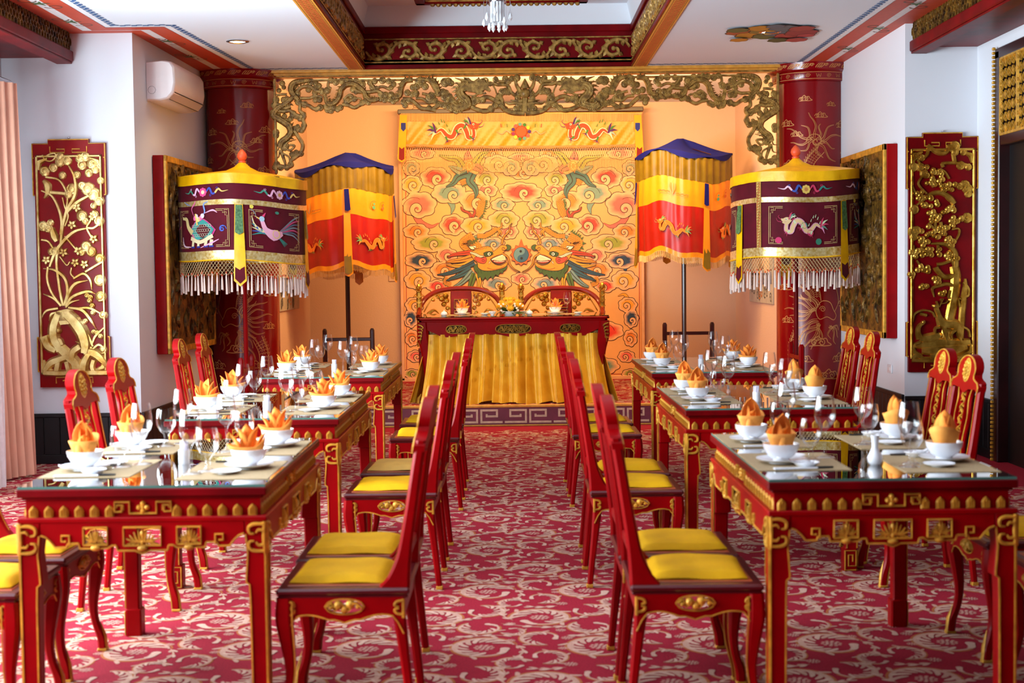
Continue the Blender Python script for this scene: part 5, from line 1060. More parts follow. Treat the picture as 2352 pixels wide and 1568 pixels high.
for p, w in (([(215, 1085), (225, 1130), (230, 1170)], [70, 90, 60]), ([(190, 1110), (165, 1180), (165, 1250), (190, 1300), (200, 1330)], [40, 50, 46, 40]), ([(240, 1110), (290, 1160), (330, 1220), (350, 1290), (345, 1340)], [50, 60, 56, 40]), ([(105, 1240), (130, 1300), (175, 1325)], [50, 40, 30]), ([(200, 1310), (240, 1350), (290, 1400), (300, 1450)], [46, 50, 50, 60]), ([(320, 1300), (280, 1330), (270, 1380)], 34), ([(345, 1330), (400, 1340), (440, 1370), (480, 1420)], [36, 44, 40, 20]), ([(370, 1345), (345, 1390), (330, 1450)], [30, 36, 50]), ([(245, 1360), (190, 1380), (145, 1400), (110, 1445)], [30, 36, 36, 24]), ([(400, 1380), (390, 1420), (400, 1450)], 24), ([(190, 1390), (180, 1450)], 30), ([(105, 1455), (200, 1458), (300, 1455), (480, 1455)], 26), ([(240, 1390), (255, 1450)], 26), ([(165, 1270), (200, 1260), (215, 1290)], 20)): RS(mb, p, w, .022)
q = C((193, 1207)); mb.knob(q[0], q[1], 20*U, .028, f=f, n=14)
for sx in (-1, 1):
    for zc, s in ((a1-.02, -1), (a0+.02, 1)):
        mb.relief([(sx*(ix-.02), zc+s*.09), (sx*(ix-.03), zc+s*.03), (sx*(ix-.09), zc+s*.005)], [.02, .05, .02], .014, f=f)
mb.build('gilded_rock_carving', 'goldpale', T1)

z0, z1 = pix(2160, 853, YF).z, pix(2160, 305, YF).z
T2, ix, a0, a1 = wallpanel('tall panel of gilded pine, deer and clouds, right wall near the dark door', 2.99, 3.53, z0, z1, False)
C = crop_xy(2060, 280, 2.613, 3.26, z0); U = 10.76/3267/2.613
mb = MB()
for p, w in (([(300, 1300), (315, 1200), (335, 1100), (352, 1000), (355, 920), (345, 865)], [50, 40, 40, 40, 40, 36]), ([(385, 1300), (392, 1180), (400, 1080), (412, 1000), (412, 940)], [26, 28, 28, 24, 10]), ([(352, 920), (290, 930), (245, 890), (235, 870)], [24, 22, 26]), ([(350, 870), (330, 835), (280, 850), (240, 855)], 14), ([(350, 985), (300, 972), (250, 985), (215, 1000), (225, 1050)], [18, 16, 14, 5]), ([(355, 870), (352, 790), (310, 740), (250, 730), (205, 730)], [26, 24, 16, 8]), ([(250, 740), (245, 790)], 12), ([(345, 490), (320, 455), (270, 425), (215, 430), (170, 460), (120, 500)], [24, 22, 18, 8]), ([(290, 430), (310, 460), (340, 480)], 16), ([(90, 375), (110, 420), (135, 460)], 8), ([(150, 330), (130, 370), (160, 410), (180, 430)], 9), ([(85, 190), (120, 210), (160, 215), (185, 190), (190, 150)], 14), ([(185, 140), (240, 180), (290, 185), (320, 150), (360, 145)], 20), ([(125, 225), (150, 260), (190, 270)], 10), ([(260, 280), (290, 300), (315, 340)], 9), ([(280, 270), (275, 250), (330, 245), (390, 250), (430, 260)], 14), ([(340, 190), (350, 240)], 18), ([(330, 645), (370, 640), (375, 670), (355, 710)], 9), ([(200, 360), (220, 390)], 10), ([(230, 590), (230, 640), (190, 605)], 12), ([(265, 600), (270, 640)], 14), ([(400, 1070), (370, 1060), (380, 1110)], 10), ([(320, 1010), (310, 1050), (330, 1060)], 10), ([(120, 830), (140, 860)], 8), ([(100, 740), (105, 790)], 9), ([(430, 1040), (410, 1050)], 14), ([(400, 960), (430, 1000), (430, 1040)], 14), ([(400, 1230), (430, 1250), (440, 1290)], 12),
             ([(95, 1200), (110, 1150), (160, 1130), (210, 1140), (230, 1170)], [6, 10, 8]), ([(140, 1150), (180, 1160)], 14)): RS(mb, p, w)
RB(mb, [(100, 660, 28), (120, 650, 22), (100, 690, 20), (150, 655, 14), (100, 270, 24), (140, 270, 22), (180, 270, 14), (105, 525, 24), (410, 380, 26), (425, 400, 26), (380, 385, 18), (350, 375, 14), (430, 430, 20), (425, 575, 26), (390, 580, 16), (165, 310, 22), (180, 320, 16), (350, 180, 20), (400, 180, 18), (385, 260, 22), (430, 270, 18), (110, 205, 20), (150, 215, 18), (350, 145, 26), (320, 155, 20)])
mb.build('gilded_tree_carving', 'gold', T2)
rnd = random.Random(5); mb = MB()
for x, y, n, sx, sy in ((245, 330, 14, 34, 50), (300, 390, 10, 36, 18), (200, 350, 6, 22, 20), (160, 440, 10, 46, 26), (180, 490, 6, 26, 16), (230, 570, 14, 40, 36), (310, 540, 12, 34, 36), (250, 660, 26, 70, 36), (350, 610, 8, 26, 22), (160, 720, 10, 36, 26), (330, 720, 10, 44, 22), (220, 790, 14, 44, 30), (330, 810, 12, 44, 26), (150, 780, 8, 34, 22), (160, 880, 10, 44, 20), (90, 920, 4, 14, 20), (230, 950, 7, 26, 14), (165, 990, 6, 22, 16), (275, 1030, 4, 14, 18), (250, 485, 4, 14, 16), (100, 790, 5, 18, 20)):
    for k in range(n): q = C((x+rnd.uniform(-sx, sx), y+rnd.uniform(-sy, sy))); mb.knob(q[0], q[1], 17*U*rnd.uniform(.85, 1.1), .014+rnd.random()*.006, f=f, n=9)
tag(mb.build('gilded_pine_needle_discs', 'gold', T2), kind='stuff')
mb = MB()
for p, w in (([(255, 1200), (300, 1215), (350, 1220), (372, 1245)], [44, 46, 50, 40]), ([(270, 1210), (250, 1160), (238, 1115)], [40, 26, 20]), ([(246, 1108), (225, 1105), (210, 1100)], [22, 16, 8]), ([(255, 1230), (230, 1240), (228, 1275)], [16, 12, 8]), ([(285, 1230), (290, 1280), (300, 1330)], [20, 14, 10]), ([(365, 1240), (375, 1290), (400, 1340)], [26, 16, 8]), ([(350, 1245), (325, 1275), (335, 1315)], [22, 14, 8]), ([(250, 1110), (265, 1080), (275, 1060)], 7), ([(245, 1100), (235, 1075)], 6), ([(262, 1090), (290, 1085), (305, 1070)], 6), ([(268, 1080), (260, 1060)], 5), ([(160, 1205), (135, 1225), (128, 1260), (140, 1300)], [14, 18, 22, 30]), ([(165, 1200), (148, 1200)], [16, 8]), ([(135, 1300), (190, 1300), (240, 1285), (265, 1270)], [30, 44, 40, 16]), ([(105, 1335), (140, 1320)], 12)): RS(mb, p, w, .026)
mb.build('gilded_deer_carving', 'gold', T2)
mb = MB()
for p, w in (([(95, 1345), (160, 1335), (260, 1325), (360, 1330), (440, 1320)], [16, 40, 50, 44, 30]), ([(150, 1370), (260, 1370), (350, 1365), (420, 1345)], [30, 60, 60, 30]), ([(200, 1410), (270, 1400), (340, 1405)], [30, 50, 30]), ([(90, 1420), (120, 1400), (160, 1425)], 22), ([(440, 1420), (420, 1400), (370, 1425)], 24), ([(90, 1430), (260, 1432), (445, 1430)], 20)): RS(mb, p, w, .020)
for sx in (-1, 1):
    for zc, s in ((a1-.02, -1), (a0+.02, 1)): mb.relief([(sx*(ix-.02), zc+s*.09), (sx*(ix-.03), zc+s*.03), (sx*(ix-.09), zc+s*.005)], [.02, .05, .02], .014, f=f)
mb.build('gilded_ground_carving', 'gold', T2)

# ------------------------------------------------------------------ deep relief panels on the side walls beside the columns
def sidepanel(label, p0, p1, z0, z1, sgn):
    a = Vector((*p0, 0)); b = Vector((*p1, 0)); L = (b-a).length; rot = math.atan2(b.y-a.y, b.x-a.x)
    t = thing('deep_relief_panel', label, 'wall panel', (p0[0], p0[1], z0), rot); Hh = z1-z0; th = .085; s = -1 if sgn > 0 else 1   # local y: room side
    mb = MB(); mb.box(0, L, min(0, s*th), max(0, s*th), 0, Hh, .004); mb.build('red_box_frame', 'lacquer', t)
    mb = MB()
    for x0, x1, c, d in ((0, L, 0, .05), (0, L, Hh-.05, Hh), (0, .04, 0, Hh), (L-.04, L, 0, Hh)): mb.box(x0, x1, min(s*th, s*(th+.024)), max(s*th, s*(th+.024)), c, d, .004)
    mb.build('gilt_rim', 'gilt', t)
    mb = MB(); mb.grid(60, 70, lambda u, v: (.04+(L-.08)*u, s*(th+.014+.010*math.sin(u*31+4*math.sin(v*9))*math.sin(v*23+3*math.sin(u*7))), .05+(Hh-.1)*v)); mb.build('relief_ground', 'bronzedk', t, 80)
    rnd = random.Random(11+sgn); mb = MB(); f = lambda u, v, h: (u, s*(th+.016+h), v)
    for k in range(110):
        x = rnd.uniform(.08, L-.08); z = rnd.uniform(.08, Hh-.15); ln = rnd.uniform(.08, .26)
        P = cat([(x+.03*math.sin(q*5+k)+q*.0, min(Hh-.06, z+ln*q)) for q in (0, .3, .6, 1)], 3); mb.relief(P, [.01, rnd.uniform(.02, .045), .008], rnd.uniform(.010, .024), f=f)
    for k in range(26): x = rnd.uniform(.1, L-.1); z = Hh-.1-rnd.random()*.35; mb.relief(spiral(x, z, rnd.uniform(.04, .08), .01, k, 1.4, 14), .022, .022, f=f)
    mb.relief(cat([(L*.5, Hh-.3), (L*.35, Hh-.5), (L*.6, Hh-.7), (L*.4, Hh-.95), (L*.6, Hh-1.15)], 5), [.04, .12, .12, .06], .035, f=f)
    mb.build('dragon_cloud_relief', 'bronzedk', t)
    return t
sidepanel('deep gilt relief panel in red box frame, left wall behind the turtle canopy', (-2.812, 11.25), (-2.765, 12.78), .80, 2.37, 1)
sidepanel('deep gilt relief panel in red box frame, right wall behind the dragon canopy', (2.985, 12.45), (2.985, 11.0), .87, 2.37, 1)

# small cloth scrolls on the stage side walls
for nm, x, ya, yb, za, zb, sg, lb in (('l', -2.28, 13.9, 15.2, pix(645, 716, 13.9).z, pix(645, 560, 14).z+.25, 1, 'grey and orange printed cloth scroll hanging on the left stage wall'), ('r', 2.54, 13.75, 15.1, pix(1783, 698, 13.9).z, pix(1783, 560, 14).z+.25, -1, 'grey and orange printed cloth scroll hanging on the right stage wall')):
    t = thing('cloth_scroll', lb, 'wall hanging', (x, ya, za)); L = yb-ya; Hh = zb-za
    mb = MB(); mb.box(min(0, sg*.015), max(0, sg*.015), 0, L, 0, Hh, .003); mb.build('cloth', mat('grey_printed_cloth', '#a89c8c', .8, var=.15, vscale=6), t)
    A = Art(lambda u, v, h: (sg*(.016+h), u, v), .0006)
    A.poly([(L*.12, Hh*.35), (L*.88, Hh*.35), (L*.88, Hh*.95), (L*.12, Hh*.95)], '#dcb890', 1); A.stroke([(L*.12, Hh*.35), (L*.88, Hh*.35)], .02, '#2f2a26', 2)
    for k in range(9): a = .35+k*.3; A.stroke([(L*.5, Hh*.36), (L*.5+.22*math.cos(a), Hh*.36+.22*math.sin(a))], [.03, .006], '#b8741c' if k % 2 else '#3a2a1c', 3)
    A.disc(L*.5, Hh*.36, .05, '#c8862c', 4)
    for k in range(16): A.stroke(spiral(.1+(k*.37) % (L-.2), .06+(k*.13) % (Hh*.28), .06, .012, k, 1.3, 12), .010, '#3a3a3c', 3)
    for k in range(5): A.stroke(spiral(L*.5+.08*math.cos(k*1.3), Hh*.2+.08*math.sin(k*1.3), .06, .01, k, 1.2, 10), .014, '#c8702c', 4)
    A.build('print', 'vcmatte', t, None, vc=True)

# ------------------------------------------------------------------ air conditioner
ang = math.atan2(1, .032); p = Vector((-2.818, 11.15, pix(357, 232, 11.2).z)); AC = thing('air_conditioner', 'white split air conditioner high on the left wall beside the red column', 'air conditioner', p, 0)
mb = MB(); L = .95; n = 14
prof = [(0, 0), (0, .30), (.13, .312), (.19, .30), (.215, .26), (.222, .14), (.205, .06), (.165, .015), (.10, -.0)]
V = []; F = []
ys = [0, .012, .03, L-.03, L-.012, L]; sc = [.93, .985, 1, 1, .985, .93]
for y, q in zip(ys, sc):
    for x, z in prof: V.append((x*q+y*.032, y, .155+(z-.155)*q))
m_ = len(prof)
for i in range(len(ys)-1):
    for k in range(m_): F.append((i*m_+k, i*m_+(k+1) % m_, (i+1)*m_+(k+1) % m_, (i+1)*m_+k))
F.append(tuple(range(m_))); F.append(tuple((len(ys)-1)*m_+k for k in reversed(range(m_)))); mb.add(V, F); mb.build('casing', 'ac', AC, 40)
mb = MB(); mb.add([(.206+.001, .04, .062), (.206+.032, L-.04, .062), (.168+.03, L-.04, .012), (.168, .04, .012)], [(0, 1, 2, 3)]); mb.build('air_flap', mat('flap_grey_plastic', '#cfc6c0', .3), AC, None)  # flap plastic slightly greyer than the casing
mb = MB(); mb.tube([(.208, .04, .066), (.208+.032, L-.04, .066)], .0035, 5); mb.tube([(.166, .04, .012), (.166+.03, L-.04, .012)], .003, 5); mb.build('slot', 'darkplastic', AC)
mb = MB(); mb.tube([(.01+.03*math.cos(a*.63)+.03, -.0015, .08+.03*math.sin(a*.63)) for a in range(11)], .0012, 4); mb.build('end_cap_groove', 'darkplastic', AC)

# ------------------------------------------------------------------ curtain and sheer by the left window
def curtain(name, label, m, y0, y1, x, zt, zb, amp, folds, lean=0.0, skew=0.0):
    t = thing(name, label, 'curtain', (x, (y0+y1)/2, 0)); L = y1-y0
    mb = MB(); mb.grid(int(folds*8), 14, lambda u, v: (amp*(.6+.5*v)*math.sin(u*folds*2*math.pi+.6*math.sin(v*3))+lean*v+skew*(u-.5)+.01*math.sin(u*7), -L/2+L*(u*(1-.06*math.sin(v*3))), zt+(zb-zt)*v)); mb.build('cloth', m, t, 80); return t
c = curtain('window_curtain', 'salmon pleated curtain hanging at the far end of the left windows', 'curtain', 9.62, 10.12, -3.60, 2.79, .02, .030, 8, .06, .24)
mb = MB(); mb.tube([(.02, -5.2, 2.82), (.02, .42, 2.82)], .016, 8); mb.build('curtain_rail', 'steel', c)
curtain('sheer_curtain', 'white lace sheer curtain at the left picture edge', 'sheer', 9.2, 9.54, -3.43, 2.79, .02, .025, 5)

# ------------------------------------------------------------------ chandelier
q = pix(1143, 72, 10.0); CH = thing('crystal_chandelier', 'small chandelier of glass rods and crystal drops under the ceiling coffer', 'chandelier', (q.x, 10.0, q.z))
mb = MB(); mb.tube([(0, 0, .2), (0, 0, 3.78-q.z)], .006, 6); mb.lathe([(.05, 3.76-q.z), (.06, 3.79-q.z), (0, 3.8-q.z)], 14); mb.lathe([(.02, .19), (.055, .2), (.06, .225), (.03, .24), (0, .24)], 14); mb.build('hub', 'steel', CH)
src = None
for k in range(12):
    a = k*math.pi/6; 
    if src is None: mb = MB(); mb.lathe([(0, 0), (.008, .004), (.008, .14), (0, .144)], 8); src = mb.build('glass_rod', 'frost', CH); o = src
    else: o = obj_from('glass_rod', src, CH)
    o.location = (.042*math.cos(a), .042*math.sin(a), .06)
src = None; mbw = MB()
for k in range(18):
    a = k*math.pi/9; r = .095 if k % 2 else .06; z = .03+.03*((k*5) % 3) if k % 2 else .0
    if src is None: mb = MB(); mb.lathe([(0, 0), (.014, .022), (.009, .042), (.002, .056), (0, .057)], 6); src = mb.build('crystal_drop', 'frost', CH, 10); o = src
    else: o = obj_from('crystal_drop', src, CH)
    o.location = (r*math.cos(a), r*math.sin(a), z); mbw.tube(cat([(r*math.cos(a), r*math.sin(a), z+.055), (r*math.cos(a), r*math.sin(a), .2), (r*.8*math.cos(a), r*.8*math.sin(a), .24), (.03*math.cos(a), .03*math.sin(a), .22)], 3), .0013, 4)
mbw.build('hanging_wire', 'steel', CH)

# ------------------------------------------------------------------ switch, sockets
p = pix(903, 636, YB); t = thing('light_switch', 'square light switch on the stage wall left of the mural', 'switch', (p.x, YB, p.z)); mb = MB(); mb.box(-.05, .05, -.012, 0, -.05, .05, .004); mb.build('plate', 'wallstage', t); mb = MB(); mb.box(-.012, .012, -.018, -.011, -.02, .02, .003); mb.build('rocker', 'gilt', t)
p = pix(2048, 852, 10.9); t = thing('wall_socket', 'small white socket on the right wall above the black wainscot', 'socket', (2.985, 11.2, .62)); mb = MB(); mb.box(-.012, 0, -.06, .06, -.035, .035, .004); mb.build('plate', 'ceramic', t); mb = MB(); mb.box(-.016, -.010, -.03, .03, -.014, .014, .002); mb.build('outlet', 'ac', t)
# ------------------------------------------------------------------ dining chairs
SWAPX = None
def xb(z): 
    for (za, xa), (zc, xc) in zip(((0, .012), (.2, -.005+.01), (.44, .028), (.6, .006), (.8, -.026), (1.03, -.066)), ((.2, .005), (.44, .028), (.6, .006), (.8, -.026), (1.03, -.066), (9, -.066))):
        if za <= z <= zc: return xa+(xc-xa)*(z-za)/(zc-za)
    return -.066
def make_chair():
    """origin on the floor below the back edge of the seat; faces +X"""
    t = thing('dining_chair', 'x', 'chair')
    mb = MB(); mb.box(-.005, .415, -.222, .222, .418, .440, .007); mb.box(.0, .408, -.215, .215, .408, .420, .004); mb.build('seat', 'lacquer_seat', t)
    mb = MB(); mb.box(.055, .385, -.178, .178, .439, .443, .002); mb.build('seat_inset', mat('worn_orange_inset', '#a8481c', .35, coat=.3, var=.2), t)
    TYZ = Matrix(((0, 1, 0, 0), (1, 0, 0, 0), (0, 0, 1, 0), (0, 0, 0, 1)))  # board plane along y
    def sc(u): a = abs(u); return .345+.012*math.cos(u*38)*(a < .12)-.03*max(0, (a-.115)/.05)**1.4 if a < .165 else .33
    def apron(half, T, name='apron'):
        xs = sorted(set([round(x, 4) for x in frange(-half, half, 22)]+[-.062, .062]+[round(x, 4) for x in frange(-.062, .062, 12)]))
        hz = .382; hh = lambda x: .024*math.sqrt(max(0, 1-(x/.062)**2))
        bot = lambda x: .338+.010*max(0, 1-abs(x)/.03)*-1+.012*(1-abs(x)/half)*0+(.016*math.sin(max(0, abs(x)-.05)/(half-.05)*3.14))-(.045*max(0, (abs(x)-half+.035)/.035)**1.5)
        mb = MB(); boards(mb, xs, lambda x: .412, bot, [(-.062, .062, lambda x: hz-hh(x), lambda x: hz+hh(x))], -.009, .009, T); o = mb.build(name, 'lacquer', t)
        for s in (1,):
            mb = MB(); f = lambda u, v, h: T @ Vector((u, s*(-.006-h)*1, v))
            mb.relief([(x, hz+hh(x)) for x in frange(-.062, .062, 12)], .006, .006, f=f); mb.relief([(x, hz-hh(x)) for x in frange(-.062, .062, 12)], .006, .006, f=f)
            for k, (a, b, r) in enumerate(((-.02, .004, .016), (.018, .006, .016), (0, -.008, .014), (-.042, -.002, .009), (.042, 0, .009))): mb.knob(a, hz+b, r, .014, f=f, n=8)
            mb.relief(cat([(-.055, hz), (-.04, hz+.012), (-.03, hz-.012), (-.01, hz+.01), (.012, hz-.014), (.03, hz+.012), (.055, hz-.003)], 3), .007, .012, f=f)
            mb.build('gilt_carving', 'gilt', o)
            mb = MB(); f = lambda u, v, h: T @ Vector((u, s*(-.009-h), v)); mb.relief([(x, bot(x)+.002) for x in xs], .005, .003, f=f); mb.build('gilt_edge', 'gilt', o)
            mb = MB()
            for sx in (-1, 1):
                a = sx*(half-.0); mb.relief(cat([(a-sx*.0, .405), (a-sx*.0, .385), (a, .36), (a, .345)], 2), .010, .004, f=f)
                for z0, d in ((.40, 1), (.355, -1)): mb.relief(cat([(a, z0), (a-sx*.02, z0-.004*d), (a-sx*.027, z0-.016*d), (a-sx*.014, z0-.02*d)], 3), [.008, .010, .006], .004, f=f)
                mb.build('corner_scroll', 'gilt', o); mb = MB()
    T0 = Matrix.Translation((.20, -.205, 0)); T1 = Matrix.Translation((.20, .205, 0)) @ Matrix.Rotation(math.pi, 4, 'Z')
    apron(.185, T0); apron(.185, T1); apron(.195, Matrix.Translation((.398, 0, 0)) @ Matrix.Rotation(math.pi/2, 4, 'Z')); 
    mb = MB(); mb.box(.012, .03, -.19, .19, .35, .41, .003); mb.build('rear_rail', 'lacquer', t)
    for s in (-1, 1):
        mb = MB(); secs = [(.405, .208, 0, .032, .030), (.402, .206, .05, .034, .030), (.384, .196, .11, .028, .028), (.377, .190, .18, .032, .030), (.385, .194, .27, .046, .042), (.392, .200, .34, .054, .048), (.390, .198, .41, .050, .046)]
        Z = [tuple(p) for p in cat(secs, 3)]; mb.loft([(a, s*b, c, d, e) for a, b, c, d, e in Z]); o = mb.build('front_leg', 'lacquer', t)
        mb = MB(); f = lambda u, v, h: (.4175-.02+.022, u, v)
        mb.relief([(0, .0), (.0, .06), (0, .115)], [.024, .026, .003], .004, f=lambda u, v, h: ((.421 if v < .05 else .418-.017*(v-.05)/.065)+h, s*(.207-.011*max(0, v-.05)/.065)+u, v)); mb.box(.387, .424, min(s*.191, s*.225), max(s*.191, s*.225), 0, .012, .003); mb.build('gilt_toe', 'gilt', o)
        mb = MB(); zz = frange(.012, .40, 14)
        def leg_at(z):
            for A_, B_ in zip(Z, Z[1:]):
                if A_[2] <= z <= B_[2]+1e-9: q = (z-A_[2])/(B_[2]-A_[2]+1e-9); return [A_[i]+(B_[i]-A_[i])*q for i in range(5)]
            return Z[-1]
        mb.tube([(leg_at(z)[0]-leg_at(z)[3]/2, s*(leg_at(z)[1]+leg_at(z)[4]/2*.9), z) for z in zz], .0028, 4); mb.build('gilt_line', 'gilt', o)
    for s in (-1, 1):
        mb = MB(); P = cat([(-.008, .196, 0, .026, .028), (.004, .194, .12, .028, .029), (.022, .192, .28, .036, .032), (.036, .192, .40, .050, .034), (.045, .191, .435, .098, .034), (.030, .190, .47, .072, .034), (.014, .188, .53, .048, .034), (.002, .186, .60, .040, .034), (-.014, .182, .70, .036, .033), (-.032, .177, .82, .034, .033), (-.046, .174, .90, .034, .033)], 3)
        mb.loft([(a, s*b, c, d, e) for a, b, c, d, e in P]); o = mb.build('back_post', 'lacquer', t)
        mb = MB(); mb.tube([(a+d/2, s*(b-.006), c) for a, b, c, d, e in P if c > .46], .0026, 4); mb.build('gilt_line', 'gilt', o)
        mb = MB(); mb.box(-.023, .007, s*.196-.0155, s*.196+.0155, 0, .018, .003); mb.build('gilt_toe', 'gilt', o)
    SH = lambda u, v, h: (xb(v)+h, u, v)
    half = [(.191, .865), (.193, .885), (.176, .905), (.140, .914), (.118, .922), (.113, .936), (.121, .950), (.120, .968), (.105, .988), (.078, 1.006), (.04, 1.018), (0, 1.022)]
    pts = half+[(-a, b) for a, b in half[-2::-1]]+[(-.158, .865), (-.150, .872), (-.06, .868), (0, .845), (.06, .868), (.150, .872), (.158, .865)]
    tri = tessellate_polygon([[Vector((p[0], p[1], 0)) for p in pts]]); n = len(pts); mb = MB()
    mb.add([SH(u, v, .018) for u, v in pts]+[SH(u, v, -.018) for u, v in pts], [tuple(q) for q in tri]+[tuple(i+n for i in q) for q in tri]+[(i, (i+1) % n, n+(i+1) % n, n+i) for i in range(n)]); o = mb.build('crest_rail', 'lacquer', t)
    mb = MB(); mb.relief([(a*.965, b-.004) for a, b in half+[(-a, b) for a, b in half[-2::-1]]], .007, .004, f=lambda u, v, h: SH(u, v, .018+h)); mb.build('gilt_edge', 'gilt', o)
    mb = MB(); f = lambda u, v, h: SH(u, v, .018+h)
    mb.knob(0, .952, .050, .003, f=f, n=18, ry=.056)
    for k in range(12): a = k*.5236; mb.knob(.034*math.cos(a), .952+.038*math.sin(a), .010, .007, f=f, n=6)
    for k in range(6): a = k*1.047+.3; mb.knob(.016*math.cos(a), .952+.018*math.sin(a), .009, .009, f=f, n=6)
    mb.knob(0, .952, .008, .011, f=f, n=6); mb.build('gilt_medallion', 'gilt', o)
    mb = MB(); mb.box(-.002, .022, -.175, .175, .515, .545, .004); mb.build('lower_rail', 'lacquer', t)
    mb = MB(); f2 = lambda u, v, h: SH(u, v, h)
    mb.relief([(-.034, .54), (-.030, .7), (-.036, .865)], .010, .011, both=True, f=f2); mb.relief([(.034, .54), (.030, .7), (.036, .865)], .010, .011, both=True, f=f2)
    for z in (.545, .60, .72, .80, .86): mb.relief([(-.034, z), (.034, z)], .009, .010, both=True, f=f2)
    mb.build('splat', 'lacquer', t)
    mb = MB(); f3 = lambda u, v, h: SH(u, v, .006+h)
    for k in range(12):
        z = .56+k*.026; s = 1 if k % 2 else -1; mb.relief([(-.024*s, z-.012), (.0, z), (.024*s, z+.012)], .007, .008, f=f3); mb.relief([(.024*s, z-.010), (.004*s, z-.002)], .006, .006, f=f3); mb.knob(0, z, .007, .012, f=f3, n=6)
    mb.build('gilt_splat_carving', 'gilt', t)
    for s in (-1, 1):
        mb = MB(); mb.relief(cat([(s*.085, .545), (s*.072, .64), (s*.088, .74), (s*.074, .82), (s*.092, .872)], 4), [.010, .016, .012, .018, .010], .009, both=True, f=f2); o = mb.build('spindle', 'lacquer', t)
        mb = MB(); mb.relief(cat([(s*.085, .545), (s*.072, .64), (s*.088, .74), (s*.074, .82), (s*.092, .872)], 4), [.004, .008, .005, .009, .004], .004, f=lambda u, v, h: SH(u, v, .009+h)); mb.build('gilt_leaf', 'gilt', o)
    return t
def make_cushion(m='cushion'):
    t = MB()
    def S(u, v, up):
        x = (u-.5)*2; y = (v-.5)*2; e = (1-abs(x)**3.5)*(1-abs(y)**3.5); k = 1-.045*(1-abs(y)**2)*abs(x)**6; q = 1-.04*(1-abs(x)**2)*abs(y)**6
        return (x*.152*q*(1+.0), y*.158*k, (.004+.028*e**.33+.002*math.sin(x*4+y*3) if up else .002))
    t.grid(20, 20, lambda u, v: S(u, v, True)); b = len(t.V); t.grid(20, 20, lambda u, v: S(1-u, v, False))
    o = t.build('seat_cushion', m, None, 80); return o
CH0 = make_chair(); CU0 = make_cushion(); CU1 = make_cushion('cushionold'); used = {'c': 0, 'u': 0, 'v': 0}
def place_chair(X, y, face, desc, old=False, tw=0):
    """X: back edge of the seat; face +1 faces +X"""
    rz = (0 if face > 0 else math.pi)+tw
    lb = 'red lacquer dining chair with gilt back, '+desc
    if not used['c']: CH0.location = (X, y, 0); CH0.rotation_euler = (0, 0, rz); CH0['label'] = lb; CH0['group'] = 'red dining chairs along the tables'; used['c'] = 1
    else: dup(CH0, (X, y, 0), rz, lb, 'red dining chairs along the tables')
    src = CU1 if old else CU0; key = 'v' if old else 'u'
    if not used[key]: o = src; used[key] = 1
    else: o = src.copy(); COL.objects.link(o)
    o.location = (X+face*.225, y, .4425); o.rotation_euler = (0, 0, rz+random.uniform(-.05, .05)); tag(o, ('faded tan' if old else 'bright yellow')+' seat cushion on the '+desc.replace('at the', 'chair at the', 1) if desc.startswith('at the') else ('faded tan' if old else 'bright yellow')+' seat cushion on the chair '+desc, 'cushion', 'cushions on the dining chairs')

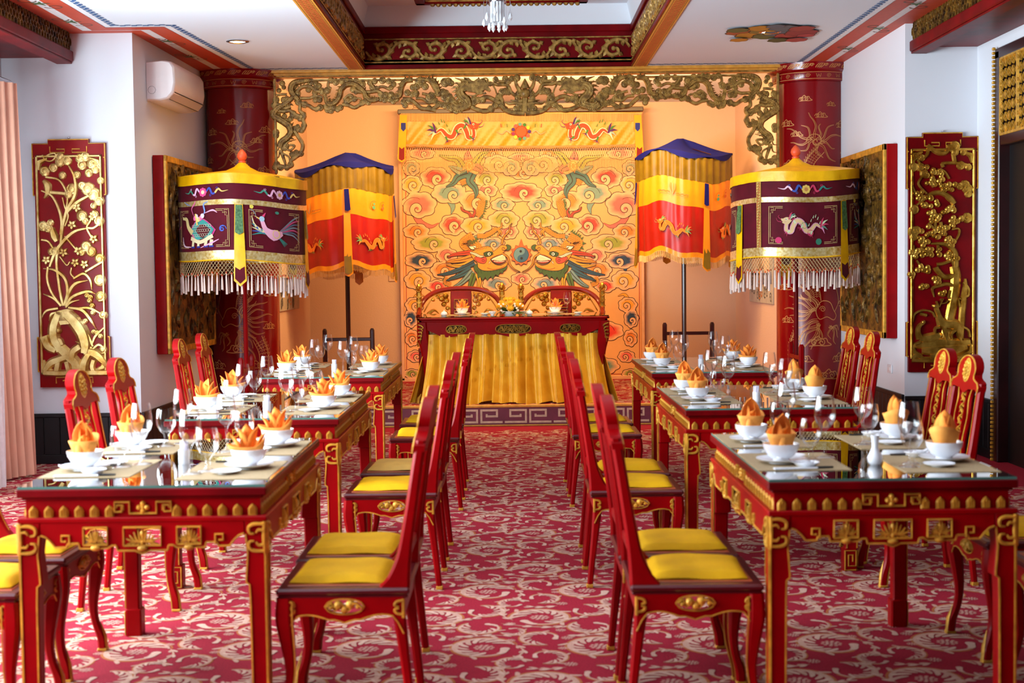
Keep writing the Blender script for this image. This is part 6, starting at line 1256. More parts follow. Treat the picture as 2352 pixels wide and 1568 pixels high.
# ------------------------------------------------------------------ dining tables
def arch(mb, cx, w, z0, z1, f):
    P = [(cx-w/2, z0), (cx-w/2, z0+(z1-z0)*.55), (cx-w*.3, z0+(z1-z0)*.8), (cx, z1), (cx+w*.3, z0+(z1-z0)*.8), (cx+w/2, z0+(z1-z0)*.55), (cx+w/2, z0)]
    n = len(P); V = [f(u, v, .0) for u, v in P]+[f(cx+(u-cx)*.8, z0+(v-z0)*.92, .005) for u, v in P]; mb.add(V, [tuple(range(n, 2*n))]+[(i, (i+1) % n, n+(i+1) % n, n+i) for i in range(n)])
    for k in (-.25, 0, .25): mb.relief([(cx+w*k, z0+.003), (cx+w*k, z0+(z1-z0)*(.78-abs(k)*.6))], w*.09, .0085, f=f)
TABH = .775
PET = None
def make_table(x0, y0, W, L, label):
    """x0: left edge, y0: near edge"""
    global PET
    t = thing('dining_table', label, 'table', (x0+W/2, y0+L/2, 0), 0, 'carved red dining tables'); w, l = W/2, L/2; H = TABH
    mb = MB(); mb.box(-w, w, -l, l, H-.008, H, .001); mb.build('glass_top', 'tglass', t, None)
    mb = MB()
    ringbox(mb, -w-.0005, w+.0005, -l-.0005, l+.0005, .0015, H-.0075, H-.0005)
    mb.build('green_glass_edge', 'tedge', t, None)
    mb = MB(); mb.box(-w+.012, w-.012, -l+.012, l-.012, H-.030, H-.0085, .003); mb.build('tabletop', 'tabletop', t)
    mb = MB()
    for z0, z1, e in ((H-.034, H-.0085, -.004), (H-.044, H-.033, .008)):
        ringbox(mb, -w+e, w-e, -l+e, l-e, .02, z0, z1, .003)
    mb.build('edge_moulding', 'lacquer_dark', t)
    zf0, zf1 = H-.098, H-.044
    mb = MB()
    ringbox(mb, -w+.018, w-.018, -l+.018, l-.018, .012, zf0-.002, zf1+.002)
    mb.build('frieze', 'lacquer', t, None)
    mb = MB()
    ringbox(mb, -w-.004, w+.004, -l-.004, l+.004, .024, zf0-.016, zf0, .003)
    mb.build('frieze_ledge', 'lacquer', t)
    if PET is None: mb = MB(); arch(mb, 0, .029, 0, .036, lambda u, v, h: (u, -h, v)); PET = mb.build('lotus_petal', 'gilt', None); PET.data.name = 'lotus_petal'; bpy.data.objects.remove(PET, do_unlink=True); PET = bpy.data.meshes['lotus_petal']
    sides = ((0, -l, W, 0), (0, l, W, math.pi), (-w, 0, L, -math.pi/2), (w, 0, L, math.pi/2))
    for sx, sy, ln, rot in sides:
        T = Matrix.Translation((sx, sy, 0)) @ Matrix.Rotation(rot, 4, 'Z'); half = ln/2
        # petals on the frieze with a key ornament in the middle
        gap = .105; n = int((half-.03-gap)/.046)
        for s in (-1, 1):
            for k in range(n+1):
                u = s*(half-.042-k*(half-.042-gap)/n); o = bpy.data.objects.new('lotus_petal', PET); COL.objects.link(o); o.parent = t; p = T @ Vector((u, .018, zf0)); o.location = p; o.rotation_euler = (0, 0, rot)
        f = lambda u, v, h: T @ Vector((u, .018-h, v)); mb = MB(); zc = (zf0+zf1)/2; r = .0075
        for s in (-1, 1): mb.relief([(s*.055, zc-.004), (s*.066, zc-.004), (s*.066, zc+.014), (s*.078, zc+.014)][0:0] or [(s*.062, zc-.008), (s*.062, zc+.008), (s*.082, zc+.008), (s*.082, zc-.0), ], .006, .006, f=f)
        for s in (-1, 1): mb.relief([(0, zc-.018), (s*.042, zc-.018), (s*.042, zc+.018), (s*.088, zc+.018), (s*.088, zc-.012), (s*.066, zc-.012), (s*.066, zc+.004)], r, .006, f=f)
        for a, b in ((0, 0), (-.012, 0), (.012, 0), (0, .012), (0, -.010)): mb.knob(a, zc+b, .009, .008, f=f, n=7)
        mb.build('gilt_key_ornament', 'gilt', t)
        # apron with three pierced lotus panels
        za1, za0 = zf0-.014, zf0-.118; lw = .068; hs = half-lw
        c1, c2 = (.058, .05) if ln < 1 else (.075, .06); off = hs*.46
        hol = [(-c1, c1, za1-.075, za1-.018), (-off-c2/1.35, -off+c2/1.35, za1-.072, za1-.018), (off-c2/1.35, off+c2/1.35, za1-.072, za1-.018)]
        xs = sorted(set([round(v, 4) for v in frange(-hs, hs, 20)]+[round(h[i], 4) for h in hol for i in (0, 1)]+[round(s*v, 4) for s in (-1, 1) for v in (c1+.02, c1+.024, off-c2/1.35-.016, off-c2/1.35-.012, off+c2/1.35+.012, off+c2/1.35+.016, off+c2/1.35+.05, off+c2/1.35+.054, hs-.045, hs-.03, hs-.015)]+[-.028, -.024, .024, .028]))
        def bot(x):
            a = abs(x)
            if a < .024: return za0+.000
            if a < c1+.0201: return za0+.010
            if a < off-c2/1.35-.0119: return za0+.026
            if a < off+c2/1.35+.0121: return za0+.018
            if a < off+c2/1.35+.0501: return za0+.034
            if a < hs-.045: return za0+.022
            return za0+.022+.038*math.sin((a-hs+.045)/.045*1.57)
        hl = [(a, b, (lambda x, q=c: q), (lambda x, q=d: q)) for a, b, c, d in hol]
        mb = MB(); boards(mb, xs, lambda x: za1, bot, hl, .0, .016, T); ap = mb.build('apron', 'lacquer', t, None)
        f = lambda u, v, h: T @ Vector((u, -h, v)); mb = MB()
        for i in range(len(xs)-1):
            a, b = xs[i], xs[i+1]
            if abs(bot(a)-bot(b)) > .006 and abs(abs(a)-hs) > .05 and abs(abs(b)-hs) > .05 or True:
                mb.relief([(a, bot(a)+.003), (b, bot(b)+.003)], .006, .004, f=f)
        for a, b, c, d in hol: mb.relief([(a, c), (a, d), (b, d), (b, c), (a, c)], .007, .006, f=f)
        for s in (-1, 1): u = s*(off+c2/1.35+.045); mb.relief([(u, za0+.03), (u, za0+.062), (u+s*.024, za0+.062), (u+s*.024, za0+.044), (u+s*.010, za0+.044)], .007, .005, f=f)
        for a, b, c, d in hol: mb.knob((a+b)/2, c-.010, .017, .008, f=f, n=10, ry=.010)
        mb.build('gilt_edging', 'gilt', ap)
        for a, b, c, d in hol:
            mb = MB(); cx = (a+b)/2; cz = c; hw = (b-a)/2; hh_ = d-c; fi = lambda u, v, h: T @ Vector((u, .006-h, v))
            for k in range(9):
                q = (k-4)/4; ex = cx+q*hw*.92; ez = cz+hh_*(.95-.55*abs(q)**1.3); mb.relief(cat([(cx+q*.006, cz+.012), (cx+q*hw*.55, cz+hh_*(.25+.1*(1-abs(q)))), (ex, ez)], 3), [.005, .0085, .003], .009, f=fi)
            for k in range(7):
                q = (k-3)/3; mb.relief([(cx+q*.01, cz+.014), (cx+q*hw*.5, cz+.010), (cx+q*hw*.85, cz+.002)], [.004, .007, .005], .008, f=fi)
            mb.knob(cx, cz+hh_*.62, hw*.16, .010, f=fi, n=8, ry=hh_*.22); mb.knob(cx, cz+.010, hw*.16, .011, f=fi, n=7); mb.build('lotus_carving', 'gilt', ap)
    # legs
    for sx in (-1, 1):
        for sy in (-1, 1):
            ox, oy = sx*(w), sy*(l); zt = zf0-.014
            def sec(z, q): return (ox-sx*q/2, oy-sy*q/2, z, q, q)
            mb = MB(); mb.loft([sec(.0, .064), sec(.105, .064), sec(.108, .056), sec(.115, .054), sec(.40, .056), sec(.462, .058), sec(.466, .068), sec(.48, .068), sec(.56, .062), sec(.62, .068), sec(zt, .070)], ch=.10); lg = mb.build('leg', 'lacquer', t)
            mb = MB()
            for (fx_, fy_) in ((1, 0), (0, 1)):
                # faces: outward x face and outward y face
                for edge in (0, 1):
                    P = []
                    for z, q in ((.11, .052), (.40, .054), (.46, .056), (.468, .066), (.48, .066), (.56, .060), (.62, .066)):
                        e = .003 if edge == 0 else q-.003
                        P.append((ox-sx*e, oy+sy*.001, z) if fx_ else (ox+sx*.001, oy-sy*e, z))
                    mb.tube(P, .0032, 4)
            mb.build('gilt_line', 'gilt', lg)
            mb = MB()
            for face in (0, 1):
                f = (lambda u, v, h: (ox-sx*u, oy+sy*(.001+h), v)) if face == 0 else (lambda u, v, h: (ox+sx*(.001+h), oy-sy*u, v))
                z = zt-.004; mb.relief(cat([(.004, z), (.006, z-.05), (.004, z-.1)], 3), [.010, .012, .006], .006, f=f)
                for zz, d in ((z-.008, 1), (z-.092, -1)): mb.relief(cat([(.006, zz), (.035, zz), (.052, zz-.010*d), (.050, zz-.028*d), (.036, zz-.030*d)], 3), [.010, .012, .010, .006], .006, f=f); mb.relief(cat([(.006, zz-.02*d), (.022, zz-.018*d), (.030, zz-.028*d)], 3), [.010, .010, .005], .006, f=f)
            mb.build('gilt_corner_scroll', 'gilt', lg)
            mb = MB()
            for face in (0, 1):
                f = (lambda u, v, h: (ox-sx*u, oy+sy*(.0005+h), v)) if face == 0 else (lambda u, v, h: (ox+sx*(.0005+h), oy-sy*u, v))
                mb.relief([(.006, .006), (.058, .006), (.058, .098), (.006, .098), (.006, .026), (.042, .026), (.042, .078), (.022, .078), (.022, .046)], .007, .003, f=f)
            mb.build('gilt_foot_key', 'gilt', lg)
    return t

# ------------------------------------------------------------------ tableware (one of each kind, then copies)
def petal(mb, base, ang, tilt, L, W, cup=.3, tip=.15, bend=.35):
    """pointed cloth petal: starts at base, leans outward at angle ang"""
    ca, sa = math.cos(ang), math.sin(ang); n = 6; V = []; F = []
    for j in range(n+1):
        v = j/n; ww = W*(math.sin(math.pi*min(1, .18+v*.82))**.8)*(1 if v < 1 else .05); tl = tilt+bend*v*v; r = L*v*math.sin(tl); z = L*v*math.cos(tl)
        for i in range(5):
            u = (i-2)/2; k = cup*(u*u)*ww; V.append((base[0]+ca*(r-k)-sa*u*ww, base[1]+sa*(r-k)+ca*u*ww, base[2]+z))
    for j in range(n):
        for i in range(4): F.append((j*5+i, j*5+i+1, (j+1)*5+i+1, (j+1)*5+i))
    mb.add(V, F)
def solid(o, th=.0016):
    m = o.modifiers.new('thick', 'SOLIDIFY'); m.thickness = th; m.offset = 0; return o
PROTO = {}
def proto():
    o = MB(); o.box(-.15, .15, -.215, .215, 0, .0022, .0008); PROTO['placemat'] = o.build('placemat', 'mat', None)
    o = MB(); o.lathe([(0, .004), (.032, .004), (.036, .0), (.040, .0), (.042, .004), (.070, .010), (.083, .016), (.0835, .0175), (.070, .0125), (.044, .0075), (0, .007)], 28); PROTO['side_plate'] = o.build('side_plate', 'ceramic', None, 50)
    o = MB(); o.lathe([(0, .003), (.022, .003), (.024, 0), (.027, 0), (.027, .008), (.045, .020), (.058, .042), (.061, .058), (.0595, .0585), (.056, .043), (.043, .023), (.02, .012), (0, .011)], 28); PROTO['rice_bowl'] = o.build('rice_bowl', 'ceramic', None, 50)
    o = MB(); o.lathe([(0, .002), (.02, .002), (.022, 0), (.038, .012), (.043, .017), (.0425, .0185), (.03, .009), (0, .006)], 24); PROTO['sauce_dish'] = o.build('sauce_dish', 'ceramic', None, 50)
    # porcelain spoon: bowl at the origin, handle to -X
    o = MB(); V = []; F = []
    for j in range(12):
        t = j/11; x = .025-.135*t
        w_ = .021*math.sqrt(max(.02, 1-((x-.0)/.028)**2)) if x > -.022 else .0065+.004*t; z = .004+(0 if x > -.02 else (-.02-x)*.30); d = .010 if x > -.02 else .003
        V += [(x, -w_, z+d), (x, -w_*.6, z+.001), (x, 0, z), (x, w_*.6, z+.001), (x, w_, z+d)]
    for j in range(11):
        for i in range(4): F.append((j*5+i, j*5+i+1, (j+1)*5+i+1, (j+1)*5+i))
    o.add(V, F); PROTO['porcelain_spoon'] = solid(o.build('porcelain_spoon', 'ceramic', None, 60), .0025)
    # chopsticks in a white paper sleeve
    e = bpy.data.objects.new('chopsticks', None); COL.objects.link(e); PROTO['chopsticks'] = e
    o = MB(); o.box(-.085, .06, -.011, .011, 0, .006, .002); o.build('paper_sleeve', 'ceramic', e)
    for s in (-1, 1): o = MB(); o.tube([(.055, s*.004, .004), (.112, s*.003, .004)], [.0035, .0028], 6); o.build('chopstick', 'darkplastic', e)
    def wglass(name, prof, n=28):
        o = MB(); o.lathe(prof, n); PROTO[name] = o.build(name, 'glass', None, 60)
    wglass('wine_glass', [(0, .002), (.018, .003), (.034, .001), (.035, 0), (.0345, .0022), (.02, .005), (.007, .010), (.0042, .02), (.004, .085), (.006, .095), (.018, .104), (.030, .120), (.036, .142), (.035, .165), (.031, .195), (.028, .212), (.0272, .212), (.0300, .195), (.0338, .165), (.0348, .142), (.029, .121), (.017, .106), (0, .100)])
    wglass('water_goblet', [(0, .002), (.018, .003), (.032, .001), (.033, 0), (.0325, .0022), (.018, .006), (.008, .014), (.009, .026), (.007, .036), (.010, .046), (.024, .058), (.036, .080), (.0375, .105), (.034, .130), (.0315, .142), (.0305, .142), (.0328, .130), (.0362, .105), (.0347, .081), (.023, .060), (0, .052)])
    # napkins: rosebud with two rolled tubes, and lotus in a folded boat
    e = bpy.data.objects.new('folded_napkin', None); COL.objects.link(e); PROTO['bud_napkin'] = e
    o = MB(); V = []; F = []; n = 24
    for j in range(5):
        v = j/4
        for k in range(n):
            a = 2*math.pi*k/n; r = .021+.024*v+.003*math.sin(3*a); V.append((r*math.cos(a), r*math.sin(a)*1.05, .0+.066*v+(.020*v*max(0, math.cos(a-2.6)))))
    for j in range(4):
        for k in range(n): F.append((j*n+k, j*n+(k+1) % n, (j+1)*n+(k+1) % n, (j+1)*n+k))
    o.add(V, F); solid(o.build('outer_fold', 'napkin', e, 70), .002)
    for s in (-1, 1): o = MB(); o.lathe([(0, 0), (.013, 0), (.0145, .03), (.0155, .052), (.013, .054), (0, .05)], 14, (.022, s*.0135-.0, .002)); o.build('rolled_tube', 'napkin', e, 60)
    o = MB(); petal(o, (-.012, 0, .03), 2.9, -.05, .105, .034, .5, bend=-.25); petal(o, (-.008, -.012, .03), -1.9, .12, .085, .028, .5, bend=-.1); petal(o, (-.004, .014, .03), 1.7, .10, .092, .028, .5, bend=-.2); petal(o, (.010, 0, .03), .1, .15, .062, .024, .6, bend=.2)
    solid(o.build('pointed_petals', 'napkin2', e, 70), .002)
    e = bpy.data.objects.new('folded_napkin', None); COL.objects.link(e); PROTO['lotus_napkin'] = e
    o = MB(); V = []; F = []; n = 28
    for j in range(5):
        v = j/4
        for k in range(n):
            a = 2*math.pi*k/n; ex = .046+.018*v*max(0, math.cos(a-1.2))+.012*v; ey = .024+.012*v; V.append((ex*math.sin(a)*.92, ey*math.cos(a), .004+.036*v+.022*v*abs(math.sin(a))**3*(1.4 if math.sin(a) < 0 else .5)))
    for j in range(4):
        for k in range(n): F.append((j*n+k, j*n+(k+1) % n, (j+1)*n+(k+1) % n, (j+1)*n+k))
    o.add(V, F); solid(o.build('boat_fold', 'napkin', e, 70), .002)
    o = MB()
    for k, (x, an, ti, L, W) in enumerate(((-.030, math.pi, .34, .066, .017), (-.014, math.pi-.5, .16, .082, .017), (.002, 1.3, .05, .090, .019), (.016, .5, .16, .078, .017), (.032, 0, .34, .060, .017), (.0, -1.5, .06, .066, .020))): petal(o, (x, .0, .026), an, ti, L, W*1.35, .5, bend=.10)
    solid(o.build('pointed_petals', 'napkin2', e, 70), .002)
    e = bpy.data.objects.new('toothpick_holder', None); COL.objects.link(e); PROTO['toothpick_holder'] = e
    o = MB(); o.lathe([(0, 0), (.017, 0), (.019, .004), (.019, .050), (.0165, .050), (.0165, .006), (0, .006)], 18); o.build('ceramic_cup', 'ceramic', e)
    o = MB()
    for k in range(12): a = k*2.4; r = .0035*math.sqrt(k); o.tube([(r*math.cos(a), r*math.sin(a), .008), (r*1.3*math.cos(a), r*1.3*math.sin(a), .078)], .0022, 5)
    o.build('wrapped_toothpicks', mat('lilac_paper', '#e2dcec', .6, var=.1), e)
    e = bpy.data.objects.new('bud_vase', None); COL.objects.link(e); PROTO['bud_vase'] = e
    o = MB(); o.lathe([(0, 0), (.016, 0), (.024, .012), (.025, .028), (.016, .046), (.010, .060), (.012, .085), (.015, .100), (.0125, .100), (.009, .085), (0, .08)], 20); o.build('vase_body', 'ceramic', e, 60)
proto(); PUSED = {}
PK = {k: list(v.children) for k, v in PROTO.items() if v.type == 'EMPTY'} if False else None
def put(kind, x, y, z, rz, label, cat_, group, sc=1):
    src = PROTO[kind]
    if kind not in PUSED:
        PUSED[kind] = [(c, []) for c in src.children]; o = src
    else:
        o = src.copy(); COL.objects.link(o)
        for c, _ in PUSED[kind]: c2 = c.copy(); COL.objects.link(c2); c2.parent = o
    o.location = (x, y, z); o.rotation_euler = (0, 0, rz); o.scale = (sc,)*3; tag(o, label, cat_, group); return o
def setting(x, y, side, z, where, nap, k, deep=0):
    """one place setting; (x,y) is the bowl position; side +1: diner sits at -X and faces +X. where ends each label"""
    r = random.Random(k*17+3); s = side; J = lambda a: r.uniform(-a, a)
    g = 'place settings on the dining tables'
    W = lambda dx, dy: (x+s*dx, y+s*dy)
    rot = 0 if s > 0 else math.pi
    mx, my = W(.045, .04); put('placemat', mx, my, z, rot+J(.01), 'woven tan placemat '+where, 'placemat', 'woven placemats'); z1 = z+.0022
    put('side_plate', x, y, z1, J(3), 'white plate under the bowl '+where, 'plate', 'white plates'); put('rice_bowl', x, y, z1+.0072, 0, 'white porcelain bowl with napkin '+where, 'bowl', 'white bowls', 1.0)
    col = 'orange napkin folded like a '+('rosebud' if nap == 'bud_napkin' else 'lotus boat')+' in the bowl '
    put(nap, x, y, z1+.0072+.024, rot+(r.uniform(-.5, .2)-1.1 if nap == 'bud_napkin' else J(.3)+math.pi/2*0), col+where, 'napkin', 'orange folded napkins', 1.05)
    q = W(.055, .125); put('side_plate', q[0], q[1], z1, J(3), 'small empty side dish '+where, 'dish', 'small side dishes', .62)
    q = W(.06, -.115); put('sauce_dish', q[0], q[1], z1, 0, 'white sauce dish with spoon '+where, 'dish', 'white sauce dishes')
    put('porcelain_spoon', q[0], q[1], z1+.0065, rot+.55+J(.15), 'white porcelain spoon '+where, 'spoon', 'porcelain spoons')
    q = W(.03, -.155); put('chopsticks', q[0], q[1], z1+.0005, rot+.10+J(.05), 'chopsticks in white paper sleeve '+where, 'chopsticks', 'sleeved chopsticks')
    q = W(.115+J(.01), .055+J(.015)); put('water_goblet', q[0], q[1], z1, 0, 'short water goblet '+where, 'glass', 'water goblets')
    q = W(.165+J(.012), .135+J(.015)); put('wine_glass', q[0], q[1], z1, 0, 'tall wine glass '+where, 'glass', 'wine glasses')
# ------------------------------------------------------------------ placing tables, chairs and settings
rows = [  # side, ordinal, x0, y0, W, L, aisle chairs (y), outer chairs (y, X back edge)
    ('left', 'front', -1.545, 4.40, .77, 1.235, ((4.635, -.335), (5.10, -.345)), ((4.62, -1.972), (5.17, -1.985))),
    ('left', 'middle', -1.578, 6.42, .785, 1.45, ((6.54, -.345), (7.18, -.342)), ((6.20, -1.845), (7.06, -1.91))),
    ('left', 'rear', -1.590, 8.93, .775, 1.50, ((8.65, -.325), (9.42, -.325)), ((9.07, -2.07), (9.86, -2.10))),
    ('right', 'front', .790, 4.37, .765, 1.27, ((4.63, .368), (5.095, .365)), ((4.66, 2.115), (5.27, 2.10))),
    ('right', 'middle', .810, 6.62, .80, 1.32, ((6.54, .345), (7.08, .35)), ((6.49, 2.045), (7.0, 2.085))),
    ('right', 'rear', .885, 8.98, .79, 1.50, ((8.72, .36), (9.35, .36)), ((8.90, 2.205), (9.67, 2.265))),
]
kk = 0
for side, row, x0, y0, W, L, ai, ou in rows:
    T = row+' '+side+' table'
    make_table(x0, y0, W, L, 'carved red and gilt glass-topped dining table, %s of the three on the %s' % ({'front': 'nearest', 'middle': 'middle one', 'rear': 'farthest'}[row], side))
    s = 1 if side == 'left' else -1
    for i, (y, X) in enumerate(ai): place_chair(X, y, -s, 'aisle side of the %s, %s' % (T, ('nearer', 'farther')[i]), old=(T == 'middle left table' and i == 1), tw=random.uniform(-.012, .012))
    for i, (y, X) in enumerate(ou): place_chair(X, y, s, 'wall side of the %s, %s' % (T, ('nearer', 'farther')[i]), tw=random.uniform(-.02, .02))
    ya, yb = y0+.36, y0+L-.32
    if L > 1.3: ya, yb = y0+.40, y0+L-.42
    if row == 'front': yb = y0+.95
    for i, y in enumerate((ya, yb)):
        lx = x0+.105; rx = x0+W-.115
        ln, rn = ('bud_napkin', 'lotus_napkin')
        if side == 'left': nl, nr = ('bud_napkin', 'lotus_napkin') if row == 'front' else ('lotus_napkin', 'lotus_napkin')
        else: nl, nr = ('bud_napkin', 'bud_napkin' if row != 'rear' else 'lotus_napkin')
        wl = 'wall' if side == 'left' else 'aisle'; wr = 'aisle' if side == 'left' else 'wall'
        setting(lx, y, 1, TABH, '%s %s side, %s' % (('near', 'far')[i], wl, T), nl, kk); kk += 1
        setting(rx, y, -1, TABH, '%s %s side, %s' % (('near', 'far')[i], wr, T), nr, kk); kk += 1
    xc = x0+W/2
    if T == 'front right table': put('bud_vase', pix(2017, 1092, 4.62).x, 4.66, TABH, 0, 'small white bud vase in the middle of the front right table', 'vase', None)
    else: put('toothpick_holder', xc+(.02 if side == 'left' else -.02), y0+(.30 if row == 'middle' else .5), TABH, 0, 'white holder with wrapped toothpicks in the middle of the '+T, 'holder', 'toothpick holders')

# ------------------------------------------------------------------ head table on the stage
hx0, hx1 = pix(959, 729, 13.35).x, pix(1398, 721, 13.35).x; HZ = pix(1178, 726, 13.32).z; hy0, hy1 = 13.32, 14.35
HT = thing('head_table', 'long maroon head table with gilt pierced panels and glass top on the stage', 'table', ((hx0+hx1)/2, (hy0+hy1)/2, STZ)); w, l, H = (hx1-hx0)/2, (hy1-hy0)/2, HZ-STZ
mb = MB(); mb.box(-w, w, -l, l, H-.008, H, .001); mb.build('glass_top', 'tglass', HT, None)
mb = MB(); mb.box(-w+.01, w-.01, -l+.01, l-.01, H-.03, H-.0085, .003); mb.build('tabletop', 'tabletop', HT)
mb = MB(); 
for z0, z1, e in ((H-.03, H-.0085, -.005), (H-.05, H-.029, .012)):
    for a, b, c, d in ((-w+e, w-e, -l+e, -l+e+.03), (-w+e, w-e, l-e-.03, l-e), (-w+e, -w+e+.03, -l+e, l-e), (w-e-.03, w-e, -l+e, l-e)): mb.box(a, b, c, d, z0, z1, .006)
mb.build('edge_moulding', 'lacquer', HT)
ovals = ((0, .162, .040), (-.535, .092, .036), (.535, .092, .036)); zc = H-.118
def hbot(x):
    a = abs(x); return H-.175-.012*math.cos(a*9)-.008*math.cos(a*21)+(.05*max(0, (a-w+.22)/.12) if a > w-.22 else 0)
xs = sorted(set([round(v, 4) for v in frange(-w+.07, w-.07, 50)]+[round(c+q, 4) for c, a, b in ovals for q in frange(-a, a, 14)]))
for sy, T in ((-1, Matrix.Translation((0, -l+.02, 0))), (1, Matrix.Translation((0, l-.03, 0)))):
    mb = MB(); boards(mb, xs, lambda x: H-.048, hbot, [(c-a, c+a, (lambda x, c=c, a=a, b=b: zc-b*(max(0, 1-((x-c)/a)**4))**.5), (lambda x, c=c, a=a, b=b: zc+b*(max(0, 1-((x-c)/a)**4))**.5)) for c, a, b in ovals], 0, .02, T); ap = mb.build('apron', 'lacquer', HT)
f = lambda u, v, h: (u, -l+.022-h, v)
for c, a, b in ovals:
    mb = MB(); ring = [(c+a*1.02*math.copysign(abs(math.cos(q))**.5, math.cos(q)), zc+b*1.04*math.copysign(abs(math.sin(q))**.9, math.sin(q))) for q in frange(0, 6.2832, 40)]; mb.relief(ring, .010, .010, f=f)
    rr = random.Random(int(a*1000)); n = int(a/.022)
    for k in range(n*2): x = c-a*.85+a*1.7*(k+.5)/(n*2); mb.relief(spiral(x, zc+(.014 if k % 2 else -.014), b*.45, .006, k*2, 1.4*(1 if k % 2 else -1), 12), .008, .012, f=f)
    mb.relief(cat([(c-a*.9+a*1.8*k/(n+2), zc+(b*.5 if k % 2 else -b*.5)) for k in range(n+3)], 3), .008, .010, f=f)
    mb.build('gilt_scroll_panel', 'gold', HT)
mb = MB(); mb.box(-w+.1, w-.1, -l+.046, -l+.05, zc-.05, zc+.05); mb.build('panel_backing', 'bronzedk', HT, None)
for sx in (-1, 1):
    mb = MB(); mb.box(min(sx*(w-.05), sx*(w-.03)), max(sx*(w-.05), sx*(w-.03)), -l+.05, l-.05, H-.17, H-.048, .003); mb.build('end_apron', 'lacquer_dark', HT)
    for sy in (-1, 1):
        mb = MB(); Z = cat([(w-.02, 0, .055, .06), (w-.045, .04, .05, .055), (w-.08, .14, .055, .055), (w-.085, .30, .065, .06), (w-.07, .50, .09, .075), (w-.05, .62, .11, .09), (w-.045, H-.05, .10, .09)], 3)
        mb.loft([(sx*a, sy*(l-.05), z, b, c) for a, z, b, c in Z]); lg = mb.build('leg', 'lacquer', HT)
        mb = MB(); ff = lambda u, v, h: (sx*(w-.005)-sx*u, sy*(l-.0)+sy*h, v)
        for k in range(5): mb.relief(cat([(.0, H-.07-k*.035), (.03, H-.08-k*.03), (.05-.008*k, H-.10-k*.03), (.02, H-.11-k*.035)], 3), [.014, .02, .012, .006], .012, f=ff)
        mb.relief([(0, .0), (.01, .05), (.03, .09)], [.05, .04, .01], .012, f=lambda u, v, h: (sx*(w+.008)-sx*u, sy*(l-.022)+sy*h, v)); mb.build('gilt_leaf_ornament', 'gold', lg)
# yellow skirt: two cloths gathered under the apron
SK = thing('table_skirt', 'gathered yellow brocade skirt hanging under the head table onto the stage edge', 'table skirt', ((hx0+hx1)/2, hy0, STZ))
mb = MB(); rr = random.Random(3); ph = [rr.uniform(0, 6.28) for _ in range(6)]; zt = H-.165
def skf(u, v):
    x = (u*2-1)*(w-.085+.075*v*v); a = .034+.030*v
    d = a*(.62*math.sin(u*2*math.pi*13+ph[0]+1.1*math.sin(u*2*math.pi*3.3)+.5*math.sin(v*2.5+u*30))+.40*math.sin(u*2*math.pi*23+ph[1]+.7*math.sin(u*19))+.25*math.sin(u*2*math.pi*7+ph[2]))
    zb = .008+.012*math.sin(u*40)+.015*math.sin(u*17+1)-.0*v; yy = .03+d-.13*v
    return (x+.5*d, yy-.03*v*v, zt+(zb-zt)*v)
mb.grid(420, 26, skf); mb.build('front_cloth', 'skirt', SK, 80)
for sx in (-1, 1):
    mb = MB(); mb.grid(90, 18, lambda u, v: (sx*(w-.10+.16*v*(1-.15*u)+.02*math.sin(u*2*math.pi*7+v)*(.4+v)), .02+u*(2*l-.1), zt+(.006-zt)*v)); mb.build('side_cloth', 'skirt', SK, 80)
A = Art(lambda u, v, h: (lambda p: (p[0], p[1]-.004-h, p[2]))(skf(u, v)), .0005)
for k in range(60):
    u = .03+.94*((k*.618) % 1); v = .12+.8*((k*.377) % 1)
    for j in range(2): A.stroke([(u+.006*math.cos(q)*(1-.4*j), v+.03*math.sin(q)*(1-.4*j)) for q in frange(0, 6.28, 12)], .0016, '#d8a41c', 1)
A.build('woven_medallions', mat('brocade_figure', '#e0a818', .4, vcol=False, var=.1), SK, None, vc=True)
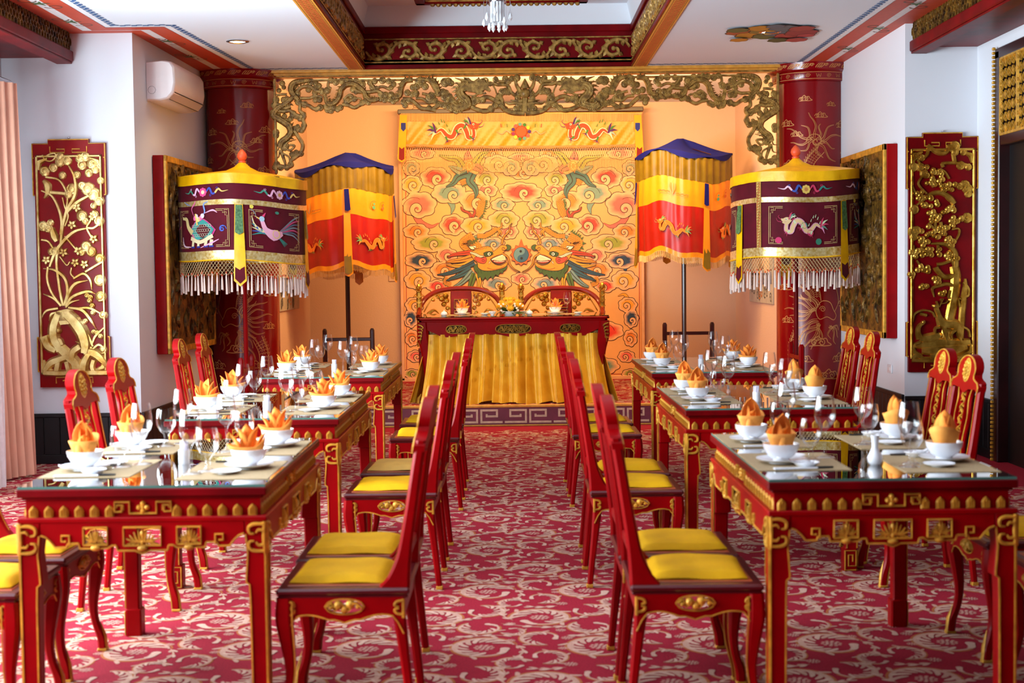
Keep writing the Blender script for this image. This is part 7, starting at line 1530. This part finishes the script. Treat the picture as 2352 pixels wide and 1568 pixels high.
# armchairs behind the head table
def armchair(px0, px1, pyt, label):
    Y = 14.85; a = pix(px0, 700, Y).x; b = pix(px1, 700, Y).x; W = (b-a)/2-.03; t = thing('armchair', label, 'armchair', ((a+b)/2, Y, STZ), 0, 'armchairs at the head table'); zt_ = pix((px0+px1)/2, pyt, Y).z-STZ; zs = .46
    P = cat([(-W, -.22, zt_-.30), (-W+.01, -.02, zt_-.20), (-W+.08, .06, zt_-.10), (-W*.5, .10, zt_-.035), (0, .11, zt_-.015), (W*.5, .10, zt_-.035), (W-.08, .06, zt_-.10), (W-.01, -.02, zt_-.20), (W, -.22, zt_-.30)], 5)
    mb = MB(); mb.tube(P, .026, 10); mb.build('curved_rail', 'redwood', t)
    mb = MB(); mb.box(-W, W, -.30, .16, zs-.05, zs, .01); mb.build('seat', 'redwood', t)
    for x in (-W+.03, W-.03):
        for y in (-.26, .12): mb = MB(); mb.loft([(x, y, 0, .05, .05), (x, y, zs-.04, .055, .055)]); mb.build('leg', 'redwood', t)
    for sx in (-1, 1):
        mb = MB(); x = sx*(W+.0); mb.loft([(x, -.05, zs, .05, .05), (x, -.05, zt_-.06, .055, .055), (x, -.05, zt_-.02, .045, .045)]); po = mb.build('gilt_post', 'gold', t)
        mb = MB(); f = lambda u, v, h: (x+u, -.08-h, v)
        for k in range(9): mb.relief([(-.03, zs+.05+k*.06), (0, zs+.02+k*.06), (.03, zs+.05+k*.06)], .014, .014, f=f)
        for k in range(10): aa = k*.63; mb.knob(.026*math.cos(aa), zt_-.01+.032*math.sin(aa), .013, .022, f=f, n=7)
        mb.knob(0, zt_-.0, .026, .035, f=f, n=10, ry=.045); mb.build('lion_head_carving', 'gold', po)
    mb = MB(); f = lambda u, v, h: (u, .07-h, v)
    mb.box(-.11, .11, .07, .085, zs, zt_-.04, .004); mb.build('back_splat', 'redwood', t)
    mb = MB()
    for x in (-.112, .112): mb.relief([(x, zs), (x, zt_-.06)], .008, .008, f=f)
    for z0, z1, hw in ((zt_-.22, zt_-.13, .07), (zt_-.36, zt_-.25, .07)):
        mb.relief([(-hw, z0), (hw, z0), (hw, z1), (-hw, z1), (-hw, z0)], .010, .008, f=f); mb.relief([(-hw*.5, z0+.02), (-hw*.5, z1-.02), (hw*.5, z1-.02), (hw*.5, z0+.03), (0, z0+.03)], .008, .008, f=f)
    mb.build('gilt_key_inlay', 'gold', t)
    for sx in (-1, 1):
        mb = MB()
        for k, (x0_, z_, r) in enumerate(((.16, zt_-.09, .035), (.20, zt_-.12, .035), (.15, zt_-.14, .03), (.24, zt_-.10, .026), (.18, zt_-.18, .03), (.14, zt_-.22, .026), (.29, zt_-.13, .022), (.16, zt_-.27, .022))): mb.knob(sx*x0_, z_, r, .03, f=f, n=8); mb.relief(spiral(sx*x0_, z_, r*.8, .004, k, 1.2, 9), .008, .01, f=lambda u, v, h: f(u, v, h+.022))
        mb.relief(cat([(sx*.12, zt_-.06), (sx*.26, zt_-.085), (sx*(W-.10), zt_-.16), (sx*(W-.04), zt_-.26)], 4), .014, .014, f=f)
        mb.relief(cat([(sx*(W-.05), zt_-.36), (sx*(W-.09), zt_-.28), (sx*(W-.15), zt_-.24), (sx*(W-.20), zt_-.28)], 4), [.03, .045, .03, .008], .022, f=f); mb.relief(cat([(sx*(W-.06), zt_-.3), (sx*(W-.12), zt_-.33), (sx*(W-.17), zt_-.33)], 3), [.03, .02, .006], .02, f=f)
        mb.build('gilt_phoenix_carving', 'gold', t)
    return t
armchair(957, 1160, 659, 'horseshoe-back armchair with gilt carving behind the left half of the head table')
armchair(1190, 1389, 658, 'horseshoe-back armchair with gilt carving behind the right half of the head table')
# flowers and place settings on the head table
FL = thing('flower_arrangement', 'low bowl of yellow gerberas and small white daisies on the head table', 'flowers', (pix(1172, 715, 13.7).x, 13.62, HZ))
mb = MB(); mb.lathe([(0, 0), (.05, 0), (.055, .006), (.085, .03), (.09, .04), (.085, .04), (.05, .012), (0, .01)], 22); mb.build('bowl', 'ceramic', FL)
rr = random.Random(9); mb = MB()
for k in range(120):
    a = rr.uniform(0, 6.28); el = rr.uniform(-.15, .9); L = rr.uniform(.08, .20); p = (.03*math.cos(a), .03*math.sin(a), .035); q = (L*math.cos(a)*math.cos(el), L*.8*math.sin(a)*math.cos(el), .035+L*.6*math.sin(el)-.02*(el < .1))
    mb.relief([(0, 0), (.5, 0), (1, 0)], [.006, .02, .002], .003, f=lambda u, v, h: (p[0]+(q[0]-p[0])*u-v*math.sin(a), p[1]+(q[1]-p[1])*u+v*math.cos(a), p[2]+(q[2]-p[2])*u+.02*u*(1-u)+h))
tag(mb.build('fern_leaves', 'leaf', FL), kind='stuff')
src = None
for k, (x, y, z, s) in enumerate(((0, -.06, .12, 1), (-.06, -.05, .10, .9), (.06, -.05, .10, .9), (-.10, -.02, .09, .8), (.10, -.02, .09, .8), (0, -.02, .15, .9), (.03, .03, .15, .8), (-.04, .03, .15, .8), (.07, .0, .13, .8), (-.08, .02, .12, .8), (.12, .03, .08, .7), (-.12, .04, .08, .7), (0, -.10, .07, 1))):
    if src is None:
        mb = MB()
        for j in range(3):
            for q in range(14):
                a = q*.4488+j*.2; R = .040-.010*j; mb.relief([(0, 0), (.6, 0), (1, 0)], [.006, .011, .003], .002, f=lambda u, v, h: (R*u*math.cos(a)-v*math.sin(a), -(.006*j+.008*u*u*(j+1)*.6)-h, R*u*math.sin(a)+v*math.cos(a)))
        mb.knob(0, 0, .009, .012, f=lambda u, v, h: (u, -.012-h, v), n=9); src = mb.build('gerbera', 'petalf', FL); o = src
    else: o = obj_from('gerbera', src, FL)
    o.location = (x, y, z); o.rotation_euler = (-.4-z*2, 0, -x*5); o.scale = (s,)*3
src = None
for k in range(16):
    a = k*.9; x = .12*math.cos(a)*(.6+.4*((k*7) % 3)/2); z = .05+.02*((k*5) % 4)
    if src is None:
        mb = MB()
        for q in range(9): b = q*.698; mb.knob(.007*math.cos(b), .007*math.sin(b), .0042, .003, f=lambda u, v, h: (u, -h, v), n=5)
        src = mb.build('white_daisy', 'petalw', FL); o = src
    else: o = obj_from('white_daisy', src, FL)
    o.location = (x, -.085-.02*((k*3) % 3), z); o.rotation_euler = (-.5, 0, -x*4)
hz = HZ
for i, (px, lb, s) in enumerate(((1062, 'left seat of the head table', 1), (1275, 'right seat of the head table', -1))):
    x = pix(px, 720, 13.9).x; y = 13.85
    put('placemat', x, y+.0, hz, math.pi/2, 'woven tan placemat '+lb, 'placemat', 'woven placemats'); z1 = hz+.0022
    put('side_plate', x+.0, y, z1, 0, 'white plate under the bowl '+lb, 'plate', 'white plates'); put('rice_bowl', x, y, z1+.0072, 0, 'white porcelain bowl with napkin '+lb, 'bowl', 'white bowls')
    put('lotus_napkin', x+.0, y, z1+.031, .3, 'orange napkin folded like a lotus boat in the bowl '+lb, 'napkin', 'orange folded napkins', 1.1)
    put('wine_glass', x+.13-.02*i, y-.12, z1 if False else hz, 0, 'tall wine glass '+lb, 'glass', 'wine glasses'); put('water_goblet', x-.02, y-.19, hz, 0, 'short water goblet '+lb, 'glass', 'water goblets')
    put('sauce_dish', x+.22, y-.05, hz, 0, 'white sauce dish '+lb, 'dish', 'white sauce dishes')
for k, (px, lb) in enumerate(((1020, 'far left of the head table'), (1216, 'just right of the flowers'))):
    x = pix(px, 718, 13.7).x; t = thing('lidded_pot', 'small white lidded pot '+lb, 'pot', (x, 13.7, hz))
    mb = MB(); mb.lathe([(0, 0), (.02, 0), (.033, .014), (.034, .022), (.03, .026), (0, .026)], 18); mb.build('pot_body', 'ceramic', t, 60); mb = MB(); mb.lathe([(.032, .026), (.022, .038), (.006, .044), (.008, .052), (0, .055)], 18); mb.build('lid', 'ceramic', t, 60)
for px, lb in ((1131, 'left'), (1203, 'right')):
    x = pix(px, 715, 13.75).x; o = put('rice_bowl', x, 13.78, hz, 0, 'small white bowl just %s of the flowers' % lb, 'bowl', None, .62)
